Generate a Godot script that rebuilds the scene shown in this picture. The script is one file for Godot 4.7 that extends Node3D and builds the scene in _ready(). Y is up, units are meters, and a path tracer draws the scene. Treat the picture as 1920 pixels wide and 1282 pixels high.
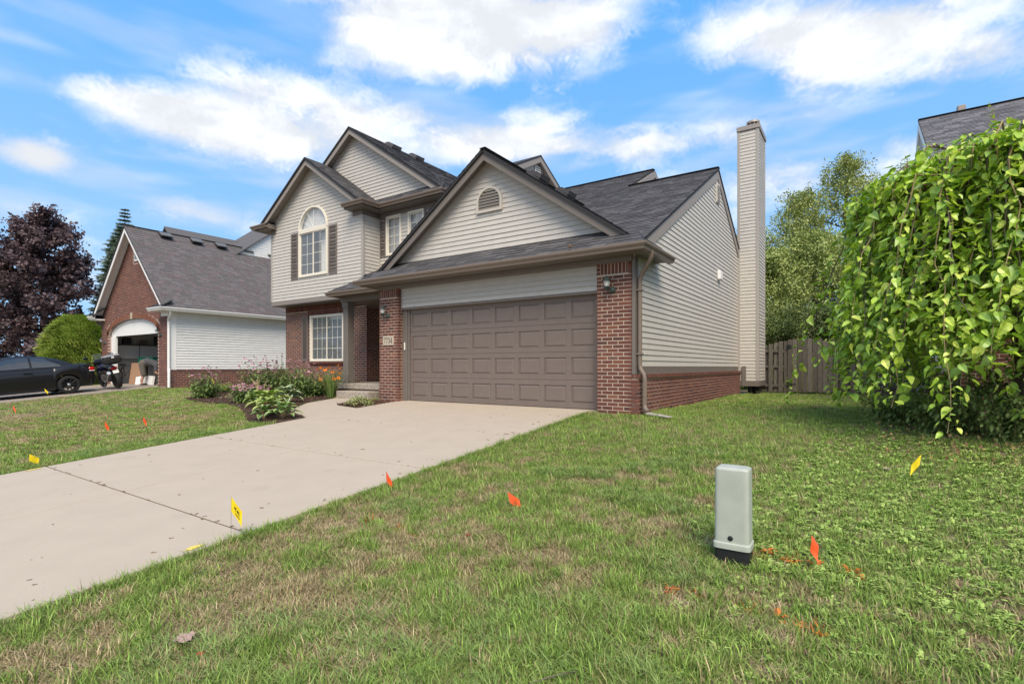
extends Node3D
# A suburban street: brick and siding house with a two-car garage, its neighbours, lawn, plants and trees.
# Axes: x along the house front, y up, z out of the front towards the street. Metres.

const EYE := Vector3(4.058, 0.797, 8.76)
const SLOPE := 0.085
var rng := RandomNumberGenerator.new()
var M := {}
var names := {}

class MB:
	var v := PackedVector3Array()
	var n := PackedVector3Array()
	var c := PackedColorArray()
	var ix := PackedInt32Array()
	var col := Color.WHITE
	func poly(p: Array) -> void:   # counter-clockwise seen from outside
		var nn: Vector3 = (p[1] - p[0]).cross(p[2] - p[0])
		if nn.length_squared() < 1e-14 and p.size() > 3:
			nn = (p[2] - p[0]).cross(p[3] - p[0])
		nn = nn.normalized()
		var b := v.size()
		for q in p:
			v.push_back(q); n.push_back(nn); c.push_back(col)
		for i in range(1, p.size() - 1):
			ix.push_back(b); ix.push_back(b + i + 1); ix.push_back(b + i)
	func quad(a: Vector3, b: Vector3, d: Vector3, e: Vector3) -> void:
		poly([a, b, d, e])
	func box(a: Vector3, b: Vector3) -> void:
		obox(Transform3D(Basis(), (a + b) * 0.5), (b - a).abs())
	func obox(t: Transform3D, s: Vector3) -> void:
		var h := s * 0.5
		var p := []
		for k in 8:
			p.append(t * Vector3(h.x if k & 1 else -h.x, h.y if k & 2 else -h.y, h.z if k & 4 else -h.z))
		quad(p[4], p[5], p[7], p[6]); quad(p[1], p[0], p[2], p[3])
		quad(p[5], p[1], p[3], p[7]); quad(p[0], p[4], p[6], p[2])
		quad(p[6], p[7], p[3], p[2]); quad(p[0], p[1], p[5], p[4])
	func cbox(a: Vector3, b: Vector3, r: float) -> void:
		ocbox(Transform3D(Basis(), (a + b) * 0.5), (b - a).abs(), r)
	func ocbox(t: Transform3D, s: Vector3, r: float) -> void:   # box with chamfered edges
		var h := s * 0.5
		r = minf(r, minf(h.x, minf(h.y, h.z)) * 0.9)
		var g := h - Vector3(r, r, r)
		for ax in 3:
			var u := (ax + 1) % 3
			var w := (ax + 2) % 3
			for sg in [-1.0, 1.0]:
				var q := []
				for k in [[-1, -1], [1, -1], [1, 1], [-1, 1]]:
					var p := Vector3()
					p[ax] = sg * h[ax]; p[u] = k[0] * g[u]; p[w] = k[1] * g[w]
					q.append(t * p)
				if sg < 0: q.reverse()
				poly(q)
		for ax in 3:
			var u := (ax + 1) % 3
			var w := (ax + 2) % 3
			for su in [-1.0, 1.0]:
				for sw in [-1.0, 1.0]:
					var a := Vector3(); var b := Vector3(); var d := Vector3(); var e := Vector3()
					a[ax] = -g[ax]; b[ax] = g[ax]; d[ax] = g[ax]; e[ax] = -g[ax]
					a[u] = su * h[u]; a[w] = sw * g[w]; b[u] = a[u]; b[w] = a[w]
					d[u] = su * g[u]; d[w] = sw * h[w]; e[u] = d[u]; e[w] = d[w]
					var q := [t * a, t * b, t * d, t * e]
					if su * sw > 0: q.reverse()
					q.reverse()
					poly(q)
		for sx in [-1.0, 1.0]:
			for sy in [-1.0, 1.0]:
				for sz in [-1.0, 1.0]:
					var q := [t * Vector3(sx * h.x, sy * g.y, sz * g.z), t * Vector3(sx * g.x, sy * h.y, sz * g.z), t * Vector3(sx * g.x, sy * g.y, sz * h.z)]
					if sx * sy * sz < 0: q.reverse()
					poly(q)
	func tube(p: Array, r: Array, sides := 8, caps := true) -> void:
		var side := Vector3.ZERO
		var base := v.size()
		var m := p.size()
		for i in m:
			var d: Vector3 = (p[mini(i + 1, m - 1)] - p[maxi(i - 1, 0)]).normalized()
			if side == Vector3.ZERO:
				side = d.cross(Vector3.UP if absf(d.y) < 0.9 else Vector3.RIGHT).normalized()
			else:
				side = (side - d * side.dot(d)).normalized()
			var up := side.cross(d)
			for k in sides:
				var a := TAU * k / sides
				var o := side * cos(a) + up * sin(a)
				v.push_back(p[i] + o * r[i]); n.push_back(o); c.push_back(col)
		for i in m - 1:
			for k in sides:
				var a := base + i * sides + k
				var b := base + i * sides + (k + 1) % sides
				ix.append_array(PackedInt32Array([a, b, a + sides, b, b + sides, a + sides]))
		if caps:
			for e in [0, m - 1]:
				var q := []
				for k in sides: q.append(v[base + e * sides + k])
				if e == 0: q.reverse()
				q.reverse()
				poly(q)
	func lathe(t: Transform3D, prof: Array, sides := 12, smooth := true) -> void:   # prof: Vector2(radius, y)
		var base := v.size()
		var m := prof.size()
		for i in m:
			var d: Vector2 = prof[mini(i + 1, m - 1)] - prof[maxi(i - 1, 0)]
			var nn := Vector2(d.y, -d.x).normalized()
			for k in sides:
				var a := TAU * k / sides
				v.push_back(t * Vector3(prof[i].x * cos(a), prof[i].y, prof[i].x * sin(a)))
				n.push_back((t.basis * Vector3(nn.x * cos(a), nn.y, nn.x * sin(a))).normalized()); c.push_back(col)
		for i in m - 1:
			for k in sides:
				var a := base + i * sides + k
				var b := base + i * sides + (k + 1) % sides
				ix.append_array(PackedInt32Array([a, b, a + sides, b, b + sides, a + sides]))
	func extrude(pts: Array, t: Transform3D, depth: float) -> void:   # closed 2d outline (counter-clockwise), thick along local z
		var f := []
		var bk := []
		for q in pts:
			f.append(t * Vector3(q.x, q.y, depth)); bk.append(t * Vector3(q.x, q.y, 0))
		var tri := Geometry2D.triangulate_polygon(PackedVector2Array(pts))
		for k in range(0, tri.size(), 3):
			var a := tri[k]; var b := tri[k + 1]; var d := tri[k + 2]
			if (pts[b] - pts[a]).cross(pts[d] - pts[a]) < 0:
				var s := b; b = d; d = s
			poly([f[a], f[b], f[d]]); poly([bk[d], bk[b], bk[a]])
		for k in pts.size():
			var j := (k + 1) % pts.size()
			quad(bk[k], bk[j], f[j], f[k])
	func grid(rows: Array, closed := false) -> void:   # rows of points; smooth normals
		var base := v.size()
		var m: int = rows[0].size()
		for i in rows.size():
			for j in m:
				var a: Vector3 = rows[mini(i + 1, rows.size() - 1)][j] - rows[maxi(i - 1, 0)][j]
				var b: Vector3
				if closed: b = rows[i][(j + 1) % m] - rows[i][(j + m - 1) % m]
				else: b = rows[i][mini(j + 1, m - 1)] - rows[i][maxi(j - 1, 0)]
				var nn := b.cross(a)
				v.push_back(rows[i][j]); n.push_back(nn.normalized() if nn.length_squared() > 1e-16 else Vector3.UP); c.push_back(col)
		for i in rows.size() - 1:
			for j in (m if closed else m - 1):
				var a := base + i * m + j
				var b := base + i * m + (j + 1) % m
				ix.append_array(PackedInt32Array([a, a + m, b, b, a + m, b + m]))
	func mesh() -> ArrayMesh:
		var a := []
		a.resize(Mesh.ARRAY_MAX)
		a[Mesh.ARRAY_VERTEX] = v; a[Mesh.ARRAY_NORMAL] = n; a[Mesh.ARRAY_COLOR] = c; a[Mesh.ARRAY_INDEX] = ix
		var m := ArrayMesh.new()
		m.add_surface_from_arrays(Mesh.PRIMITIVE_TRIANGLES, a)
		return m

func numbered(called: String, parent: Node) -> String:
	var key := str(parent.get_instance_id()) + called
	var k: int = names.get(key, 0)
	names[key] = k + 1
	return called if k == 0 else "%s_%03d" % [called, k]

func put(what, called: String, mat: Material, parent: Node = self, at := Transform3D()) -> MeshInstance3D:
	var o := MeshInstance3D.new()
	o.name = numbered(called, parent)
	o.mesh = what.mesh() if what is MB else what
	o.material_override = mat
	o.transform = at
	parent.add_child(o, true)
	return o

func multi(mesh: Mesh, mat: Material, ts: Array, cs: Array, called: String, parent: Node = self) -> MultiMeshInstance3D:
	var o := MultiMeshInstance3D.new()
	o.name = numbered(called, parent)
	var mm := MultiMesh.new()
	mm.transform_format = MultiMesh.TRANSFORM_3D
	mm.use_colors = cs.size() > 0
	mm.mesh = mesh
	mm.instance_count = ts.size()
	for i in ts.size():
		mm.set_instance_transform(i, ts[i])
		if cs.size(): mm.set_instance_color(i, cs[i])
	o.multimesh = mm
	o.material_override = mat
	o.set_meta("kind", "stuff")
	parent.add_child(o, true)
	return o

func thing(called: String, label: String, category: String, at := Vector3.ZERO, turn := 0.0, group := "") -> Node3D:
	var o := Node3D.new()
	o.name = numbered(called, self)
	add_child(o, true)
	o.position = at
	o.rotation.y = turn
	tag(o, label, category, group)
	return o

func tag(o: Node, label: String, category: String, group := "", kind := "") -> Node:
	o.set_meta("label", label)
	if category: o.set_meta("category", category)
	if group: o.set_meta("group", group)
	if kind: o.set_meta("kind", kind)
	return o

func structure(o: Node, label := "") -> Node:
	o.set_meta("kind", "structure")
	if label: o.set_meta("label", label)
	return o

func stuff(o: Node) -> Node:
	o.set_meta("kind", "stuff")
	return o

func sub(called: String, parent: Node, at := Transform3D()) -> Node3D:
	var o := Node3D.new()
	o.name = numbered(called, parent)
	parent.add_child(o, true)
	o.transform = at
	return o

# ---------- materials ----------
func lin(r: float, g: float, b: float) -> Color:
	return Color(r, g, b)

func mat(called: String, c: Color, rough := 0.8, opt := {}) -> StandardMaterial3D:
	var m := StandardMaterial3D.new()
	m.resource_name = called
	m.albedo_color = c.linear_to_srgb()
	m.albedo_color.a = c.a
	m.roughness = rough
	m.metallic_specular = opt.get("spec", 0.4)
	m.metallic = opt.get("metal", 0.0)
	if opt.has("vc"): m.vertex_color_use_as_albedo = true
	if opt.has("tex"):
		m.albedo_texture = opt.tex
		m.uv1_triplanar = true
		m.uv1_world_triplanar = opt.get("world", true)
		var s = opt.get("scale", 1.0)
		m.uv1_scale = s if s is Vector3 else Vector3(s, s, s)
	if opt.has("height"):
		m.heightmap_enabled = true
		m.heightmap_texture = opt.height
		m.heightmap_scale = opt.get("relief", 0.2)
	if opt.has("clear"):
		m.clearcoat_enabled = true
		m.clearcoat = opt.clear
		m.clearcoat_roughness = 0.05
	if opt.has("back"):
		m.backlight_enabled = true
		m.backlight = (opt.back as Color).linear_to_srgb()
	if opt.has("glass"):
		m.transparency = BaseMaterial3D.TRANSPARENCY_ALPHA
		m.albedo_color.a = opt.glass
	M[called] = m
	return m

func noise_tex(sz: int, freq: float, oct: int, lo: Color, hi: Color, sd: int, stretch := Vector2.ONE, power := 1.0) -> ImageTexture:
	# a seamless tone map: lo to hi are multipliers of the material's own colour
	var f := FastNoiseLite.new()
	f.seed = sd
	f.frequency = freq
	f.fractal_octaves = oct
	f.noise_type = FastNoiseLite.TYPE_SIMPLEX_SMOOTH
	var g := f.get_seamless_image(sz, sz)
	var d := g.get_data()
	var o := PackedByteArray()
	o.resize(sz * sz * 3)
	var lut := PackedByteArray()
	for k in 256:
		var t := pow(k / 255.0, power)
		var c := lo.lerp(hi, t).linear_to_srgb()
		lut.append(int(clampf(c.r, 0, 1) * 255)); lut.append(int(clampf(c.g, 0, 1) * 255)); lut.append(int(clampf(c.b, 0, 1) * 255))
	for y in sz:
		for x in sz:
			var sx := int(x * stretch.x) % sz
			var sy := int(y * stretch.y) % sz
			var k := d[sy * sz + sx] * 3
			var q := (y * sz + x) * 3
			o[q] = lut[k]; o[q + 1] = lut[k + 1]; o[q + 2] = lut[k + 2]
	return ImageTexture.create_from_image(Image.create_from_data(sz, sz, false, Image.FORMAT_RGB8, o))

func rand(a: float, b: float) -> float:
	return rng.randf_range(a, b)

func sstep(a: float, b: float, x: float) -> float:
	var t := clampf((x - a) / (b - a), 0.0, 1.0)
	return t * t * (3.0 - 2.0 * t)

# ---------- ground height ----------
func lawn_y(x: float, z: float) -> float:
	var y := -0.035
	if z > -0.5:
		var q := z + 0.5
		y -= SLOPE * (q * q * 0.5 if q < 1.0 else q - 0.5) if z < 14.0 else SLOPE * 14.0
	else:
		y -= 0.004 * minf(-z - 0.5, 14.0)
	var w := sin(x * 0.9 + 1.3) * sin(z * 0.7 + 0.4) * 0.012 + sin(x * 2.3 - z * 1.9) * 0.006
	return y + w * sstep(0.2, 1.2, absf(x + 2.6) - 2.5)

func drive_y(z: float) -> float:
	return -SLOPE * maxf(z, 0.0)

func set_camera_and_sky() -> void:
	var cam := Camera3D.new()
	cam.name = "camera"
	cam.projection = Camera3D.PROJECTION_FRUSTUM
	cam.near = 0.05
	cam.far = 600.0
	cam.size = 0.05 * 1281.0 / 974.0
	cam.frustum_offset = Vector2(0, 0.05 * 46.1 / 974.0)
	cam.position = EYE
	cam.rotation.y = deg_to_rad(34.082)
	cam.current = true
	add_child(cam)
	var sun := DirectionalLight3D.new()
	sun.name = "sun"
	sun.light_energy = 0.95
	sun.light_angular_distance = 34.0
	sun.light_color = Color(1.0, 0.94, 0.85)
	sun.shadow_enabled = true
	add_child(sun)
	sun.look_at_from_position(Vector3(11, 20, 13), Vector3.ZERO)
	var e := Environment.new()
	e.background_mode = Environment.BG_SKY
	var sky := Sky.new()
	var sm := PanoramaSkyMaterial.new()
	sm.panorama = ImageTexture.create_from_image(sky_image())
	sm.energy_multiplier = 0.78
	sky.sky_material = sm
	e.sky = sky
	e.tonemap_mode = Environment.TONE_MAPPER_LINEAR
	e.tonemap_exposure = 1.58
	e.sdfgi_enabled = true
	e.ssao_enabled = true
	e.ssil_enabled = true
	var we := WorldEnvironment.new()
	we.name = "environment"
	we.environment = e
	add_child(we)

func sky_image() -> Image:
	var w := 2560
	var h := 1280
	var big := FastNoiseLite.new()
	big.seed = 21; big.frequency = 0.10; big.fractal_octaves = 6; big.fractal_gain = 0.56
	big.noise_type = FastNoiseLite.TYPE_SIMPLEX_SMOOTH
	big.domain_warp_enabled = true
	big.domain_warp_amplitude = 5.0
	big.domain_warp_frequency = 0.06
	var wisp := FastNoiseLite.new()
	wisp.seed = 5; wisp.frequency = 0.16; wisp.fractal_octaves = 4
	wisp.noise_type = FastNoiseLite.TYPE_SIMPLEX_SMOOTH
	# banks of cloud: azimuth (degrees, clockwise from looking along -z), height, spreads, amount
	var banks := [[-45.7, 31.8, 11.7, 3.1, 1.0], [-31.1, 32.7, 11.0, 2.9, 1.0], [-38.8, 34.3, 14.3, 2.0, 0.5], [-58.4, 31.2, 4.4, 1.6, -0.8], [-66.1, 22.3, 7.2, 2.6, 1.0], [-70.2, 22.4, 4.2, 1.4, 0.6], [-60.3, 26.3, 5.2, 1.9, 0.55], [-60.3, 21.5, 7.1, 2.1, 0.6],
		[-73.8, 25.2, 7.3, 2.2, -0.9], [-18.6, 29.3, 3.8, 4.7, -0.8], [-7.4, 29.9, 7.0, 2.4, 0.8], [0.8, 27.5, 7.9, 2.5, 1.0], [-2.4, 26.0, 4.7, 1.2, 0.5], [8.3, 23.6, 3.5, 1.8, 0.95], [-13.3, 26.0, 6.7, 2.2, -0.6], [1.2, 21.0, 8.6, 1.5, -0.7], [-38.8, 27.0, 11.0, 1.3, -0.5], [-44.6, 25.5, 9.0, 1.6, 0.6],
		[-28.8, 23.3, 17.0, 1.9, 0.75], [-14.8, 22.0, 8.4, 1.5, 0.6], [-35.8, 22.2, 8.7, 1.5, 0.5], [-76.8, 16.7, 2.9, 1.6, 1.0], [-75.2, 16.3, 2.3, 1.2, 0.5], [-64.9, 14.2, 5.2, 1.2, 0.95], [-73.1, 15.5, 2.8, 1.7, -0.5], [-77.4, 12.5, 2.8, 0.9, 0.5], [-53.3, 23.0, 6.3, 2.4, 0.55], [-5.1, 17.8, 7.6, 1.9, 0.7],
		[2.8, 18.7, 2.6, 1.7, 0.4], [-78.1, 20.5, 2.4, 1.9, -0.6], [-21.4, 24.6, 5.6, 1.0, 0.2], [-52.3, 27.6, 3.7, 2.2, 0.25]]
	var out := PackedFloat32Array()
	out.resize(w * h * 3)
	for y in h:
		var el := PI * 0.5 - PI * (y + 0.5) / h
		var eld := rad_to_deg(el)
		var air_t := clampf(eld / 44.0, 0.0, 1.0)
		var air := Color(0.44, 0.68, 0.92).lerp(Color(0.066, 0.335, 0.82), pow(air_t, 0.60))
		var low := eld < -3.0
		var cs := maxf(cos(el), 0.02)
		for x in w:
			var q := (y * w + x) * 3
			if low:
				out[q] = 0.16; out[q + 1] = 0.17; out[q + 2] = 0.13
				continue
			var azd := wrapf((x + 0.5) / w * 360.0, -180.0, 180.0)    # 0 looks along -z
			var az := deg_to_rad(azd)
			# noise on the sphere, flattened so that clouds lie level
			var nx := sin(az) * cs * 40.0
			var nz := cos(az) * cs * 40.0
			var m := big.get_noise_3d(nx, eld * 1.35, nz)
			var bias := 0.0
			for b in banks:
				var dv: float = (eld - b[1]) / b[3]
				if absf(dv) > 2.6: continue
				var du: float = wrapf(azd - b[0], -180, 180) / b[2]
				var k: float = du * du + dv * dv
				if k < 7.0: bias += b[4] * exp(-k * 0.9)
			var away := absf(wrapf(azd + 34.0, -180, 180))
			bias += 0.42 * sstep(52.0, 75.0, away) + 0.42 * sstep(38.0, 56.0, eld) * (1.0 - sstep(52.0, 75.0, away))
			bias -= 0.06 * (1.0 - sstep(52.0, 75.0, away))
			var cl := sstep(0.0, 0.82, bias * 0.86 + m * 0.85)
			var veil := (0.16 + 0.30 * exp(-pow((eld - 20.0) / 7.0, 2.0))) * sstep(-0.25, 0.55, wisp.get_noise_3d(nx * 0.5, eld * 1.6, nz * 0.5)) * sstep(-2, 6, eld)
			var shade := 0.80 + 0.20 * sstep(-0.25, 0.35, m + 0.5 * wisp.get_noise_3d(nx, eld * 2.0 + 0.8, nz))
			var white := Color(0.93, 0.955, 1.0) * (shade * 0.93)
			var c := air.lerp(white, clampf(cl * 0.97 + veil * (1.0 - cl), 0.0, 1.0))
			if eld < 0.0: c = c.lerp(Color(0.16, 0.17, 0.13), -eld / 3.0)
			out[q] = c.r; out[q + 1] = c.g; out[q + 2] = c.b
	return Image.create_from_data(w, h, false, Image.FORMAT_RGBF, out.to_byte_array())

func concrete_tex() -> ImageTexture:
	# broomed slab: fine grain, soft mottling, dark specks, a few stains and pale scuffs
	var n := 1024
	var f := FastNoiseLite.new()
	f.seed = 77; f.frequency = 0.005; f.fractal_octaves = 4
	var g := FastNoiseLite.new()
	g.seed = 78; g.frequency = 0.16; g.fractal_octaves = 3
	var a := f.get_seamless_image(n, n).get_data()
	var b := g.get_seamless_image(n, n).get_data()
	var r := RandomNumberGenerator.new()
	r.seed = 12
	var v := PackedFloat32Array()
	v.resize(n * n)
	for i in n * n:
		v[i] = 0.90 + 0.07 * (a[i] / 255.0) + 0.05 * (b[i] / 255.0 - 0.5) + r.randf_range(-0.025, 0.025)
	for k in 420:
		var x := r.randi() % n
		var y := r.randi() % n
		var l := r.randi_range(1, 4)
		var d := r.randf_range(0.5, 0.88) if r.randf() < 0.7 else 1.08
		for j in l: v[((y + j / 2) % n) * n + (x + j) % n] *= d
	for k in 16:
		var c := Vector2(r.randi() % n, r.randi() % n)
		var rad := r.randf_range(10, 46)
		var amt := r.randf_range(0.02, 0.07)
		for y in range(int(-rad), int(rad)):
			for x in range(int(-rad), int(rad)):
				var q := Vector2(x, y).length() / rad
				if q < 1.0:
					var i := posmod(int(c.y) + y, n) * n + posmod(int(c.x) + x, n)
					v[i] *= 1.0 - amt * (1.0 - q * q) * (0.4 + b[i] / 255.0)
	var o := PackedByteArray()
	o.resize(n * n * 3)
	for i in n * n:
		var t := clampf(v[i], 0.0, 1.0)
		var s := pow(t, 1.0 / 2.2) * 255.0
		o[i * 3] = int(s); o[i * 3 + 1] = int(s * 0.997); o[i * 3 + 2] = int(s * 0.99)
	return ImageTexture.create_from_image(Image.create_from_data(n, n, false, Image.FORMAT_RGB8, o))

func make_materials() -> void:
	var grain := noise_tex(256, 0.05, 5, Color(0.80, 0.80, 0.80), Color(1.0, 1.0, 1.0), 3)
	var blotch := noise_tex(512, 0.012, 6, Color(0.90, 0.90, 0.895), Color(1.0, 1.0, 1.0), 9)
	var speck := noise_tex(256, 0.22, 3, Color(0.55, 0.55, 0.55), Color(1.0, 1.0, 1.0), 14)
	var soil := noise_tex(512, 0.03, 5, Color(0.45, 0.42, 0.38), Color(1.0, 1.0, 1.0), 31)
	mat("siding", lin(0.54, 0.51, 0.465), 0.55, {"tex": blotch, "scale": 0.6})
	mat("siding_white", lin(0.76, 0.76, 0.74), 0.5, {"tex": blotch, "scale": 0.5})
	mat("trim", lin(0.175, 0.152, 0.135), 0.55, {"tex": blotch, "scale": 0.8})
	mat("gutter", lin(0.20, 0.155, 0.125), 0.38, {"tex": blotch, "scale": 0.9})
	mat("corner_trim", lin(0.37, 0.34, 0.31), 0.5)
	mat("door_paint", lin(0.185, 0.147, 0.127), 0.45, {"tex": blotch, "scale": 0.7})
	mat("cream", lin(0.74, 0.69, 0.59), 0.45)
	mat("white_trim", lin(0.80, 0.80, 0.78), 0.45)
	mat("shutter", lin(0.17, 0.14, 0.125), 0.5)
	mat("mortar", lin(0.70, 0.58, 0.46), 0.95, {"tex": speck, "scale": 4.0})
	mat("mortar_dark", lin(0.60, 0.45, 0.37), 0.95, {"tex": speck, "scale": 4.0})
	var tones := [[0.180, 0.070, 0.052], [0.21, 0.083, 0.058], [0.155, 0.062, 0.050], [0.245, 0.098, 0.064], [0.12, 0.060, 0.052], [0.195, 0.078, 0.060], [0.28, 0.118, 0.072], [0.20, 0.105, 0.085]]
	for k in tones.size():
		mat("brick%d" % k, lin(tones[k][0], tones[k][1], tones[k][2]), 0.9, {"tex": speck, "scale": 3.0})
	mat("brick_vc", Color.WHITE, 0.9, {"vc": 1, "tex": speck, "scale": 3.0})
	mat("shingle_vc", Color.WHITE, 0.95, {"vc": 1, "tex": speck, "scale": 5.0, "spec": 0.3})
	for k in 5:
		var s: float = [0.100, 0.122, 0.086, 0.148, 0.112][k]
		mat("shingle%d" % k, lin(s * 1.02, s * 0.99, s * 1.03), 0.95, {"tex": speck, "scale": 5.0, "spec": 0.3})
	mat("roof_edge", lin(0.030, 0.030, 0.033), 0.8)
	mat("concrete", lin(0.46, 0.39, 0.315), 0.9, {"tex": concrete_tex(), "scale": 0.30})
	mat("concrete_step", lin(0.50, 0.44, 0.38), 0.9, {"tex": soil, "scale": 0.8})
	mat("joint", lin(0.075, 0.062, 0.05), 1.0, {"tex": speck, "scale": 3.0})
	mat("concrete_old", lin(0.42, 0.37, 0.32), 0.9, {"tex": soil, "scale": 0.5})
	mat("soil", lin(0.30, 0.235, 0.15), 1.0, {"tex": soil, "scale": 0.7})
	mat("mulch", lin(0.085, 0.052, 0.038), 1.0, {"tex": speck, "scale": 2.0})
	mat("mulch_vc", Color.WHITE, 1.0, {"vc": 1})
	mat("glass", Color(0.9, 0.95, 0.95), 0.02, {"glass": 0.12, "spec": 0.6})
	mat("lamp_glass", Color(0.85, 0.86, 0.85), 0.2, {"glass": 0.35})
	mat("room", lin(0.42, 0.40, 0.37), 0.9)
	mat("blind", lin(0.62, 0.62, 0.60), 0.6)
	mat("screen", lin(0.035, 0.035, 0.04), 0.7)
	mat("verdigris", lin(0.085, 0.12, 0.115), 0.55, {"metal": 0.4, "tex": speck, "scale": 8.0})
	mat("stone", lin(0.62, 0.54, 0.42), 0.85, {"tex": speck, "scale": 3.0})
	mat("ink", lin(0.025, 0.022, 0.02), 0.8)
	mat("black_metal", lin(0.018, 0.018, 0.02), 0.45)
	mat("steel", lin(0.5, 0.5, 0.5), 0.35, {"metal": 0.9})
	mat("leaf_vc", Color.WHITE, 0.5, {"vc": 1, "back": lin(0.10, 0.17, 0.03), "spec": 0.35})
	mat("grass_vc", Color.WHITE, 0.6, {"vc": 1, "back": lin(0.08, 0.11, 0.02), "spec": 0.3})
	mat("purple_vc", Color.WHITE, 0.5, {"vc": 1, "back": lin(0.05, 0.02, 0.025), "spec": 0.35})
	mat("needle_vc", Color.WHITE, 0.7, {"vc": 1})
	mat("petal_vc", Color.WHITE, 0.6, {"vc": 1, "back": lin(0.2, 0.08, 0.1)})
	mat("bark", lin(0.16, 0.12, 0.09), 0.95, {"tex": soil, "scale": 2.0})
	mat("twig", lin(0.30, 0.22, 0.12), 0.8)
	mat("bark_pale", lin(0.20, 0.165, 0.14), 0.95, {"tex": soil, "scale": 2.0})
	for k in 5:
		var s: float = [0.150, 0.185, 0.125, 0.215, 0.165][k]
		mat("wood%d" % k, lin(s * 1.06, s * 0.93, s * 0.80), 0.95, {"tex": noise_tex(256, 0.02, 5, Color(0.55, 0.56, 0.5), Color(1, 1, 1), 50 + k, Vector2(6, 1)), "scale": 0.9})
	mat("rake", lin(0.275, 0.24, 0.215), 0.5)
	mat("band", lin(0.24, 0.205, 0.185), 0.5)
	mat("cream_vent", lin(0.50, 0.46, 0.405), 0.5)
	mat("cap_metal", lin(0.32, 0.28, 0.25), 0.5, {"metal": 0.3})
	mat("mortar_far", lin(0.55, 0.42, 0.35), 0.95, {"tex": speck, "scale": 4.0})
	mat("plaster", lin(0.72, 0.72, 0.70), 0.9)
	mat("far_wall", lin(0.42, 0.34, 0.27), 0.9)
	mat("far_roof", lin(0.30, 0.24, 0.20), 0.95)
	mat("vent_grey", lin(0.13, 0.13, 0.13), 0.5)
	mat("car_black", lin(0.008, 0.008, 0.009), 0.28, {"clear": 0.45, "spec": 0.4})
	mat("car_red", lin(0.42, 0.03, 0.03), 0.3, {"clear": 0.6})
	mat("car_glass", lin(0.035, 0.042, 0.05), 0.04, {"spec": 0.9})
	mat("rubber", lin(0.018, 0.018, 0.018), 0.75)
	mat("dark_rim", lin(0.035, 0.034, 0.035), 0.4, {"metal": 0.5})
	mat("tail_red", lin(0.50, 0.012, 0.015), 0.15, {"clear": 0.7})
	mat("steel_dark", lin(0.16, 0.16, 0.165), 0.45, {"metal": 0.7})
	mat("case_lid", lin(0.30, 0.30, 0.31), 0.4, {"metal": 0.4})

# ---------- bricks, siding, shingles: collected per building, the largest become single parts ----------
class Cover:
	var bricks := []      # [Transform3D (scaled unit brick), tone]
	var planks := []      # [Array of quads (each 4 points), weight]
	var shingles := []    # [polygon points, butt points, tone]

var unit_brick: ArrayMesh

func wall_frame(o: Vector3, u: Vector3) -> Transform3D:   # local x along the wall, y up, z out
	return Transform3D(Basis(u, Vector3.UP, u.cross(Vector3.UP)), o)

# running bond over a wall; keep(u, y) -> false leaves a brick out; spans clipped to [0, length]
func brick_field(sk: Cover, f: Transform3D, length: float, y0: float, y1: float, keep = null, proud := 0.003, bias := 0.0, lim = null) -> void:
	var ph := 0.0677
	var pw := 0.2045
	var row := 0
	var y := y0
	while y < y1 - 0.02:
		var top := minf(y + 0.0555, y1)
		var a0 := 0.0
		var a1 := length
		if lim != null:
			var l: Vector2 = lim.call((y + top) * 0.5)
			a0 = l.x; a1 = l.y
		var u := -pw * (0.5 if row % 2 else 0.0) + bias
		while u < a1:
			var s := maxf(u, a0)
			var e := minf(u + 0.1920, a1)
			if e - s > 0.03 and (keep == null or keep.call((s + e) * 0.5, (y + top) * 0.5)):
				add_brick(sk, f, s, e, y, top, proud)
			u += pw
		y += ph
		row += 1

func pick_tone() -> int:
	var r := rng.randf()
	return 0 if r < 0.30 else 1 if r < 0.52 else 2 if r < 0.70 else 5 if r < 0.85 else 3 if r < 0.91 else 4 if r < 0.96 else 6 if r < 0.98 else 7

func add_brick(sk: Cover, f: Transform3D, s: float, e: float, y: float, top: float, proud: float, tone := -1) -> void:
	var p := proud + rand(-0.001, 0.001)
	var b := Basis.from_scale(Vector3(e - s, top - y, 0.05))
	var t := f * Transform3D(Basis(Vector3.UP, rand(-0.004, 0.004)) * b, Vector3((s + e) * 0.5, (y + top) * 0.5, p - 0.025))
	sk.bricks.append([t, pick_tone() if tone < 0 else tone])

# bricks standing on end
func soldier_course(sk: Cover, f: Transform3D, a: float, b: float, y0: float, y1: float, proud := 0.003) -> void:
	var u := a
	while u < b - 0.03:
		add_brick(sk, f, u, minf(u + 0.0555, b), y0, y1, proud)
		u += 0.0677

func commit_bricks(sk: Cover, parent: Node, most := 300) -> void:
	if unit_brick == null:
		var mb := MB.new()
		mb.ocbox(Transform3D(), Vector3.ONE, 0.03)
		unit_brick = mb.mesh()
	var l := sk.bricks
	var eye := EYE
	l.sort_custom(func(p, q): return p[0].origin.distance_squared_to(eye) < q[0].origin.distance_squared_to(eye))
	var rest := MB.new()
	for k in l.size():
		if k < most:
			put(unit_brick, "brick", M["brick%d" % l[k][1]], parent, l[k][0])
		else:
			rest.col = M["brick%d" % l[k][1]].albedo_color.srgb_to_linear()
			rest.obox(l[k][0], Vector3.ONE)
	if rest.v.size():
		stuff(put(rest, "bricks", M["brick_vc"], parent))

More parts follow.
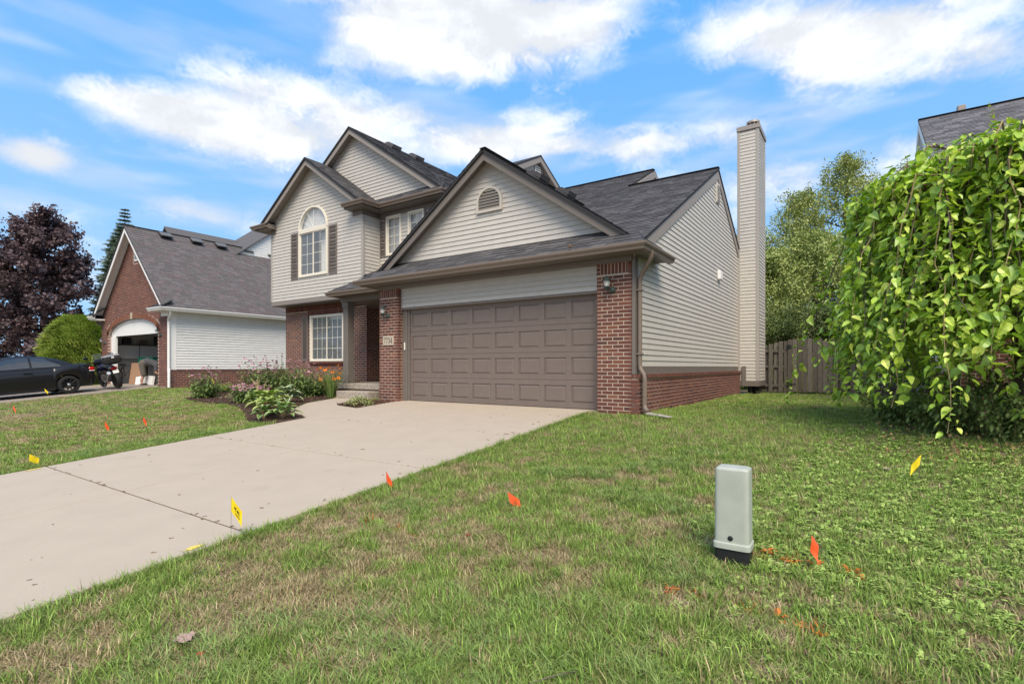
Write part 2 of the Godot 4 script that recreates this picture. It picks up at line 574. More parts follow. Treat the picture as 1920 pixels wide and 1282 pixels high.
# lap siding: span(y) -> Array of Vector2 intervals along the wall at that height
func siding_field(sk: Cover, f: Transform3D, y0: float, y1: float, span: Callable, lap := 0.1016, out := 0.019, seams := true) -> void:
	var y := y0
	while y < y1 - 0.012:
		var t := minf(y + lap, y1)
		var lo: Array = span.call(y + 0.002)
		var hi: Array = span.call(t - 0.002)
		if lo.size() != hi.size():
			lo = span.call((y + t) * 0.5)
			hi = lo
		for k in lo.size():
			var a: Vector2 = lo[k]
			var b: Vector2 = hi[k]
			if a.y - a.x < 0.02: continue
			if b.y < b.x: b = Vector2((b.x + b.y) * 0.5, (b.x + b.y) * 0.5)
			if a.y - a.x > 4.4 and seams:
				var cut := a.x + rand(0.35, 0.65) * (a.y - a.x)
				sk_plank(sk, f, Vector2(a.x, cut), Vector2(b.x, minf(maxf(cut, b.x), b.y)), y, t, out)
				a.x = cut - 0.02
				b.x = minf(maxf(cut - 0.02, b.x), b.y)
				sk_plank(sk, f, a, b, y, t, out + 0.0016)
				continue
			sk_plank(sk, f, a, b, y, t, out)
		y += lap

func sk_plank(sk: Cover, f: Transform3D, a: Vector2, b: Vector2, y: float, t: float, out: float) -> void:
			var g := rand(-0.0012, 0.0012)
			var q := [f * Vector3(a.x, y, out + g), f * Vector3(a.y, y, out - g), f * Vector3(b.y, t + 0.004, 0.004), f * Vector3(b.x, t + 0.004, 0.004)]
			var w := [f * Vector3(a.x, y + 0.003, 0.0), f * Vector3(a.y, y + 0.003, 0.0), q[1], q[0]]
			var c: Vector3 = (q[0] + q[1]) * 0.5
			sk.planks.append([[q, w], (a.y - a.x) / c.distance_to(EYE)])

func commit_planks(sk: Cover, parent: Node, m: Material, most := 300) -> void:
	var l := sk.planks
	l.sort_custom(func(p, q): return p[1] > q[1])
	var rest := MB.new()
	for k in l.size():
		var mb := MB.new() if k < most else rest
		for q in l[k][0]: mb.poly(q)
		if k < most: put(mb, "siding_plank", m, parent)
	if rest.v.size(): stuff(put(rest, "siding_planks", m, parent))

func clip_poly(p: Array, q: PackedVector2Array) -> Array:   # p clipped by the convex counter-clockwise q
	var out := p
	for k in q.size():
		var a := q[k]
		var b := q[(k + 1) % q.size()]
		var d := b - a
		var res := []
		for i in out.size():
			var s: Vector2 = out[i]
			var e: Vector2 = out[(i + 1) % out.size()]
			var cs := d.cross(s - a)
			var ce := d.cross(e - a)
			if cs >= 0: res.append(s)
			if (cs > 0 and ce < 0) or (cs < 0 and ce > 0):
				res.append(s.lerp(e, cs / (cs - ce)))
		out = res
		if out.size() < 3: return []
	return out

# shingles on a roof plane through o with u along the eave and v up the slope; outline convex, in (u, v)
func shingle_field(sk: Cover, o: Vector3, u: Vector3, v: Vector3, outline: Array, keep = null, expo := 0.142, wide := Vector2(0.14, 0.34), weight := 1.0) -> void:
	var n := u.cross(v)
	var oc := PackedVector2Array(outline)
	var area := 0.0
	for k in oc.size(): area += oc[k].cross(oc[(k + 1) % oc.size()])
	if area < 0: oc.reverse()
	var lo := oc[0]
	var hi := oc[0]
	for q in oc:
		lo = lo.min(q); hi = hi.max(q)
	var vv := lo.y
	while vv < hi.y:
		var uu := lo.x - rand(0, 0.3)
		while uu < hi.x:
			var ww := rand(wide.x, wide.y)
			var p := clip_poly([Vector2(uu, vv), Vector2(uu + ww - 0.004, vv), Vector2(uu + ww - 0.004, vv + expo + 0.006), Vector2(uu, vv + expo + 0.006)], oc)
			if p.size() > 2:
				var cen := Vector2()
				for q in p: cen += q / p.size()
				var c3: Vector3 = o + u * cen.x + v * cen.y
				if keep == null or keep.call(c3):
					var thick := 0.013 if rng.randf() < 0.6 else 0.008
					var top := []
					var butt := []
					for q in p:
						var t: float = clampf((q.y - vv) / expo, 0, 1)
						top.append(o + u * q.x + v * q.y + n * lerpf(thick, 0.001, t))
						if q.y < vv + 0.001: butt.append(q.x)
					var bq := []
					if butt.size() >= 2:
						var b0: float = butt.min()
						var b1: float = butt.max()
						bq = [o + u * b0 + v * vv, o + u * b1 + v * vv, o + u * b1 + v * vv + n * thick, o + u * b0 + v * vv + n * thick]
					sk.shingles.append([top, bq, rng.randi() % 5, c3.distance_to(EYE) * weight])
			uu += ww
		vv += expo

func commit_shingles(sk: Cover, parent: Node, most := 300, tint := Color(1, 1, 1), spread := 0.0, even := 0.0) -> void:
	var l := sk.shingles
	l.sort_custom(func(p, q): return p[3] < q[3])
	var rest := MB.new()
	for k in l.size():
		var mb := MB.new() if k < most else rest
		if k >= most:
			var c: Color = M["shingle%d" % l[k][2]].albedo_color.srgb_to_linear()
			c = c.lerp(Color(0.115, 0.112, 0.113), even)
			c = Color(c.r * tint.r, c.g * tint.g, c.b * tint.b)
			if spread > 0.0 and rng.randf() < 0.3:
				c = Color(c.r * (1.0 + spread), c.g * (1.0 - spread * 0.25), c.b * (1.0 - spread * 0.1))
			rest.col = c
		mb.poly(l[k][0])
		if l[k][1].size(): mb.poly(l[k][1])
		if k < most: put(mb, "shingle", M["shingle%d" % l[k][2]], parent)
	if rest.v.size(): stuff(put(rest, "shingles", M["shingle_vc"], parent))

# a flat roof board under the shingles: polygon on the top plane, thick downwards along -n
func roof_deck(parent: Node, pts: Array, thick := 0.05, called := "roof_deck", m: Material = null) -> MeshInstance3D:
	var mb := MB.new()
	var n: Vector3 = (pts[1] - pts[0]).cross(pts[2] - pts[0]).normalized()
	if n.y < 0:
		pts = pts.duplicate(); pts.reverse(); n = -n
	var lowp := []
	var top := []
	for p in pts:
		top.append(p - n * 0.002); lowp.append(p - n * thick)
	mb.poly(top)
	var r := lowp.duplicate()
	r.reverse()
	mb.poly(r)
	for k in pts.size():
		var j := (k + 1) % pts.size()
		mb.quad(lowp[k], lowp[j], top[j], top[k])
	return put(mb, called, m if m else M["roof_edge"], parent)

func bar(parent: Node, a: Vector3, b: Vector3, w: float, h: float, m: Material, called: String, up := Vector3.UP, r := 0.006) -> MeshInstance3D:
	# a board from a to b; h along up, w across
	var mb := MB.new()
	bar_in(mb, a, b, w, h, up, r)
	return put(mb, called, m, parent)

func bar_in(mb: MB, a: Vector3, b: Vector3, w: float, h: float, up := Vector3.UP, r := 0.006) -> void:
	var d := (b - a).normalized()
	var x := d.cross(up).normalized()
	var y := x.cross(d)
	mb.ocbox(Transform3D(Basis(x, y, -d), (a + b) * 0.5), Vector3(w, h, a.distance_to(b)), r)

# K-style gutter run from a to b (top back edge), out is the horizontal direction away from the house
func gutter_run(parent: Node, a: Vector3, b: Vector3, out: Vector3, m: Material, called := "gutter", ma := 0.0, mt := 0.0) -> MeshInstance3D:
	var mb := MB.new()
	var prof := [Vector2(0, 0), Vector2(0, -0.115), Vector2(0.075, -0.115), Vector2(0.085, -0.075), Vector2(0.105, -0.055), Vector2(0.118, -0.03), Vector2(0.118, 0.0), Vector2(0.104, 0.0), Vector2(0.104, -0.02), Vector2(0.006, -0.02), Vector2(0.006, 0)]
	var d := b - a
	var pa := []
	var pb := []
	for q in prof:
		pa.append(a + out * q.x + Vector3.UP * q.y - d.normalized() * q.x * ma); pb.append(b + out * q.x + Vector3.UP * q.y + d.normalized() * q.x * mt)
	var flip := d.cross(Vector3.UP).dot(out) > 0
	for k in prof.size():
		var j := (k + 1) % prof.size()
		if flip: mb.quad(pa[j], pb[j], pb[k], pa[k])
		else: mb.quad(pa[k], pb[k], pb[j], pa[j])
	for e in [pa, pb]:
		mb.poly([e[0], e[1], e[2], e[3], e[9], e[10]])
		mb.poly([e[3], e[4], e[5], e[6], e[7], e[8]])
	return put(mb, called, m, parent)

func wall_lamp(parent: Node, at: Vector3, called := "wall_lamp") -> Node3D:
	var o := sub(called, parent, Transform3D(Basis(), at))
	var mb := MB.new()
	mb.lathe(Transform3D(Basis(Vector3.RIGHT, PI / 2), Vector3(0, -0.02, 0)), [Vector2(0.0, 0.045), Vector2(0.03, 0.042), Vector2(0.05, 0.022), Vector2(0.062, 0.0)], 14)
	put(mb, "back_plate", M["verdigris"], o)
	mb = MB.new()
	mb.tube([Vector3(0, -0.02, 0.03), Vector3(-0.02, -0.055, 0.07), Vector3(-0.045, -0.05, 0.11), Vector3(-0.05, 0.0, 0.125)], [0.011, 0.012, 0.012, 0.012], 8)
	put(mb, "arm", M["verdigris"], o)
	mb = MB.new()
	mb.lathe(Transform3D(Basis(), Vector3(-0.05, 0.0, 0.125)), [Vector2(0.0, -0.03), Vector2(0.018, -0.028), Vector2(0.032, 0.0), Vector2(0.054, 0.024), Vector2(0.056, 0.034), Vector2(0.0, 0.034)], 12)
	put(mb, "cup", M["verdigris"], o)
	mb = MB.new()
	mb.lathe(Transform3D(Basis(), Vector3(-0.05, 0.034, 0.125)), [Vector2(0.046, 0.0), Vector2(0.060, 0.1)], 12)
	put(mb, "lamp_glass", M["lamp_glass"], o)
	mb = MB.new()
	mb.lathe(Transform3D(Basis(), Vector3(-0.05, 0.04, 0.125)), [Vector2(0.0, 0.0), Vector2(0.02, 0.0), Vector2(0.022, 0.05), Vector2(0.008, 0.085), Vector2(0.0, 0.09)], 8)
	put(mb, "bulb", M["cream"], o)
	mb = MB.new()
	mb.lathe(Transform3D(Basis(), Vector3(-0.05, 0.134, 0.125)), [Vector2(0.0, 0.0), Vector2(0.082, 0.0), Vector2(0.080, 0.012), Vector2(0.052, 0.034), Vector2(0.028, 0.060), Vector2(0.01, 0.072), Vector2(0.012, 0.082), Vector2(0.0, 0.092)], 12)
	put(mb, "lamp_cap", M["verdigris"], o)
	return o

# louvred shutter standing on the wall frame f, from (x0, y0) to (x1, y1)
func shutter(parent: Node, f: Transform3D, x0: float, x1: float, y0: float, y1: float) -> void:
	var o := sub("shutter", parent)
	var mb := MB.new()
	var t := 0.03
	mb.ocbox(f * Transform3D(Basis(), Vector3(x0 + 0.025, (y0 + y1) / 2, 0.02)), Vector3(0.05, y1 - y0, t), 0.004)
	mb.ocbox(f * Transform3D(Basis(), Vector3(x1 - 0.025, (y0 + y1) / 2, 0.02)), Vector3(0.05, y1 - y0, t), 0.004)
	for y in [y0 + 0.03, y1 - 0.03]:
		mb.ocbox(f * Transform3D(Basis(), Vector3((x0 + x1) / 2, y, 0.02)), Vector3(x1 - x0 - 0.1, 0.06, t - 0.002), 0.004)
	put(mb, "shutter_frame", M["shutter"], o)
	mb = MB.new()
	mb.obox(f * Transform3D(Basis(), Vector3((x0 + x1) / 2, (y0 + y1) / 2, 0.008)), Vector3(x1 - x0 - 0.1, y1 - y0 - 0.12, 0.004))
	var y := y0 + 0.085
	while y < y1 - 0.075:
		mb.obox(f * Transform3D(Basis(Vector3.RIGHT, 0.45), Vector3((x0 + x1) / 2, y, 0.018)), Vector3(x1 - x0 - 0.1, 0.04, 0.006))
		y += 0.04
	put(mb, "louvres", M["shutter"], o)

# two-sash window in a wall frame: rows and columns of panes per sash
func window(parent: Node, f: Transform3D, x0: float, x1: float, y0: float, y1: float, sashes: int, cols: int, rows: int, frame_m: Material, opt := {}) -> Node3D:
	var o := sub("window", parent)
	var fw: float = opt.get("fw", 0.055)
	var mb := MB.new()
	var c := (x0 + x1) / 2
	for s in [[c, y0 + fw / 2, x1 - x0, fw], [c, y1 - fw / 2, x1 - x0, fw]]:
		mb.ocbox(f * Transform3D(Basis(), Vector3(s[0], s[1], 0.0)), Vector3(s[2], s[3], 0.10), 0.006)
	for x in [x0 + fw / 2, x1 - fw / 2]:
		mb.ocbox(f * Transform3D(Basis(), Vector3(x, (y0 + y1) / 2, -0.001)), Vector3(fw, y1 - y0 - 2 * fw, 0.098), 0.006)
	put(mb, "window_frame", frame_m, o)
	var sw := (x1 - x0 - 2 * fw) / sashes
	for k in sashes:
		var a := x0 + fw + k * sw
		var b := a + sw
		var zz := 0.0 if k == 0 else 0.018
		mb = MB.new()
		var st := 0.028
		mb.ocbox(f * Transform3D(Basis(), Vector3(a + st / 2, (y0 + y1) / 2, zz)), Vector3(st, y1 - y0 - 2 * fw, 0.03), 0.004)
		mb.ocbox(f * Transform3D(Basis(), Vector3(b - st / 2, (y0 + y1) / 2, zz)), Vector3(st, y1 - y0 - 2 * fw, 0.03), 0.004)
		for y in [y0 + fw + st / 2, y1 - fw - st / 2]:
			mb.ocbox(f * Transform3D(Basis(), Vector3((a + b) / 2, y, zz)), Vector3(sw - 2 * st, st, 0.03), 0.004)
		put(mb, "sash", frame_m, o)
		mb = MB.new()
		var ga := a + st
		var gb := b - st
		var gy0 := y0 + fw + st
		var gy1 := y1 - fw - st
		for i in range(1, cols):
			mb.obox(f * Transform3D(Basis(), Vector3(lerpf(ga, gb, float(i) / cols), (gy0 + gy1) / 2, zz - 0.012)), Vector3(0.014, gy1 - gy0, 0.008))
		for i in range(1, rows):
			mb.obox(f * Transform3D(Basis(), Vector3((ga + gb) / 2, lerpf(gy0, gy1, float(i) / rows), zz - 0.012)), Vector3(gb - ga, 0.014, 0.0075))
		if mb.v.size(): put(mb, "glazing_bars", frame_m, o)
		var z := zz
		for i in cols:
			for j in rows:
				mb = MB.new()
				var u0 := lerpf(ga, gb, float(i) / cols)
				var u1 := lerpf(ga, gb, float(i + 1) / cols)
				var w0 := lerpf(gy0, gy1, float(j) / rows)
				var w1 := lerpf(gy0, gy1, float(j + 1) / rows)
				mb.quad(f * Vector3(u0, w0, z), f * Vector3(u1, w0, z), f * Vector3(u1, w1, z), f * Vector3(u0, w1, z))
				put(mb, "pane", M["glass"], o)
		if k == 0 and opt.get("screen", false):
			mb = MB.new()
			mb.obox(f * Transform3D(Basis(), Vector3((ga + gb) / 2, (gy0 + gy1) / 2, -0.05)), Vector3(gb - ga, gy1 - gy0, 0.003))
			put(mb, "insect_screen", M["screen"], o)
	# the room behind: a dark box open to the window
	mb = MB.new()
	room_in(mb, f, x0 + 0.01, x1 - 0.01, y0 + 0.01, y1 - 0.01, 4.0)
	put(mb, "room", M["room"], o)
	if opt.get("blind", 0.0) > 0.0:
		mb = MB.new()
		var y: float = y1 - fw - 0.03
		var stop: float = y1 - (y1 - y0) * opt.blind
		while y > stop:
			mb.obox(f * Transform3D(Basis(Vector3.RIGHT, 0.5), Vector3(c, y, -0.09)), Vector3(x1 - x0 - 2 * fw, 0.045, 0.003))
			y -= 0.05
		put(mb, "blinds", M["blind"], o)
	return o

func room_in(mb: MB, f: Transform3D, x0: float, x1: float, y0: float, y1: float, depth: float) -> void:
	var p := func(x, y, z): return f * Vector3(x, y, z)
	var zb := -depth
	var zf := -0.06
	var w := 1.0
	mb.quad(p.call(x0 - w, y0 - w, zb), p.call(x1 + w, y0 - w, zb), p.call(x1 + w, y1 + w, zb), p.call(x0 - w, y1 + w, zb))
	for s in [[x0, y0, x1, y0], [x1, y0, x1, y1], [x1, y1, x0, y1], [x0, y1, x0, y0]]:
		var e := func(x, y): return f * Vector3(x + (w if x == x1 else -w), y + (w if y == y1 else -w), zb)
		mb.quad(p.call(s[0], s[1], zf), p.call(s[2], s[3], zf), e.call(s[2], s[3]), e.call(s[0], s[1]))

# ---------- the house ----------
func fz(z: float) -> Transform3D: return wall_frame(Vector3(0, 0, z), Vector3.RIGHT)
func fx(x: float) -> Transform3D: return wall_frame(Vector3(x, 0, 0), Vector3(0, 0, -1))

func slab(parent: Node, called: String, m: Material, a: Vector3, b: Vector3, r := 0.004) -> MeshInstance3D:
	var mb := MB.new()
	mb.cbox(a, b, r)
	return put(mb, called, m, parent)

func sheet(parent: Node, called: String, m: Material, f: Transform3D, pts: Array, back: float, depth: float) -> MeshInstance3D:
	var mb := MB.new()
	mb.extrude(pts, f * Transform3D(Basis(), Vector3(0, 0, back)), depth)
	return put(mb, called, m, parent)

# rake boards, soffits of a front gable: c centre x, y0 top of roof at the ridge, s pitch, half width, z of the wall and of the rake
func rake_pair(parent: Node, f: Transform3D, c: float, y0: float, s: float, hl: float, hr: float, zr: float, m: Material, tall := 0.18) -> void:
	for side in [-1.0, 1.0]:
		var h := hl if side < 0 else hr
		var t := 0.058
		var pts := [Vector2(c, y0 - t), Vector2(c, y0 - t - tall), Vector2(c + side * h, y0 - t - tall - s * h), Vector2(c + side * h, y0 - t - s * h)]
		if side < 0: pts.reverse()
		sheet(parent, "rake_board", m, f, pts, zr - 0.03, 0.03)
		var q := [Vector2(c, y0 - t - 0.02), Vector2(c, y0 - t - 0.045), Vector2(c + side * h, y0 - t - 0.045 - s * h), Vector2(c + side * h, y0 - t - 0.02 - s * h)]
		if side < 0: q.reverse()
		sheet(parent, "rake_soffit", m, f, q, 0.021, zr - 0.052)

func arched_vent(parent: Node, f: Transform3D, c: float, y0: float, w: float, straight: float, m: Material) -> void:
	var o := sub("gable_vent", parent)
	var r := w / 2
	var ring := func(rad: float, low: float) -> Array:
		var p := [Vector2(c - rad, y0 - low), Vector2(c + rad, y0 - low)]
		for k in 17:
			var a := PI * k / 16.0
			p.append(Vector2(c + rad * cos(a), y0 + straight + rad * sin(a)))
		return p
	var outer: Array = ring.call(r, 0.0)
	var inner: Array = ring.call(r - 0.05, -0.05)
	var mb := MB.new()
	for k in outer.size():
		var j := (k + 1) % outer.size()
		var a := [outer[k], outer[j], inner[j], inner[k]]
		var q3 := func(p: Vector2, z: float): return f * Vector3(p.x, p.y, z)
		mb.quad(q3.call(a[0], 0.06), q3.call(a[1], 0.06), q3.call(a[2], 0.06), q3.call(a[3], 0.06))
		mb.quad(q3.call(a[0], 0.0), q3.call(a[1], 0.0), q3.call(a[1], 0.06), q3.call(a[0], 0.06))
		mb.quad(q3.call(a[3], 0.06), q3.call(a[2], 0.06), q3.call(a[2], 0.0), q3.call(a[3], 0.0))
	put(mb, "vent_frame", m, o)
	mb = MB.new()
	mb.extrude(ring.call(r - 0.045, -0.045), f * Transform3D(Basis(), Vector3(0, 0, 0.001)), 0.019)
	put(mb, "vent_back", M["roof_edge"], o)
	var y := y0 + 0.075
	while y < y0 + straight + r - 0.07:
		var hw := r - 0.055
		if y > y0 + straight: hw = sqrt(maxf(0.001, (r - 0.055) * (r - 0.055) - (y - y0 - straight) * (y - y0 - straight)))
		mb = MB.new()
		mb.obox(f * Transform3D(Basis(Vector3.RIGHT, 0.6), Vector3(c, y, 0.042)), Vector3(hw * 2, 0.036, 0.006))
		put(mb, "slat", m, o)
		y += 0.062

func roof_vent(parent: Node, at: Vector3, along: Vector3, up_slope: Vector3, m: Material) -> void:
	var n := along.cross(up_slope).normalized()
	var o := sub("roof_vent", parent, Transform3D(Basis(along, up_slope, n), at))
	var mb := MB.new()
	mb.cbox(Vector3(-0.2, -0.2, 0.0), Vector3(0.2, 0.2, 0.03), 0.01)
	put(mb, "flashing", m, o)
	mb = MB.new()
	mb.extrude([Vector2(-0.2, 0.05), Vector2(0.05, 0.035), Vector2(0.2, 0.035), Vector2(0.2, 0.05), Vector2(0.05, 0.13), Vector2(-0.19, 0.15)], Transform3D(Basis(Vector3(0, 1, 0), Vector3(0, 0, 1), Vector3(1, 0, 0)), Vector3(-0.19, 0, 0)), 0.38)
	put(mb, "hood", m, o)

func build_house() -> void:
	var h := thing("house", "two-storey brick and beige siding house with a wide closed brown garage door", "house")
	var sk := Cover.new()
	garage_front(h, sk)
	side_wall(h, sk)
	upper_storey(h, sk)
	porch(h, sk)
	commit_bricks(sk, h)
	commit_planks(sk, h, M["siding"])
	commit_shingles(sk, h)

func garage_front(h: Node, sk: Cover) -> void:
	# brick piers
	for p in [[-5.59, -4.94], [0.10, 0.75]]:
		slab(h, "brick_pier", M["mortar"], Vector3(p[0] + 0.006, -0.3, -0.3), Vector3(p[1] - 0.006, 2.62, 0.194), 0.003)
		var f := wall_frame(Vector3(p[0], 0, 0.194), Vector3.RIGHT)
		var is_left: bool = p[0] < -1
		var y0 := -0.03 if is_left else -0.098
		brick_field(sk, f, 0.65, y0, 2.42, null, 0.003, 0.0 if is_left else -0.10)
		soldier_course(sk, f, 0.075, 0.58, 2.425, 2.615)
		for y in [2.425, 2.493, 2.560]:
			add_brick(sk, f, 0.0, 0.065, y, y + 0.057, 0.006); add_brick(sk, f, 0.585, 0.65, y, y + 0.057, 0.006)
		# the flank that faces the door opening or the yard
		var g := wall_frame(Vector3(p[1] - 0.006, 0, 0.2), Vector3(0, 0, -1))
		brick_field(sk, g, 0.14 if is_left else 0.10, y0, 2.62)
	wall_lamp(h, Vector3(-5.28, 2.02, 0.205))
	wall_lamp(h, Vector3(0.40, 2.16, 0.205))
	# house number stone
	var plaque := sub("house_number", h, Transform3D(Basis(), Vector3(-5.27, 1.41, 0.2)))
	slab(plaque, "plaque", M["stone"], Vector3(-0.178, -0.11, -0.03), Vector3(0.178, 0.11, 0.016), 0.004)
	var tm := TextMesh.new()
	tm.text = "7734"
	var font := SystemFont.new()
	font.font_names = PackedStringArray(["Droid Serif"])
	tm.font = font
	tm.font_size = 40
	tm.pixel_size = 0.0041
	tm.depth = 0.003
	tm.curve_step = 1.0
	put(tm, "numerals", M["ink"], plaque, Transform3D(Basis.from_scale(Vector3(0.80, 1.1, 1)), Vector3(0, 0.0, 0.0175)))
	# jambs, header
	slab(h, "door_jamb", M["trim"], Vector3(-4.938, -0.02, -0.12), Vector3(-4.80, 2.12, 0.06))
	slab(h, "door_stop", M["trim"], Vector3(-4.797, -0.01, 0.012), Vector3(-4.745, 2.12, 0.035))
	slab(h, "door_jamb", M["trim"], Vector3(0.055, -0.02, -0.12), Vector3(0.098, 2.12, 0.06))
	slab(h, "door_keypad", M["cream"], Vector3(-4.885, 1.18, 0.06), Vector3(-4.845, 1.36, 0.085), 0.01)
	slab(h, "door_header", M["trim"], Vector3(-4.938, 2.122, -0.12), Vector3(0.098, 2.168, 0.118))
	slab(h, "header_wall", M["trim"], Vector3(-4.938, 2.17, -0.10), Vector3(0.098, 2.70, 0.094))
	siding_field(sk, fz(0.096), 2.172, 2.648, func(_y): return [Vector2(-4.90, 0.07)], 0.0955, 0.030, false)
	slab(h, "siding_channel", M["corner_trim"], Vector3(-4.934, 2.17, 0.095), Vector3(-4.90, 2.648, 0.118))
	slab(h, "siding_channel", M["corner_trim"], Vector3(0.07, 2.17, 0.095), Vector3(0.096, 2.648, 0.118))
	slab(h, "frieze_board", M["trim"], Vector3(-5.62, 2.622, 0.12), Vector3(0.765, 2.715, 0.226))
	slab(h, "soffit", M["trim"], Vector3(-5.94, 2.717, -0.2), Vector3(1.05, 2.735, 0.575))
	slab(h, "soffit", M["trim"], Vector3(0.80, 2.737, -0.9), Vector3(1.05, 2.752, 0.57))
	# garage door: four sections of eight panels
	var d := sub("garage_door", h)
	var gap := 0.004
	for r in 4:
		var y0 := 0.012 + r * 0.5325
		var mb := MB.new()
		mb.box(Vector3(-4.80, y0, -0.05), Vector3(0.09, y0 + 0.5325, -0.0165))
		var x0 := -4.795
		mb.cbox(Vector3(x0, y0, -0.02), Vector3(0.085, y0 + 0.095, 0.0), 0.003)
		mb.cbox(Vector3(x0, y0 + 0.425, -0.02), Vector3(0.085, y0 + 0.5285, 0.0), 0.003)
		for k in 9:
			var xs := x0 + k * 0.5955
			mb.box(Vector3(xs, y0 + 0.095, -0.02), Vector3(xs + 0.116, y0 + 0.425, -0.0005))
		put(mb, "door_section", M["door_paint"], d)
		for k in 8:
			var xs := x0 + k * 0.5955 + 0.116
			mb = MB.new()
			var a := Vector2(xs + 0.002, y0 + 0.097)
			var b := Vector2(xs + 0.4775, y0 + 0.423)
			var rings := [[0.0, -0.0185], [0.012, -0.0185], [0.04, -0.003]]
			for q in 2:
				var i0: float = rings[q][0]; var z0: float = rings[q][1]; var i1: float = rings[q + 1][0]; var z1: float = rings[q + 1][1]
				var o := [Vector3(a.x + i0, a.y + i0, z0), Vector3(b.x - i0, a.y + i0, z0), Vector3(b.x - i0, b.y - i0, z0), Vector3(a.x + i0, b.y - i0, z0)]
				var i := [Vector3(a.x + i1, a.y + i1, z1), Vector3(b.x - i1, a.y + i1, z1), Vector3(b.x - i1, b.y - i1, z1), Vector3(a.x + i1, b.y - i1, z1)]
				for e in 4: mb.quad(o[e], o[(e + 1) % 4], i[(e + 1) % 4], i[e])
				if q == 1: mb.poly(i)
			put(mb, "door_panel", M["door_paint"], d)
	slab(h, "garage_inner_wall", M["trim"], Vector3(-4.95, -0.1, -0.30), Vector3(0.12, 2.7, -0.14))
	slab(d, "weather_seal", M["black_metal"], Vector3(-4.80, -0.006, -0.045), Vector3(0.09, 0.010, -0.006))
	# gutters and the skirt roof over the door
	gutter_run(h, Vector3(-5.84, 2.82, 0.58), Vector3(1.06, 2.82, 0.58), Vector3(0, 0, 1), M["gutter"], "gutter", 1.0, 1.0)
	gutter_run(h, Vector3(1.06, 2.82, 0.58), Vector3(1.06, 2.82, -0.9), Vector3(1, 0, 0), M["gutter"], "gutter", 1.0, 0.0)
	gutter_run(h, Vector3(-5.84, 2.82, -0.05), Vector3(-5.84, 2.82, 0.58), Vector3(-1, 0, 0), M["gutter"], "gutter", 0.0, 1.0)
	var pa := Vector3(-5.90, 2.832, 0.63)
	var up := Vector3(0, 0.41, -0.64).normalized()
	var len := Vector2(0.41, 0.64).length()
	roof_deck(h, [pa, Vector3(1.12, 2.832, 0.63), Vector3(0.73, 3.24, -0.01), Vector3(-5.50, 3.24, -0.01)], 0.03)
	shingle_field(sk, pa, Vector3.RIGHT, up, [Vector2(-0.01, -0.02), Vector2(7.03, -0.02), Vector2(6.63, len), Vector2(0.40, len)], null, 0.142, Vector2(0.2, 0.36), 0.3)
	roof_deck(h, [Vector3(1.12, 2.832, 0.63), Vector3(1.12, 2.832, -0.9), Vector3(0.80, 3.06, -0.9), Vector3(0.73, 3.24, -0.01)], 0.03)
	shingle_field(sk, Vector3(1.12, 2.834, 0.63), Vector3(0, 0, -1), Vector3(-0.35, 0.3, 0).normalized(), [Vector2(0, -0.02), Vector2(1.53, -0.02), Vector2(1.53, 0.36), Vector2(0.5, 0.4)], null, 0.142, Vector2(0.2, 0.36), 0.3)
	roof_deck(h, [Vector3(-5.90, 2.832, 0.63), Vector3(-5.50, 3.24, -0.01), Vector3(-5.56, 3.18, -0.3), Vector3(-5.90, 2.832, -0.3)], 0.03)
	slab(h, "fascia_end", M["trim"], Vector3(0.80, 2.752, -0.93), Vector3(1.06, 2.83, -0.905))
	# gable above
	var c := -2.40
	var ry := 5.26
	var s := 0.70
	var f := fz(0.0)
	sheet(h, "gable_wall", M["siding"], f, [Vector2(c - 3.2, 3.0), Vector2(c + 3.15, 3.0), Vector2(c + 3.15, 3.05), Vector2(c, ry - 0.1), Vector2(c - 3.2, 3.05)], -0.12, 0.118)
	siding_field(sk, f, 3.245, ry - 0.11, func(y):
		var w: float = (ry - 0.085 - y) / s
		return [Vector2(c - w, c + w)], 0.1016)
	rake_pair(h, f, c, ry, s, 3.12, 3.17, 0.26, M["trim"], 0.17)
	arched_vent(h, f, -2.42, 4.03, 0.66, 0.20, M["cream_vent"])
	var uz := Vector3(0, 0, -1)
	var upr := Vector3(-1, s, 0).normalized()
	var fl := sqrt(1 + s * s)
	# right slope, down to the valley with the long roof
	roof_deck(h, [Vector3(c, ry, 0.30), Vector3(c + 3.2, ry - s * 3.2, 0.30), Vector3(c + 3.2, ry - s * 3.2, -0.07), Vector3(c, ry, -4.28)], 0.055)
	shingle_field(sk, Vector3(c + 3.2, ry - s * 3.2, 0.31), uz, upr, [Vector2(0, -0.01), Vector2(0.4, -0.01), Vector2(4.6, 3.2 * fl), Vector2(0, 3.2 * fl)])
	roof_deck(h, [Vector3(c, ry, 0.30), Vector3(c, ry, -4.28), Vector3(c - 3.2, ry - s * 3.2, -4.28), Vector3(c - 3.2, ry - s * 3.2, 0.30)], 0.055)
	shingle_field(sk, Vector3(c - 3.2, ry - s * 3.2, -4.28), Vector3(0, 0, 1), Vector3(1, s, 0).normalized(), [Vector2(0, -0.01), Vector2(4.59, -0.01), Vector2(4.59, 3.2 * fl), Vector2(0, 3.2 * fl)], func(p): return p.z > -0.7, 0.142, Vector2(0.14, 0.34), 3.0)
	var rc := MB.new()
	bar_in(rc, Vector3(c, ry + 0.012, 0.31), Vector3(c, ry + 0.012, -4.4), 0.16, 0.012)
	put(rc, "ridge_cap", M["shingle2"], h)
	roof_vent(h, Vector3(c + 0.42, ry - s * 0.42 + 0.01, -1.15), uz, upr, M["shingle0"])
	roof_vent(h, Vector3(c + 0.42, ry - s * 0.42 + 0.01, -2.45), uz, upr, M["shingle0"])
	# hidden flank of the garage beside the porch
	slab(h, "garage_flank", M["mortar"], Vector3(-5.585, -0.2, -4.4), Vector3(-5.40, 3.0, -0.3))

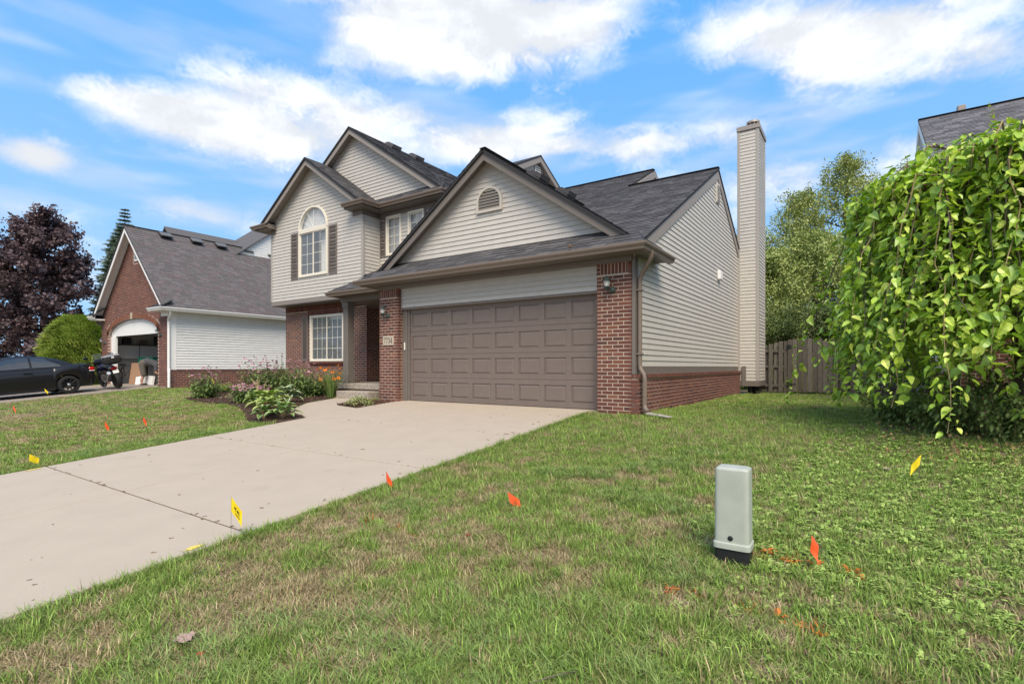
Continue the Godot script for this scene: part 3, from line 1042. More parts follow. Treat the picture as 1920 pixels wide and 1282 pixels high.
func side_wall(h: Node, sk: Cover) -> void:
	var f := fx(0.79)
	var top := func(z: float) -> float:   # underside of the rake at depth -z
		var q := -z
		return 6.12 - 0.53 * (5.9 - q) if q < 5.9 else 6.12 - 0.58 * (q - 5.9)
	sheet(h, "side_wall", M["siding"], f, [Vector2(-0.1, 0.5), Vector2(10.2, 0.5), Vector2(10.2, 3.5), Vector2(5.9, 6.03), Vector2(-0.1, 2.85)], -0.12, 0.118)
	siding_field(sk, f, 0.805, 6.0, func(y):
		var a := maxf(-0.06, 5.9 - (6.10 - y) / 0.53)
		var b := minf(10.1, 5.9 + (6.10 - y) / 0.58)
		return [Vector2(a, b)], 0.1033)
	slab(h, "corner_board", M["trim"], Vector3(0.754, 0.665, 0.055), Vector3(0.815, 2.735, 0.196))
	# rake on the side gable: flat board under the roof edge
	var t := 0.05
	var bw := 0.24
	sheet(h, "rake_board", M["rake"], f, [Vector2(-0.25, 2.86 - t), Vector2(-0.25, 2.86 - t - bw + 0.13), Vector2(0.0, 2.98 - t - bw), Vector2(5.9, 6.12 - t - bw), Vector2(5.9, 6.12 - t)], 0.005, 0.035)
	sheet(h, "rake_board", M["rake"], f, [Vector2(5.9, 6.12 - t), Vector2(5.9, 6.12 - t - bw), Vector2(10.15, 6.12 - 0.58 * 4.25 - t - bw), Vector2(10.15, 6.12 - 0.58 * 4.25 - t)], 0.005, 0.035)
	# gable louvre
	var lv := sub("gable_vent", h)
	slab(lv, "vent_frame", M["siding"], Vector3(0.80, 5.18, -6.06), Vector3(0.835, 5.72, -5.74))
	for k in 9:
		slab(lv, "slat", M["siding"], Vector3(0.83, 5.22 + k * 0.05, -6.03), Vector3(0.855, 5.24 + k * 0.05, -5.77))
	var ex := sub("exhaust_hood", h, Transform3D(Basis(), Vector3(0.80, 3.25, -6.0)))
	slab(ex, "hood", M["white_trim"], Vector3(0, -0.12, -0.12), Vector3(0.09, 0.13, 0.12), 0.02)
	for k in 4: slab(ex, "louvre", M["blind"], Vector3(0.092, -0.1, -0.1 + k * 0.055), Vector3(0.105, 0.09, -0.07 + k * 0.055), 0.003)
	# brick base with ledge
	slab(h, "brick_base", M["mortar_dark"], Vector3(0.55, -0.4, -8.68), Vector3(0.869, 0.60, 0.19), 0.003)
	brick_field(sk, wall_frame(Vector3(0.869, 0, 0.2), Vector3(0, 0, -1)), 8.86, -0.234, 0.59)
	brick_field(sk, wall_frame(Vector3(0.75, 0, 0.194), Vector3.RIGHT), 0.125, -0.098, 0.59, null, 0.006, -0.1)
	slab(h, "ledge_bed", M["mortar_dark"], Vector3(0.70, 0.597, -8.68), Vector3(0.897, 0.655, 0.199), 0.003)
	var g := wall_frame(Vector3(0.899, 0, 0.2), Vector3(0, 0, -1))
	soldier_course(sk, g, -0.01, 8.87, 0.600, 0.662)
	soldier_course(sk, wall_frame(Vector3(0.75, 0, 0.205), Vector3.RIGHT), 0.0, 0.155, 0.600, 0.662)
	slab(h, "skirt_board", M["trim"], Vector3(0.77, 0.662, -8.69), Vector3(0.812, 0.806, 0.05))
	# long roof, front slope
	var up := Vector3(0, 0.53, -1).normalized()
	var fl := sqrt(1 + 0.53 * 0.53)
	var y_at := func(z: float): return 6.12 - 0.53 * (z + 5.9)
	var keep := func(p: Vector3): return p.y > 5.26 - 0.70 * absf(p.x + 2.40) - 0.06 or p.z < -4.4
	roof_deck(h, [Vector3(-1.69, y_at.call(0.1), 0.1), Vector3(0.85, y_at.call(0.1), 0.1), Vector3(0.85, 6.12, -5.9), Vector3(-1.69, 6.12, -5.9)], 0.05)
	shingle_field(sk, Vector3(-1.69, y_at.call(0.1), 0.1), Vector3.RIGHT, up, [Vector2(0, 0), Vector2(2.555, 0), Vector2(2.555, 6.0 * fl), Vector2(0, 6.0 * fl)], keep)
	roof_deck(h, [Vector3(-5.2, y_at.call(-2.0), -2.0), Vector3(-1.69, y_at.call(-2.0), -2.0), Vector3(-1.69, 7.318, -8.16), Vector3(-5.2, 7.318, -8.16)], 0.05)
	shingle_field(sk, Vector3(-5.2, y_at.call(-2.0), -2.0), Vector3.RIGHT, up, [Vector2(0, 0), Vector2(3.51, 0), Vector2(3.51, 6.16 * fl), Vector2(0, 6.16 * fl)], keep)
	roof_deck(h, [Vector3(-1.69, 6.12, -5.9), Vector3(0.85, 6.12, -5.9), Vector3(0.85, 3.6, -10.24), Vector3(-1.69, 3.6, -10.24)], 0.05)
	roof_deck(h, [Vector3(-5.2, 7.318, -8.16), Vector3(-1.69, 7.318, -8.16), Vector3(-1.69, 5.6, -11.5), Vector3(-5.2, 5.6, -11.5)], 0.05)
	bar(h, Vector3(-1.69, 6.132, -5.9), Vector3(0.86, 6.132, -5.9), 0.2, 0.012, M["shingle2"], "ridge_cap")
	bar(h, Vector3(-5.2, 7.33, -8.16), Vector3(-1.68, 7.33, -8.16), 0.2, 0.012, M["shingle2"], "ridge_cap")
	# gable end of the higher rear part, showing over the ridge
	var f2 := fx(-1.70)
	sheet(h, "rear_gable_wall", M["siding"], f2, [Vector2(5.7, 5.9), Vector2(9.5, 5.0), Vector2(10.5, 6.0), Vector2(8.16, 7.25)], -0.12, 0.118)
	siding_field(sk, f2, 6.05, 7.2, func(y): return [Vector2(8.16 - (7.27 - y) / 0.53, 8.16 + (7.27 - y) / 0.53)], 0.1016)
	sheet(h, "rake_board", M["rake"], f2, [Vector2(8.16, 7.26), Vector2(5.5, 7.26 - 2.66 * 0.53), Vector2(5.5, 7.06 - 2.66 * 0.53), Vector2(8.16, 7.06)], 0.02, 0.035)
	sheet(h, "rake_board", M["rake"], f2, [Vector2(8.16, 7.26), Vector2(8.16, 7.06), Vector2(11.0, 7.06 - 2.84 * 0.53), Vector2(11.0, 7.26 - 2.84 * 0.53)], 0.02, 0.035)
	# chimney chase, boxed in siding
	var x0 := 0.80
	var x1 := 1.40
	var z0 := -8.69
	var z1 := -9.95
	var ch := sub("chimney", h)
	slab(ch, "chase", M["siding"], Vector3(x0 + 0.01, 0.22, z1 + 0.01), Vector3(x1 - 0.02, 8.2, z0 - 0.02))
	var cs := Cover.new()
	siding_field(cs, fz(z0 - 0.019), 0.36, 8.13, func(_y): return [Vector2(x0 + 0.06, x1 - 0.085)], 0.1033)
	siding_field(cs, fx(x1 - 0.019), 0.36, 8.13, func(_y): return [Vector2(-z0 + 0.085, -z1 - 0.08)], 0.1033)
	commit_planks(cs, ch, M["siding"], 160)
	for p in [[x1 - 0.085, x1 + 0.004, z0 - 0.085, z0 + 0.004], [x0 - 0.02, x0 + 0.06, z0 - 0.06, z0 + 0.004], [x1 - 0.08, x1 + 0.004, z1 - 0.004, z1 + 0.08]]:
		slab(ch, "corner_board", M["corner_trim"], Vector3(p[0], 0.36, p[2]), Vector3(p[1], 8.13, p[3]))
	slab(ch, "base_band", M["trim"], Vector3(x0 - 0.01, 0.19, z1 - 0.008), Vector3(x1 + 0.01, 0.36, z0 + 0.01))
	slab(h, "skirt_return", M["trim"], Vector3(0.912, 0.19, -8.675), Vector3(1.04, 0.81, -8.655))
	slab(ch, "cap_flashing", M["cap_metal"], Vector3(x0 - 0.035, 8.13, z1 - 0.03), Vector3(x1 + 0.03, 8.27, z0 + 0.03), 0.008)
	var mb := MB.new()
	mb.lathe(Transform3D(Basis(), Vector3(1.15, 8.27, -9.25)), [Vector2(0.13, 0.0), Vector2(0.15, 0.05), Vector2(0.12, 0.06), Vector2(0.12, 0.28)], 16)
	put(mb, "flue", M["cap_metal"], ch)
	mb = MB.new()
	mb.lathe(Transform3D(Basis(), Vector3(1.15, 8.27, -9.25)), [Vector2(0.19, 0.24), Vector2(0.2, 0.30), Vector2(0.1, 0.34), Vector2(0.0, 0.345)], 16)
	for k in 10:
		var a := TAU * k / 10
		mb.tube([Vector3(1.15 + 0.18 * cos(a), 8.30, -9.25 + 0.18 * sin(a)), Vector3(1.15 + 0.19 * cos(a), 8.52, -9.25 + 0.19 * sin(a))], [0.01, 0.01], 5)
	for y in [8.32, 8.42]:
		var ring := []
		var rr := []
		for k in 17:
			ring.append(Vector3(1.15 + 0.185 * cos(TAU * k / 16), y, -9.25 + 0.185 * sin(TAU * k / 16))); rr.append(0.012)
		mb.tube(ring, rr, 5)
	put(mb, "spark_cage", M["cap_metal"], ch)
	# posts under the floating chase
	for z in [-8.95, -9.7]: slab(ch, "support", M["black_metal"], Vector3(1.05, -0.3, z - 0.05), Vector3(1.15, 0.19, z + 0.05))
	# downspout at the front corner
	var ds := sub("downspout", h)
	mb = MB.new()
	var path := [Vector3(1.12, 2.74, 0.26), Vector3(1.12, 2.66, 0.25), Vector3(1.08, 2.58, 0.21), Vector3(0.93, 2.42, 0.13), Vector3(0.865, 2.30, 0.10), Vector3(0.862, 2.18, 0.10), Vector3(0.862, 0.84, 0.10), Vector3(0.875, 0.76, 0.11), Vector3(0.945, 0.66, 0.13), Vector3(0.965, 0.56, 0.135), Vector3(0.958, 0.16, 0.135), Vector3(0.965, 0.09, 0.14), Vector3(1.03, 0.03, 0.19)]
	var rad := []
	for p in path: rad.append(0.042)
	mb.tube(path, rad, 8)
	put(mb, "pipe", M["gutter"], ds)
	for y in [2.1, 1.0]: slab(ds, "strap", M["gutter"], Vector3(0.80, y, 0.052), Vector3(0.912, y + 0.03, 0.15), 0.002)

func upper_storey(h: Node, sk: Cover) -> void:
	# projecting left bay with the arched window
	var z1 := -1.2
	var f := fz(z1)
	var xa := -12.45
	var xb := -7.86
	var c := -10.155
	var ry := 7.22
	var s := 0.69
	var ax := -10.165
	var ar := 0.735
	var arch := func(y: float) -> Vector2:   # opening of the arched window at a height
		if y < 3.63 or y > 5.08 + ar: return Vector2(0, 0)
		var w := ar if y < 5.08 else sqrt(maxf(0.0, ar * ar - (y - 5.08) * (y - 5.08)))
		return Vector2(ax - w + 0.02, ax + w - 0.02)
	siding_field(sk, f, 2.955, ry - 0.12, func(y):
		var w: float = (ry - 0.09 - y) / s
		var a := maxf(xa + 0.045, c - w)
		var b := minf(xb - 0.045, c + w)
		var o: Vector2 = arch.call(y)
		if o.y - o.x > 0.05: return [Vector2(a, o.x), Vector2(o.y, b)]
		return [Vector2(a, b)], 0.1033)
	# sheathing round the opening
	var low := 2.86
	for p in [[Vector2(xa, low), Vector2(ax - ar, low), Vector2(ax - ar, 6.6), Vector2(xa, 5.3)], [Vector2(ax + ar, low), Vector2(xb, low), Vector2(xb, 5.3), Vector2(ax + ar, 6.6)], [Vector2(ax - ar, low), Vector2(ax + ar, low), Vector2(ax + ar, 3.62), Vector2(ax - ar, 3.62)]]:
		sheet(h, "bay_wall", M["siding"], f, p, -0.12, 0.118)
	var over := [Vector2(ax + ar, 5.08)]
	for k in range(1, 13): over.append(Vector2(ax + ar * cos(PI * k / 12.0), 5.08 + ar * sin(PI * k / 12.0)))
	over.append_array([Vector2(ax - ar, 6.6), Vector2(c, ry - 0.1), Vector2(ax + ar, 6.6)])
	over.reverse()
	sheet(h, "bay_wall", M["siding"], f, over, -0.12, 0.118)
	slab(h, "corner_board", M["corner_trim"], Vector3(xa - 0.01, 2.955, z1 - 0.08), Vector3(xa + 0.05, 5.28, z1 + 0.03))
	slab(h, "corner_board", M["corner_trim"], Vector3(xb - 0.05, 2.955, z1 - 0.06), Vector3(xb + 0.03, 5.20, z1 + 0.03))
	slab(h, "overhang_band", M["band"], Vector3(xa - 0.005, 2.822, z1 - 0.6), Vector3(xb + 0.01, 2.953, z1 + 0.012))
	slab(h, "bay_floor", M["trim"], Vector3(xa, 2.80, -1.85), Vector3(-5.6, 2.822, z1 + 0.0))
	slab(h, "bay_flank", M["siding"], Vector3(xa, 2.96, -8.0), Vector3(xa + 0.12, 5.3, z1 - 0.13))
	# arched window
	arch_window(h, f, ax, ar)
	shutter(h, f, -11.32, -10.945, 3.59, 5.08)
	shutter(h, f, -9.39, -8.99, 3.59, 5.08)
	rake_pair(h, f, c, ry, s, 2.32, 2.40, 0.30, M["rake"], 0.17)
	# roof of the bay
	var fl := sqrt(1 + s * s)
	roof_deck(h, [Vector3(c, ry, -0.86), Vector3(c + 2.62, ry - s * 2.62, -0.86), Vector3(c + 2.62, ry - s * 2.62, -2.0), Vector3(c, ry, -3.6)], 0.055)
	shingle_field(sk, Vector3(c + 2.62, ry - s * 2.62, -0.85), Vector3(0, 0, -1), Vector3(-1, s, 0).normalized(), [Vector2(0, 0), Vector2(0.99, 0), Vector2(0.99, 2.62 * fl), Vector2(0, 2.62 * fl)])
	roof_deck(h, [Vector3(c, ry, -0.86), Vector3(c, ry, -3.6), Vector3(c - 2.62, ry - s * 2.62, -3.6), Vector3(c - 2.62, ry - s * 2.62, -0.86)], 0.055)
	# cornice returns and gutters
	gutter_run(h, Vector3(-12.97, 5.50, -0.90), Vector3(-12.16, 5.50, -0.90), Vector3(0, 0, 1), M["gutter"], "gutter", 1.0, 0.0)
	gutter_run(h, Vector3(-12.97, 5.50, -3.0), Vector3(-12.97, 5.50, -0.90), Vector3(-1, 0, 0), M["gutter"], "gutter", 0.0, 1.0)
	gutter_run(h, Vector3(-8.32, 5.46, -0.90), Vector3(-7.52, 5.46, -0.90), Vector3(0, 0, 1), M["gutter"], "gutter", 0.0, 1.0)
	gutter_run(h, Vector3(-7.52, 5.46, -0.90), Vector3(-7.52, 5.46, -1.50), Vector3(1, 0, 0), M["gutter"], "gutter", 1.0, -1.0)
	gutter_run(h, Vector3(-7.52, 5.46, -1.50), Vector3(-5.12, 5.46, -1.50), Vector3(0, 0, 1), M["gutter"], "gutter", -1.0, 1.0)
	gutter_run(h, Vector3(-5.12, 5.46, -1.50), Vector3(-5.12, 5.46, -6.0), Vector3(1, 0, 0), M["gutter"], "gutter", 1.0, 0.0)
	slab(h, "soffit", M["trim"], Vector3(-12.97, 5.35, -1.21), Vector3(-12.14, 5.385, -0.90))
	slab(h, "soffit", M["trim"], Vector3(-12.97, 5.345, -4.0), Vector3(xa - 0.012, 5.38, -1.215))
	slab(h, "cornice_return", M["trim"], Vector3(-12.95, 5.386, -1.19), Vector3(-12.16, 5.50, -0.905))
	slab(h, "cornice_frieze", M["trim"], Vector3(xa - 0.012, 5.21, -1.19), Vector3(-12.17, 5.345, -1.165))
	roof_deck(h, [Vector3(-13.02, 5.515, -0.84), Vector3(-12.2, 5.515, -0.84), Vector3(-12.2, 5.60, -1.19), Vector3(-12.6, 5.60, -1.19)], 0.02)
	slab(h, "soffit", M["trim"], Vector3(-8.32, 5.30, -1.18), Vector3(-7.53, 5.345, -0.90))
	slab(h, "soffit", M["trim"], Vector3(-7.855, 5.295, -1.84), Vector3(-7.53, 5.335, -1.185))
	slab(h, "cornice_return", M["trim"], Vector3(-8.30, 5.346, -1.165), Vector3(-7.53, 5.45, -0.905))
	slab(h, "cornice_frieze", M["trim"], Vector3(-8.26, 5.17, -1.175), Vector3(xb + 0.035, 5.294, -1.155))
	slab(h, "soffit", M["trim"], Vector3(-7.525, 5.31, -1.835), Vector3(-5.12, 5.34, -1.50))
	roof_deck(h, [Vector3(-8.28, 5.475, -0.84), Vector3(-7.46, 5.475, -0.84), Vector3(-7.7, 5.60, -1.10), Vector3(-8.28, 5.56, -1.17)], 0.02)
	# return wall
	var fr := fx(xb)
	sheet(h, "return_wall", M["siding"], fr, [Vector2(1.21, 2.9), Vector2(1.95, 2.9), Vector2(1.95, 5.3), Vector2(1.21, 5.3)], -0.1, 0.098)
	siding_field(sk, fr, 2.955, 5.20, func(_y): return [Vector2(1.225, 1.81)], 0.1033)
	slab(h, "frieze_board", M["trim"], Vector3(xb + 0.002, 5.165, -1.835), Vector3(xb + 0.03, 5.294, -1.16))
	slab(h, "corner_board", M["corner_trim"], Vector3(xb + 0.002, 2.955, -1.832), Vector3(xb + 0.035, 5.165, -1.80))
	# wall with the pair of windows
	var z2 := -1.84
	var g := fz(z2)
	siding_field(sk, g, 3.0, 5.20, func(y):
		if y > 4.04 and y < 5.19: return [Vector2(xb + 0.01, -7.55), Vector2(-6.955, -6.66), Vector2(-6.05, -5.5)]
		return [Vector2(xb + 0.01, -5.5)], 0.1033)
	for p in [[xb, -7.55, 2.9, 5.3], [-6.955, -6.66, 2.9, 5.3], [-6.05, -5.42, 2.9, 5.3], [-7.55, -6.955, 2.9, 4.04], [-6.66, -6.05, 2.9, 4.04], [-7.55, -6.955, 5.19, 5.3], [-6.66, -6.05, 5.19, 5.3]]:
		slab(h, "front_wall", M["siding"], Vector3(p[0], p[2], z2 - 0.12), Vector3(p[1], p[3], z2 - 0.002), 0.0005)
	window(h, g, -7.565, -6.945, 4.03, 5.19, 1, 2, 4, M["cream"], {"blind": 0.98})
	window(h, g, -6.667, -6.046, 4.03, 5.19, 1, 2, 4, M["cream"], {"blind": 0.25})
	shutter(h, g, -7.85, -7.575, 4.02, 5.18)
	shutter(h, g, -6.035, -5.75, 4.02, 5.18)
	slab(h, "frieze_board", M["trim"], Vector3(xb + 0.035, 5.195, z2 + 0.0), Vector3(-5.45, 5.308, z2 + 0.03))
	slab(h, "flank_wall", M["siding"], Vector3(-5.55, 2.9, -8.0), Vector3(-5.43, 5.4, z2 - 0.13))
	# main gable over it
	var gc := -8.97
	var gy := 8.13
	var gs := 0.68
	var fg := fz(-1.86)
	sheet(h, "main_gable_wall", M["siding"], fg, [Vector2(gc - 3.5, 5.4), Vector2(gc + 3.5, 5.4), Vector2(gc + 3.5, 5.55), Vector2(gc, gy - 0.1), Vector2(gc - 3.5, 5.55)], -0.12, 0.118)
	siding_field(sk, fg, 5.78, gy - 0.11, func(y):
		var w: float = (gy - 0.09 - y) / gs
		return [Vector2(maxf(gc - w, -11.6), gc + w)], 0.1033)
	rake_pair(h, fg, gc, gy, gs, 3.72, 3.74, 0.26, M["rake"], 0.17)
	var gl := sqrt(1 + gs * gs)
	roof_deck(h, [Vector3(gc, gy, -1.57), Vector3(gc + 3.95, gy - gs * 3.95, -1.57), Vector3(gc + 3.95, gy - gs * 3.95, -8.5), Vector3(gc, gy, -8.5)], 0.055)
	shingle_field(sk, Vector3(gc + 3.95, gy - gs * 3.95, -1.56), Vector3(0, 0, -1), Vector3(-1, gs, 0).normalized(), [Vector2(0, 0), Vector2(6.9, 0), Vector2(6.9, 3.95 * gl), Vector2(0, 3.95 * gl)])
	roof_deck(h, [Vector3(gc, gy, -1.57), Vector3(gc, gy, -8.5), Vector3(gc - 3.95, gy - gs * 3.95, -8.5), Vector3(gc - 3.95, gy - gs * 3.95, -1.57)], 0.055)
	for z in [-2.95, -4.0]:
		roof_vent(h, Vector3(gc + 0.45, gy - gs * 0.45 + 0.01, z), Vector3(0, 0, -1), Vector3(-1, gs, 0).normalized(), M["shingle3"])
	# skirt roof between the gable and its gutter
	roof_deck(h, [Vector3(-7.50, 5.475, -1.44), Vector3(-5.06, 5.475, -1.44), Vector3(-5.3, 5.78, -1.87), Vector3(-8.0, 5.78, -1.87)], 0.03)
	shingle_field(sk, Vector3(-8.0, 5.478, -1.44), Vector3.RIGHT, Vector3(0, 0.305, -0.43).normalized(), [Vector2(0.5, 0), Vector2(2.94, 0), Vector2(2.7, 0.527), Vector2(0.0, 0.527)])
	# right-facing cross gable far up
	var fc := fx(-5.2)
	var py := 7.99
	var pz := 6.42
	sheet(h, "cross_gable_wall", M["siding"], fc, [Vector2(pz - 3.2, 6.2), Vector2(pz + 3.2, 6.2), Vector2(pz, py - 0.08)], -0.12, 0.118)
	siding_field(sk, fc, 6.4, py - 0.1, func(y): return [Vector2(pz - (py - 0.07 - y) / 0.52, pz + (py - 0.07 - y) / 0.52)], 0.1033)
	sheet(h, "rake_board", M["rake"], fc, [Vector2(pz, py - 0.05), Vector2(pz - 3.2, py - 0.05 - 1.664), Vector2(pz - 3.2, py - 0.25 - 1.664), Vector2(pz, py - 0.25)], 0.02, 0.15)
	sheet(h, "rake_board", M["rake"], fc, [Vector2(pz, py - 0.05), Vector2(pz, py - 0.25), Vector2(pz + 3.2, py - 0.25 - 1.664), Vector2(pz + 3.2, py - 0.05 - 1.664)], 0.02, 0.15)
	var cv := sub("gable_vent", h)
	slab(cv, "vent_frame", M["white_trim"], Vector3(-5.18, 7.30, -6.58), Vector3(-5.14, 7.62, -6.26))
	for k in 4: slab(cv, "slat", M["roof_edge"], Vector3(-5.138, 7.34 + k * 0.07, -6.55), Vector3(-5.13, 7.37 + k * 0.07, -6.29), 0.002)
	roof_deck(h, [Vector3(-8.97, py, -pz), Vector3(-5.02, py, -pz), Vector3(-5.02, py - 1.7, -pz + 3.27), Vector3(-8.97, py - 1.7, -pz + 3.27)], 0.05)
	roof_deck(h, [Vector3(-8.97, py, -pz), Vector3(-5.02, py, -pz), Vector3(-5.02, py - 1.7, -pz - 3.27), Vector3(-8.97, py - 1.7, -pz - 3.27)], 0.05)

func arch_window(h: Node, f: Transform3D, ax: float, ar: float) -> void:
	# lower pair of sashes
	var w := window(h, f, ax - ar, ax + ar, 3.62, 5.06, 2, 2, 4, M["cream"], {"fw": 0.06, "screen": true})
	w.set_meta("label", "arched window with two sashes below a sunburst fanlight")
	# fanlight
	var mb := MB.new()
	var ring := func(r0: float, r1: float, za: float, zb: float):
		for k in 24:
			var a := PI * k / 24.0
			var b := PI * (k + 1) / 24.0
			var p := func(r: float, t: float, z: float): return f * Vector3(ax + r * cos(t), 5.08 + r * sin(t), z)
			mb.quad(p.call(r1, a, zb), p.call(r1, b, zb), p.call(r0, b, zb), p.call(r0, a, zb))
			mb.quad(p.call(r1, a, za), p.call(r1, b, za), p.call(r1, b, zb), p.call(r1, a, zb))
			mb.quad(p.call(r0, a, zb), p.call(r0, b, zb), p.call(r0, b, za), p.call(r0, a, za))
	ring.call(ar - 0.06, ar, -0.05, 0.052)
	mb.ocbox(f * Transform3D(Basis(), Vector3(ax, 5.10, 0.0)), Vector3(ar * 2 - 0.02, 0.075, 0.09), 0.006)
	put(mb, "fanlight_frame", M["cream"], w)
	mb = MB.new()
	ring.call(0.26, 0.275, -0.012, 0.0)
	for k in range(1, 6):
		var a := PI * k / 6.0
		var d := Vector3(cos(a), sin(a), 0)
		bar_in(mb, f * (Vector3(ax, 5.12, -0.006) + d * 0.03), f * (Vector3(ax, 5.08, -0.006) + d * (ar - 0.06)), 0.012, 0.014, Vector3(0, 0, 1), 0.002)
	put(mb, "glazing_bars", M["cream"], w)
	for k in 6:
		mb = MB.new()
		var p := [f * Vector3(ax, 5.10, 0.004)]
		for q in 5:
			var a := PI * (k + q / 4.0) / 6.0
			p.append(f * Vector3(ax + (ar - 0.05) * cos(a), 5.08 + (ar - 0.05) * sin(a), 0.004))
		mb.poly(p)
		put(mb, "pane", M["glass"], w)
	mb = MB.new()
	var sh := []
	for k in 13: sh.append(Vector2(ax + (ar - 0.04) * cos(PI * k / 12.0), 5.09 + (ar - 0.04) * sin(PI * k / 12.0)))
	mb.extrude(sh, f * Transform3D(Basis(), Vector3(0, 0, -0.11)), 0.01)
	put(mb, "fan_shade", M["blind"], w)
	mb = MB.new()
	for k in 9:
		mb.obox(f * Transform3D(Basis(Vector3.UP, 0.6 if k % 2 else -0.6), Vector3(ax + 0.09 + k * 0.068, 4.34, -0.22)), Vector3(0.085, 1.35, 0.006))
	put(mb, "curtain", M["blind"], w)

func porch(h: Node, sk: Cover) -> void:
	# brick wall of the ground floor, left of the porch
	var zb := -1.68
	var f := fz(zb)
	var x0 := -12.40
	var x1 := -8.25
	var wx0 := -10.99
	var wx1 := -9.29
	for p in [[x0, wx0, -0.3, 2.80], [wx1, x1 - 0.006, -0.3, 2.80], [wx0, wx1, -0.3, 0.96], [wx0, wx1, 2.46, 2.80]]:
		slab(h, "brick_wall", M["mortar"], Vector3(p[0], p[2], zb - 0.25), Vector3(p[1], p[3], zb - 0.004), 0.0005)
	var ff := wall_frame(Vector3(x0, 0, zb - 0.004), Vector3.RIGHT)
	brick_field(sk, ff, x1 - x0, -0.1, 2.62, func(u, y): return not (x0 + u > wx0 - 0.02 and x0 + u < wx1 + 0.02 and y > 0.88 and y < 2.62))
	soldier_course(sk, ff, 0.0, x1 - x0, 2.62, 2.80, 0.012)
	soldier_course(sk, ff, 1.25, 3.3, 2.46, 2.615, 0.008)
	soldier_course(sk, ff, 1.38, 3.16, 0.885, 0.955, 0.05)
	soldier_course(sk, ff, 1.38, 3.16, 0.80, 0.88, 0.01)
	window(h, f, wx0, wx1, 0.96, 2.46, 2, 3, 4, M["cream"], {"blind": 0.12, "screen": true})
	shutter(h, f, -11.45, -11.13, 0.98, 2.44)
	# wall running back beside the entrance
	slab(h, "brick_wall", M["mortar"], Vector3(x1 - 0.25, -0.3, -5.0), Vector3(x1 - 0.004, 2.80, zb - 0.252), 0.0005)
	brick_field(sk, wall_frame(Vector3(x1 - 0.004, 0, zb - 0.01), Vector3(0, 0, -1)), 3.2, 0.3, 2.58)
	soldier_course(sk, wall_frame(Vector3(x1 - 0.004, 0, zb - 0.01), Vector3(0, 0, -1)), 0.0, 3.2, 2.60, 2.79, 0.010)
	slab(h, "entry_wall", M["trim"], Vector3(x1, -0.2, -4.6), Vector3(-5.585, 2.8, -4.45))
	# floor, steps
	slab(h, "porch_floor", M["concrete_step"], Vector3(-7.95, 0.20, -4.4), Vector3(-5.592, 0.345, -0.32), 0.012)
	slab(h, "porch_base", M["mortar_dark"], Vector3(-7.90, -0.2, -4.4), Vector3(-5.6, 0.20, -0.37))
	brick_field(sk, wall_frame(Vector3(-7.90, 0, -0.37), Vector3.RIGHT), 2.3, -0.01, 0.2)
	slab(h, "porch_step", M["concrete_step"], Vector3(-7.35, -0.2, -0.36), Vector3(-6.13, 0.165, 0.10), 0.015)
	# column
	var cm := sub("porch_column", h, Transform3D(Basis(), Vector3(-7.74, 0.345, -0.60)))
	slab(cm, "shaft", M["trim"], Vector3(-0.10, 0.30, -0.12), Vector3(0.10, 2.08, 0.10), 0.008)
	slab(cm, "base", M["trim"], Vector3(-0.12, 0.0, -0.14), Vector3(0.12, 0.30, 0.12), 0.01)
	slab(cm, "capital", M["trim"], Vector3(-0.125, 2.08, -0.145), Vector3(0.125, 2.22, 0.125), 0.01)
	# beam and ceiling
	slab(h, "porch_beam", M["trim"], Vector3(-7.90, 2.567, -0.74), Vector3(-5.60, 2.72, -0.46))
	slab(h, "porch_ceiling", M["trim"], Vector3(-8.24, 2.60, -4.44), Vector3(-5.6, 2.64, -0.75))
	slab(h, "soffit", M["trim"], Vector3(-7.92, 2.722, -1.19), Vector3(-5.95, 2.742, -0.16))
	gutter_run(h, Vector3(-7.92, 2.80, -0.16), Vector3(-5.95, 2.80, -0.16), Vector3(0, 0, 1), M["gutter"], "gutter", 1.0, 0.0)
	gutter_run(h, Vector3(-7.92, 2.80, -1.18), Vector3(-7.92, 2.80, -0.16), Vector3(-1, 0, 0), M["gutter"], "gutter", 0.0, 1.0)
	roof_deck(h, [Vector3(-7.97, 2.815, -0.10), Vector3(-5.6, 2.815, -0.10), Vector3(-5.6, 3.40, -1.19), Vector3(-7.45, 3.40, -1.19)], 0.03)
	shingle_field(sk, Vector3(-8.0, 2.818, -0.10), Vector3.RIGHT, Vector3(0, 0.585, -1.09).normalized(), [Vector2(0.03, 0), Vector2(2.4, 0), Vector2(2.4, 1.23), Vector2(0.55, 1.23)], null, 0.142, Vector2(0.2, 0.36), 0.6)
	roof_deck(h, [Vector3(-7.97, 2.815, -0.10), Vector3(-7.45, 3.40, -1.19), Vector3(-7.97, 2.815, -1.19)], 0.03)
	roof_deck(h, [Vector3(-7.86, 3.41, -1.19), Vector3(-5.6, 3.41, -1.19), Vector3(-5.6, 3.7, -1.86), Vector3(-7.86, 3.7, -1.86)], 0.03)
	slab(h, "doorbell_camera", M["white_trim"], Vector3(-5.66, 1.92, 0.02), Vector3(-5.592, 1.97, 0.09), 0.01)

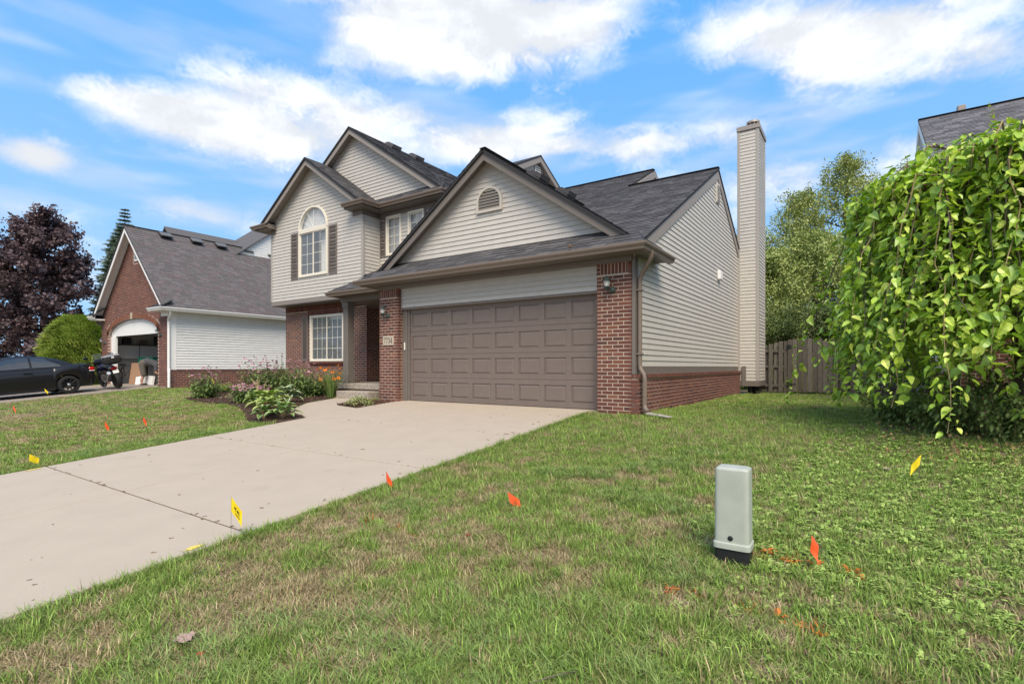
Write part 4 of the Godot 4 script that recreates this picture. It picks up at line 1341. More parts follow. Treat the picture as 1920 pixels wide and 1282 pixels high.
func build_ground() -> void:
	var mb := MB.new()
	var xs := []
	var zs := []
	var x := -300.0
	while x < 300.0:
		xs.append(x)
		x += 0.35 if x > -22.0 and x < 9.0 else 6.0 if absf(x) < 90.0 else 30.0
	xs.append(300.0)
	var z := -300.0
	while z < 300.0:
		zs.append(z)
		z += 0.35 if z > -10.5 and z < 14.0 else 6.0 if absf(z) < 90.0 else 30.0
	zs.append(300.0)
	var rows := []
	for zz in zs:
		var r := []
		for xx in xs: r.append(Vector3(xx, lawn_y(xx, zz), zz))
		rows.append(r)
	rows.reverse()
	mb.grid(rows)
	structure(put(mb, "ground", M["soil"]), "bare soil and thatch under the lawn")
	# driveway of separate slabs, joints open
	var dr := Node3D.new()
	dr.name = "driveway"
	add_child(dr)
	structure(dr, "pale concrete driveway sloping down from the garage door")
	var xr := [-5.10, -2.56, -0.10]
	var zr := [0.06, 2.42, 4.38, 6.47, 8.75, 11.0, 13.4]
	for i in 6:
		for k in 2:
			var g := 0.009
			var p := []
			for q in [[xr[k] + g, zr[i + 1] - g], [xr[k + 1] - g, zr[i + 1] - g], [xr[k + 1] - g, zr[i] + g], [xr[k] + g, zr[i] + g]]:
				p.append(Vector3(q[0], drive_y(q[1]), q[1]))
			concrete_slab(dr, "concrete_slab", M["concrete"], p, 0.12)
	concrete_slab(dr, "apron_strip", M["concrete"], [Vector3(-4.94, 0.0, 0.05), Vector3(0.09, 0.0, 0.05), Vector3(0.09, 0.002, -0.12), Vector3(-4.94, 0.002, -0.12)], 0.1)
	var bed := MB.new()
	bed.quad(Vector3(-5.08, drive_y(13.3) - 0.009, 13.3), Vector3(-0.12, drive_y(13.3) - 0.009, 13.3), Vector3(-0.12, -0.009, 0.0), Vector3(-5.08, -0.009, 0.0))
	put(bed, "joint_filler", M["joint"], dr)

func concrete_slab(parent: Node, called: String, m: Material, p: Array, thick: float) -> MeshInstance3D:
	# p: top corners counter-clockwise from above; a small rounded arris all round
	var mb := MB.new()
	var c := Vector3()
	for q in p: c += q / p.size()
	var up: Vector3 = (p[1] - p[0]).cross(p[2] - p[0]).normalized()
	var inn := []
	var low := []
	for q in p:
		var d: Vector3 = (c - q)
		inn.append(q + Vector3(signf(d.x), 0, 0) * 0.004 + Vector3(0, 0, signf(d.z)) * 0.004 + up * 0.0)
		low.append(q - up * 0.004)
	mb.poly(inn)
	var deep := []
	for q in low: deep.append(q - Vector3(0, thick, 0))
	for k in p.size():
		var j := (k + 1) % p.size()
		mb.quad(low[k], low[j], inn[j], inn[k])
		mb.quad(deep[k], deep[j], low[j], low[k])
	return put(mb, called, m, parent)

# ---------- lawn, weeds, flags, small things on the grass ----------
var patch_noise := FastNoiseLite.new()
var fine_noise := FastNoiseLite.new()
const WALK := [Vector2(-5.09, 2.50), Vector2(-5.09, 1.22), Vector2(-6.15, 1.02), Vector2(-6.13, 0.10), Vector2(-7.35, 0.10), Vector2(-7.30, 1.0), Vector2(-6.55, 1.95)]
const BED := [Vector2(-5.12, 3.15), Vector2(-5.12, 2.50), Vector2(-6.55, 1.97), Vector2(-7.32, 1.0), Vector2(-7.37, 0.1), Vector2(-7.5, -1.66), Vector2(-12.6, -1.66), Vector2(-12.9, 0.2), Vector2(-12.5, 1.5), Vector2(-11.2, 1.75), Vector2(-9.6, 1.75), Vector2(-8.1, 2.2), Vector2(-7.0, 2.7), Vector2(-6.0, 3.2)]
const SMALL_BED := [Vector2(-5.09, 1.20), Vector2(-5.0, 0.06), Vector2(-5.58, 0.22), Vector2(-6.10, 0.10), Vector2(-6.13, 1.0)]

func inside(poly: Array, x: float, z: float) -> bool:
	return Geometry2D.is_point_in_polygon(Vector2(x, z), PackedVector2Array(poly))

func no_grass(x: float, z: float) -> bool:
	if x > -5.10 and x < -0.09 and z > 0.0: return true
	if x > -12.45 and x < 0.885 and z < 0.2 and z > -12.0:
		if x > -5.7 or z < -1.66: return true
	if x < -18.0 and x > -24.8 and z < -0.34: return true
	if x < -18.75 and x > -24.3 and z > -0.4: return true
	if x > 5.45 and z < -3.4: return true
	if x > 0.8 and x < 1.42 and z < -8.7 and z > -10: return true
	if x < -5.0 and x > -13.0 and z < 3.3 and z > -1.7:
		if inside(WALK, x, z) or inside(SMALL_BED, x, z): return true
		if inside(BED, x, z): return true
	return false

func dryness(x: float, z: float) -> float:
	var n := patch_noise.get_noise_2d(x * 1.0, z * 1.0)
	var f := fine_noise.get_noise_2d(x, z)
	var d := 0.32 + n * 0.85 + f * 0.95
	if x > -0.2:
		d += 0.42 * exp(-(pow((x - 0.8) / 1.2, 2.0) + pow((z - 6.6) / 1.1, 2.0))) - 0.25 * exp(-(pow((x - 2.3) / 0.6, 2.0) + pow((z - 6.7) / 0.7, 2.0)))
		d -= 0.42 * (1.0 - sstep(1.0, 4.0, z))
		d -= 0.5 * (1.0 - sstep(0.0, 0.28, x + 0.1))
		d -= 0.3 * sstep(2.8, 3.6, x) * (1.0 - sstep(5.0, 6.0, z))
	else:
		d += 0.30 * exp(-(pow((x + 11.5) / 5.0, 2.0) + pow((z - 4.6) / 1.3, 2.0)))
		d -= 0.6 * (1.0 - sstep(0.1, 1.1, -5.1 - x))
		d -= 0.25 * (1.0 - sstep(0.5, 2.5, z))
	return clampf(d, 0.0, 1.0)

func weedy(x: float, z: float) -> float:   # share of broad-leaved weeds
	var edge := 3.15 + 0.28 * maxf(0.0, 3.2 - z) * 0.75 + fine_noise.get_noise_2d(x * 0.4, z * 0.4) * 0.4
	var w := sstep(-0.25, 0.35, x - edge)
	if z > 5.2: w = maxf(w * (1.0 - 0.55 * sstep(5.2, 6.0, z)), 0.25 * sstep(2.6, 3.4, x))
	return w

var spray := [[3.54, 5.01, 0.10], [3.66, 5.03, 0.09], [3.80, 5.04, 0.07], [4.0, 5.06, 0.10], [0.55, 5.73, 0.10], [0.9, 5.76, 0.10], [1.2, 5.80, 0.09], [3.56, 5.76, 0.07], [3.72, 5.77, 0.07], [3.86, 5.79, 0.09], [3.18, 5.79, 0.10], [3.3, 5.75, 0.08]]

func blade_mesh(count: int, rad: float, hmin: float, hmax: float, w: float, bend: float, sd: int) -> ArrayMesh:
	var r := RandomNumberGenerator.new()
	r.seed = sd
	var mb := MB.new()
	for k in count:
		var a := r.randf() * TAU
		var q := sqrt(r.randf()) * rad
		var p := Vector3(cos(a) * q, -0.004, sin(a) * q)
		var dir := Vector3(cos(a + r.randf_range(-1.2, 1.2)), 0, sin(a + r.randf_range(-1.2, 1.2)))
		var hh := r.randf_range(hmin, hmax)
		var side := dir.cross(Vector3.UP).normalized().rotated(Vector3.UP, r.randf_range(-0.9, 0.9)) * w * r.randf_range(0.7, 1.2) * 0.5
		var b := bend * r.randf_range(0.3, 1.3) * hh
		var p1 := p + Vector3.UP * hh * 0.55 + dir * b * 0.28
		var p2 := p + Vector3.UP * hh * 0.92 + dir * b
		var t := r.randf_range(0.6, 1.35)
		mb.col = Color(t, t, t)
		mb.poly([p - side, p + side, p1 + side * 0.85, p1 - side * 0.85])
		mb.poly([p1 - side * 0.85, p1 + side * 0.85, p2])
	return mb.mesh()

func grass_color(x: float, z: float) -> Color:
	var d := dryness(x, z)
	var g := Color(0.15, 0.265, 0.045).lerp(Color(0.33, 0.47, 0.105), rng.randf())
	var s := Color(0.52, 0.42, 0.25).lerp(Color(0.38, 0.285, 0.16), rng.randf())
	var olive := Color(0.27, 0.26, 0.10)
	var c := g if rng.randf() > (0.08 + 0.82 * sstep(0.22, 0.85, d)) else s
	if rng.randf() < 0.25: c = c.lerp(olive, 0.7)
	for p in spray:
		var k := Vector2(x - p[0], z - p[1]).length()
		if k < p[2] * 0.8 and rng.randf() < 0.14: c = Color(0.62, 0.17, 0.035)
	var t := rand(0.7, 1.3)
	return Color(c.r * t, c.g * t, c.b * t)

func build_lawn() -> void:
	patch_noise.seed = 3; patch_noise.frequency = 0.85; patch_noise.fractal_octaves = 3
	fine_noise.seed = 8; fine_noise.frequency = 3.2; fine_noise.fractal_octaves = 3
	var near := [blade_mesh(13, 0.034, 0.025, 0.060, 0.0042, 1.0, 1), blade_mesh(12, 0.038, 0.022, 0.072, 0.0046, 1.4, 2), blade_mesh(11, 0.032, 0.03, 0.085, 0.0050, 0.9, 3)]
	var far := [blade_mesh(26, 0.09, 0.025, 0.062, 0.008, 1.0, 4), blade_mesh(24, 0.10, 0.03, 0.07, 0.009, 0.8, 5)]
	var lists := [[], [], [], [], []]
	var cols := [[], [], [], [], []]
	# zones: step, from, to (metres from the viewpoint)
	for zone in [[0.024, 0.0, 4.2], [0.031, 4.2, 7.0], [0.047, 7.0, 11.0], [0.078, 11.0, 17.0], [0.13, 17.0, 30.0]]:
		var st: float = zone[0]
		var r1: float = zone[2]
		var x := EYE.x - r1
		while x < minf(EYE.x + 6.0, EYE.x + r1):
			var z := EYE.z - r1
			while z < EYE.z + 0.3:
				var px := x + rand(-0.5, 0.5) * st
				var pz := z + rand(-0.5, 0.5) * st
				z += st
				var d := Vector2(px - EYE.x, pz - EYE.z).length()
				if d < zone[1] or d >= r1 or d < 1.2: continue
				# only the ground in front of the viewpoint, with a wide margin
				var rx := (px - EYE.x) * 0.8283 - (pz - EYE.z) * 0.5602
				var rd := -(px - EYE.x) * 0.5602 - (pz - EYE.z) * 0.8283
				if rd < 0.6 or absf(rx) > rd * 1.05 + 1.6: continue
				if px > 9.0 or no_grass(px, pz): continue
				var dry := dryness(px, pz)
				if rng.randf() < 0.28 * sstep(0.7, 1.0, dry) + 0.5 * weedy(px, pz): continue
				if px > 4.0 and pz < 1.3 and pz > -3.0 and rng.randf() < 0.6: continue
				var k := (rng.randi() % 3) if d < 11.0 else 3 + rng.randi() % 2
				var s := rand(0.7, 1.15) * (1.0 if d < 7.0 else 1.25 if d < 11.0 else 1.0)
				if px > 0.3 and px < 4.0 and pz < 1.8: s *= 0.85
				var clump := fine_noise.get_noise_2d(px * 1.3 + 40.0, pz * 1.3)
				var sy := s * rand(0.75, 1.25) * (1.0 - 0.30 * dry) * (0.85 + 1.1 * maxf(0.0, clump)) * (1.15 if d < 6.0 else 1.0)
				var b := Basis(Vector3.UP, rng.randf() * TAU) * Basis.from_scale(Vector3(s, sy, s))
				lists[k].append(Transform3D(b, Vector3(px, lawn_y(px, pz), pz)))
				cols[k].append(grass_color(px, pz))
			x += st
	# lush fringe along both edges of the driveway, and coarse clumps
	var lush := blade_mesh(15, 0.035, 0.05, 0.12, 0.0055, 1.2, 9)
	var lt := []
	var lc := []
	var zz := 0.3
	while zz < 8.9:
		for e in [-0.075, -5.125]:
			var o: float = rand(-0.03, 0.07) * (1.0 if e > -1.0 else -1.0)
			if e < -1.0 and zz < 3.2: continue
			if rng.randf() < 0.1: continue
			var s := rand(0.35, 1.0)
			lt.append(Transform3D(Basis(Vector3.UP, rng.randf() * TAU) * Basis.from_scale(Vector3(s, s * rand(0.6, 1.1), s)), Vector3(e + o, lawn_y(e + o, zz) + 0.005, zz)))
			lc.append(Color(0.15, 0.26, 0.05).lerp(Color(0.27, 0.38, 0.09), rng.randf()))
		zz += 0.018
	for cl in [[1.35, 3.93, 0.25], [1.7, 3.75, 0.25], [2.05, 3.35, 0.25], [2.35, 3.0, 0.28], [2.5, 2.45, 0.25], [2.35, 4.3, 0.35], [2.65, 4.35, 0.3], [2.2, 6.7, 0.6], [2.8, 6.4, 0.5], [1.7, 7.2, 0.5], [2.5, 7.1, 0.5], [1.3, 7.6, 0.35], [3.2, 6.7, 0.35], [3.1, 5.5, 0.3], [-5.6, 5.8, 0.35], [-5.5, 5.0, 0.3], [-5.5, 4.3, 0.3], [3.2, 4.6, 0.25], [0.6, 5.4, 0.25]]:
		for k in int(330 * cl[2]):
			var a := rng.randf() * TAU
			var q: float = sqrt(rng.randf()) * cl[2]
			var p := Vector2(cl[0] + cos(a) * q, cl[1] + sin(a) * q * 0.7)
			if no_grass(p.x, p.y): continue
			var s := rand(0.5, 1.05)
			lt.append(Transform3D(Basis(Vector3.UP, rng.randf() * TAU) * Basis.from_scale(Vector3(s, s * rand(0.6, 1.0), s)), Vector3(p.x, lawn_y(p.x, p.y), p.y)))
			lc.append(Color(0.15, 0.25, 0.06).lerp(Color(0.30, 0.40, 0.13), rng.randf()))
	for k in 5:
		var m: Mesh = near[k] if k < 3 else far[k - 3]
		tag(multi(m, M["grass_vc"], lists[k], cols[k], "grass"), "patchy green and straw-coloured lawn grass", "", "", "stuff")
	tag(multi(lush, M["grass_vc"], lt, lc, "coarse_grass"), "bright coarse grass along the driveway edge and in clumps", "", "", "stuff")
	# broad-leaved weeds
	var wm := [weed_mesh(1), weed_mesh(2), weed_mesh(3)]
	var wt := [[], [], []]
	var wc := [[], [], []]
	for n in 30000:
		var px := rand(2.4, 8.6)
		var pz := rand(-3.2, 8.0)
		if no_grass(px, pz): continue
		var d := Vector2(px - EYE.x, pz - EYE.z).length()
		if d < 1.3: continue
		var keep := weedy(px, pz) * (1.0 if d < 6.0 else 0.75)
		keep *= 1.0 - 0.75 * sstep(0.45, 0.85, dryness(px, pz))
		if pz < 0.6 and px > 4.2: keep *= 0.35
		if rng.randf() > keep: continue
		var s := rand(0.45, 1.1) * (1.0 if d > 3.5 else 0.85)
		var k := n % 3
		wt[k].append(Transform3D(Basis(Vector3.UP, rng.randf() * TAU) * Basis.from_scale(Vector3(s, s, s)), Vector3(px, lawn_y(px, pz) + 0.004, pz)))
		var c := Color(0.20, 0.33, 0.06).lerp(Color(0.44, 0.56, 0.16), rng.randf())
		for p in spray:
			if Vector2(px - p[0], pz - p[1]).length() < p[2] * 0.7 and rng.randf() < 0.4: c = Color(0.70, 0.20, 0.04)
		wc[k].append(c)
	for k in 3:
		tag(multi(wm[k], M["grass_vc"], wt[k], wc[k], "weeds"), "pale green broad-leaved weeds in the lawn", "", "", "stuff")

func weed_mesh(sd: int) -> ArrayMesh:
	var r := RandomNumberGenerator.new()
	r.seed = sd * 17
	var mb := MB.new()
	for k in 7:
		var a := TAU * k / 7.0 + r.randf_range(-0.4, 0.4)
		var d := Vector3(cos(a), 0, sin(a))
		var s := d.cross(Vector3.UP)
		var l := r.randf_range(0.035, 0.065)
		var w := l * r.randf_range(0.15, 0.23)
		var rise := r.randf_range(0.5, 1.5)
		var p0 := d * 0.004
		var p1 := d * l * 0.5 + Vector3.UP * l * 0.45 * rise
		var p2 := d * l + Vector3.UP * l * 0.5 * rise
		var t := r.randf_range(0.8, 1.15)
		mb.col = Color(t, t, t)
		mb.poly([p0, p1 + s * w + Vector3.UP * 0.003, p1]); mb.poly([p0, p1, p1 - s * w + Vector3.UP * 0.003])
		mb.poly([p1, p1 + s * w + Vector3.UP * 0.003, p2]); mb.poly([p1, p2, p1 - s * w + Vector3.UP * 0.003])
	return mb.mesh()

func flag(at: Vector3, lean: Vector3, tall: float, turn: float, droop: float, m: Material, label: String, group: String, marks := false, sz := 1.0) -> void:
	var o := thing("marker_flag", label, "flag", at, turn, group)
	lean = lean.rotated(Vector3.UP, -turn)
	var top := lean.normalized() * tall
	var mb := MB.new()
	mb.tube([Vector3(0, -0.06, 0), top * 0.5, top], [0.0014, 0.0014, 0.0014], 5)
	put(mb, "wire", M["flag_wire"], o)
	mb = MB.new()
	var rows := []
	var back := []
	var ax := lean.normalized()
	for i in 6:
		var r := []
		var b := []
		for j in 5:
			var u := i / 5.0
			var w := j / 4.0
			var p := top - ax * w * 0.10 * sz + Vector3(u * 0.12 * sz * cos(droop), -u * 0.12 * sz * sin(droop) - u * u * 0.012, sin(u * 5.0 + w * 2.0) * 0.012 * u + u * 0.02)
			r.append(p + Vector3(0, 0, 0.0006)); b.append(p - Vector3(0, 0, 0.0006))
		rows.append(r)
		b.reverse()
		back.append(b)
	mb.grid(rows)
	mb.grid(back)
	put(mb, "cloth", m, o)
	if marks:
		for s in [[0.30, 0.35, 0.10, 0.16], [0.42, 0.3, 0.05, 0.3], [0.55, 0.35, 0.1, 0.2], [0.68, 0.32, 0.06, 0.34], [0.4, 0.72, 0.4, 0.07]]:
			mb = MB.new()
			var q := func(u: float, w: float): return top - ax * w * 0.10 * sz + Vector3(u * 0.12 * sz * cos(droop), -u * 0.12 * sz * sin(droop) - u * u * 0.012, sin(u * 5.0 + w * 2.0) * 0.012 * u + u * 0.02 + 0.0016)
			mb.quad(q.call(s[0], s[1] + s[3]), q.call(s[0] + s[2], s[1] + s[3]), q.call(s[0] + s[2], s[1]), q.call(s[0], s[1]))
			put(mb, "print", M["ink"], o)

func build_small_things() -> void:
	mat("flag_wire", lin(0.25, 0.25, 0.23), 0.5, {"metal": 0.6})
	var ym := mat("flag_yellow", lin(0.88, 0.68, 0.02), 0.5, {"back": lin(0.3, 0.2, 0.0)})
	var om := mat("flag_orange", lin(0.85, 0.12, 0.03), 0.5, {"back": lin(0.3, 0.05, 0.0)})
	var gy := func(x: float, z: float): return Vector3(x, lawn_y(x, z), z)
	var Y := "yellow utility marker flags"
	var O := "orange utility marker flags"
	flag(gy.call(-0.075, 6.61), Vector3(0.02, 1, 0), 0.37, 0.85, 0.95, ym, "large yellow marker flag with dark print at the near driveway edge", Y, true, 1.15)
	flag(gy.call(-5.62, 6.53), Vector3(0.15, 1, 0), 0.17, 1.2, 0.5, ym, "yellow marker flag in bright grass on the far driveway edge", Y)
	flag(gy.call(-18.6, 3.1), Vector3(-0.05, 1, 0.1), 0.36, 1.1, 0.8, ym, "yellow marker flag in front of the black car", Y)
	flag(gy.call(4.47, 2.70), Vector3(0.12, 1, -0.1), 0.27, 0.05, 2.25, ym, "yellow marker flag leaning among pale weeds near the weeping tree", Y)
	flag(gy.call(-14.3, -0.15), Vector3(0.0, 1, 0.0), 0.46, 1.0, 1.0, ym, "yellow marker flag before the white-sided neighbouring wall", Y)
	flag(gy.call(0.0, 5.06), Vector3(-0.05, 1, 0), 0.19, 0.6, 1.0, om, "orange marker flag at the edge of the driveway grass", O)
	flag(gy.call(1.48, 4.96), Vector3(-0.3, 1, 0), 0.15, 0.7, 0.5, om, "short orange marker flag in the middle of the near lawn", O)
	flag(gy.call(3.93, 5.05), Vector3(-0.62, 1, 0.1), 0.26, 0.45, 1.72, om, "orange marker flag on a leaning wire beside the utility pedestal", O, false, 0.72)
	flag(gy.call(-8.05, 4.87), Vector3(0.05, 1, 0), 0.20, 1.1, 1.0, om, "orange marker flag in the dry lawn, lower of the close pair", O)
	flag(gy.call(-7.8, 4.32), Vector3(0.05, 1, 0), 0.22, 1.1, 1.1, om, "orange marker flag in the dry lawn nearer the flower bed", O)
	flag(gy.call(-14.3, 4.83), Vector3(-0.15, 1, 0), 0.24, 1.2, 1.1, om, "orange marker flag alone at the far edge of the dry lawn", O)
	# pale green utility pedestal
	var p := thing("utility_pedestal", "pale green plastic utility pedestal on a black base in the lawn", "utility box", Vector3(3.36, lawn_y(3.36, 5.16) - 0.02, 5.16), 0.02)
	mat("pedestal_green", lin(0.43, 0.46, 0.405), 0.45, {"tex": noise_tex(256, 0.015, 5, Color(0.84, 0.84, 0.82), Color(1, 1, 1), 91), "scale": 1.3})
	var box := func(x: float, z0: float, z1: float, y0: float, y1: float, taper: float, m: Material, called: String, r: float):
		var mb := MB.new()
		var rows := []
		for q in [[0.0, y0], [0.0, y0 + 0.002], [0.5, (y0 + y1) / 2], [1.0, y1 - r], [1.0, y1 - r * 0.35], [1.0, y1]]:
			var ring := []
			var ins := 0.0 if q[1] < y1 - r * 0.9 else r * 0.3 if q[1] < y1 - 0.001 else r
			for k in 24:
				var a := TAU * k / 24.0
				var sx := signf(cos(a)) * pow(absf(cos(a)), 0.28)
				var sz := signf(sin(a)) * pow(absf(sin(a)), 0.28)
				var hx: float = x * (1.0 - taper * q[0]) - ins
				var hz: float = (z1 - z0) * 0.5 * (1.0 - taper * q[0]) - ins
				ring.append(Vector3(sx * hx, q[1], (z0 + z1) * 0.5 - sz * hz))
			rows.append(ring)
		mb.grid(rows, true)
		var cap: Array = rows[rows.size() - 1].duplicate()
		mb.poly(cap)
		put(mb, called, m, p)
	box.call(0.104, -0.08, 0.08, -0.06, 0.16, -0.02, M["black_metal"], "base", 0.01)
	box.call(0.114, -0.092, 0.092, 0.125, 0.165, 0.0, M["pedestal_green"], "collar", 0.008)
	box.call(0.106, -0.083, 0.083, 0.15, 0.64, 0.03, M["pedestal_green"], "cover", 0.018)
	var mb2 := MB.new()
	mb2.lathe(Transform3D(Basis(Vector3.RIGHT, PI / 2), Vector3(-0.005, 0.195, 0.081)), [Vector2(0.016, 0.0), Vector2(0.016, 0.006), Vector2(0.0, 0.008)], 12)
	put(mb2, "lock", M["black_metal"], p)
	mb2 = MB.new()
	mb2.cbox(Vector3(-0.026, 0.1935, 0.080), Vector3(0.016, 0.1965, 0.0845), 0.001)
	put(mb2, "lock_slot", M["steel"], p)
	# downspout extension lying on the lawn
	var e := thing("downspout_extension", "flattened pale metal downspout extension lying on the lawn corner", "downspout", Vector3(1.0, 0, 0.2))
	mb2 = MB.new()
	var y0 := lawn_y(1.0, 0.2) + 0.03
	bar_in(mb2, Vector3(0.03, y0 + 0.02, 0.0), Vector3(0.30, y0 + 0.0, 0.06), 0.10, 0.035)
	bar_in(mb2, Vector3(0.29, y0 + 0.002, 0.057), Vector3(0.46, y0 - 0.005, 0.17), 0.12, 0.02)
	put(mb2, "chute", mat("dull_metal", lin(0.52, 0.47, 0.42), 0.5, {"metal": 0.3}), e)
	# crumpled litter and fallen leaves
	tag(crumple(gy.call(1.12, 7.47), 0.05, lin(0.36, 0.26, 0.22), "crumpled_paper"), "crumpled pinkish scrap of paper in the near grass", "litter")
	tag(crumple(gy.call(1.31, 7.48), 0.018, lin(0.42, 0.08, 0.04), "brick_chip"), "small red brick chip lying next to the paper scrap", "litter")
	tag(crumple(gy.call(1.55, 5.65), 0.02, lin(0.26, 0.05, 0.035), "red_leaf"), "single curled dark red leaf on the lawn", "leaf")
	tag(crumple(Vector3(-0.2, 2.86, 0.66), 0.04, lin(0.36, 0.18, 0.09), "dry_leaf"), "dry brown leaf caught on the garage gutter", "leaf")
	tag(crumple(gy.call(4.25, 2.4), 0.03, lin(0.5, 0.36, 0.33), "dry_leaf"), "dry pink-brown leaf lying by the leaning yellow flag", "leaf")
	for s in [[Vector2(0.35, 7.05), 0.22, 0.9, "pale bare twig lying in dry grass near the driveway"], [Vector2(2.95, 6.75), 0.30, 2.1, "bent pale twig in the near green grass"]]:
		mb2 = MB.new()
		var c := Vector3(s[0].x, lawn_y(s[0].x, s[0].y) + 0.035, s[0].y)
		var d := Vector3(cos(s[2]), 0.05, sin(s[2]))
		mb2.tube([c - d * s[1] * 0.5, c + Vector3(0, 0.012, 0.01), c + d * s[1] * 0.5], [0.0035, 0.003, 0.0018], 6)
		tag(put(mb2, "twig", M["bark_pale"]), s[3], "twig")
	# bits of bark and grass blown over the slabs
	var bit := MB.new()
	bit.obox(Transform3D(), Vector3(0.045, 0.005, 0.006))
	bit.obox(Transform3D(Basis(Vector3.UP, 0.8), Vector3(0.02, 0.001, 0.008)), Vector3(0.03, 0.004, 0.004))
	var bt := []
	var bc := []
	for k in 150:
		var x := rand(-5.0, -0.15)
		var z := rand(0.3, 8.6)
		if k < 60: z = [2.42, 4.38, 6.47, 6.47][k % 4] + rand(-0.03, 0.03)
		elif k < 100: x = -0.15 - absf(rng.randfn()) * 0.22
		bt.append(Transform3D(Basis(Vector3.UP, rng.randf() * TAU) * Basis.from_scale(Vector3.ONE * rand(0.25, 1.0)), Vector3(x, drive_y(z) + 0.005, z)))
		bc.append(Color(0.10, 0.075, 0.05).lerp(Color(0.30, 0.22, 0.13), rng.randf()))
	tag(multi(bit.mesh(), M["mulch_vc"], bt, bc, "driveway_debris"), "small bits of bark and dry grass on the driveway", "", "", "stuff")
	# sprayed paint on the slab edges
	var pm := mat("yellow_paint", lin(0.70, 0.54, 0.12), 0.9)
	for s in [[Vector3(-0.17, 0, 6.84), 0.10, "yellow spray-paint patch on the near driveway edge"], [Vector3(-5.02, 0, 6.63), 0.10, "yellow spray-paint patch on the far driveway edge"]]:
		mb2 = MB.new()
		var poly := []
		for k in 14:
			var a := -TAU * k / 14
			var r: float = s[1] * rand(0.35, 1.0)
			var q: Vector3 = s[0] + Vector3(cos(a) * r * 0.5, 0, sin(a) * r)
			poly.append(Vector3(q.x, drive_y(q.z) + 0.005, q.z))
		var mid: Vector3 = s[0]
		mid.y = drive_y(mid.z) + 0.005
		for k in 14: mb2.poly([mid, poly[k], poly[(k + 1) % 14]])
		tag(put(mb2, "paint_mark", pm), s[2], "paint mark")

func crumple(at: Vector3, r: float, c: Color, called: String) -> MeshInstance3D:
	var mb := MB.new()
	var n := 9
	var rows := []
	for i in n:
		var row := []
		for j in n:
			var u := (i / (n - 1.0) - 0.5) * 2.0
			var w := (j / (n - 1.0) - 0.5) * 2.0
			row.append(Vector3(u * r * (1.0 - 0.25 * w * w), absf(sin(u * 4.0 + w * 2.0)) * r * 0.5 + rand(0, r * 0.3) + r * 0.2, w * r * 0.8))
		rows.append(row)
	mb.grid(rows)
	return put(mb, called, mat(called + "_color%d" % M.size(), c, 0.8), self, Transform3D(Basis(Vector3.UP, rand(0, 6)), at + Vector3(0, 0.02, 0)))

# ---------- trees and shrubs ----------
func leaf_clump(count: int, rad: float, leaf: float, sd: int, wide := 0.55) -> ArrayMesh:
	var r := RandomNumberGenerator.new()
	r.seed = sd
	var mb := MB.new()
	for k in count:
		var p := Vector3(r.randfn(), r.randfn(), r.randfn()) * rad * 0.5
		var d := Vector3(r.randf_range(-1, 1), r.randf_range(-0.9, 0.5), r.randf_range(-1, 1)).normalized()
		var s := d.cross(Vector3(r.randf_range(-0.5, 0.5), 1, r.randf_range(-0.5, 0.5))).normalized()
		var n := s.cross(d)
		var l := leaf * r.randf_range(0.7, 1.25)
		var w := l * wide * 0.5
		var t := r.randf_range(0.75, 1.2)
		mb.col = Color(t, t, t)
		mb.poly([p, p + d * l * 0.45 + s * w + n * l * 0.06, p + d * l])
		mb.poly([p, p + d * l, p + d * l * 0.45 - s * w + n * l * 0.06])
	return mb.mesh()

# limbs[]: arrays of points; tips[]: places that carry leaves
func grow(base: Vector3, h: float, spread: Callable, n: int, first: float, rise: float, sd: int, tips: Array, limbs: Array, stems := 1, twigs := 5) -> void:
	var r := RandomNumberGenerator.new()
	r.seed = sd
	for st in stems:
		var lean := Vector3(r.randf_range(-0.08, 0.08), 0, r.randf_range(-0.08, 0.08)) if stems == 1 else Vector3(cos(TAU * st / stems), 0, sin(TAU * st / stems)) * r.randf_range(0.08, 0.2)
		var trunk := []
		for k in 9:
			var t := k / 8.0
			trunk.append(base + Vector3(0, -0.2, 0) + Vector3.UP * (h * 0.95 + 0.2) * t + lean * h * t + Vector3(r.randfn(), 0, r.randfn()) * 0.012 * h * t)
		limbs.append([trunk, 0.018 * h / sqrt(stems), 0.003 * h])
		for i in n / stems:
			var t := lerpf(first, 0.97, (i + r.randf()) / (n / stems))
			var az := i * 2.4 + r.randf_range(-0.5, 0.5) + st
			var o: Vector3 = trunk[int(t * 8)].lerp(trunk[mini(int(t * 8) + 1, 8)], fmod(t * 8, 1.0))
			var len: float = spread.call(t) * r.randf_range(0.75, 1.1)
			var d := Vector3(cos(az), rise * lerpf(0.6, 1.4, t) + r.randf_range(-0.15, 0.2), sin(az)).normalized()
			var path := [o]
			for k in 5:
				d = (d + Vector3(r.randfn() * 0.13, r.randfn() * 0.10 - 0.02, r.randfn() * 0.13)).normalized()
				path.append(path[path.size() - 1] + d * len / 5.0)
			limbs.append([path, 0.006 * h * (1.1 - t) + 0.012, 0.006])
			for j in twigs:
				var u := lerpf(0.25, 1.0, (j + r.randf()) / twigs)
				var q: Vector3 = path[int(u * 4.99)].lerp(path[int(u * 4.99) + 1], fmod(u * 4.99, 1.0))
				var e := (d + Vector3(r.randfn(), r.randfn() * 0.6 + 0.1, r.randfn()) * 0.9).normalized()
				var tl := len * r.randf_range(0.2, 0.42)
				limbs.append([[q, q + e * tl * 0.5 + Vector3(0, 0.02, 0), q + e * tl], 0.012, 0.004])
				for m in 4: tips.append(q + e * tl * (0.25 + 0.25 * m))
			for m in 4: tips.append(path[2 + m])

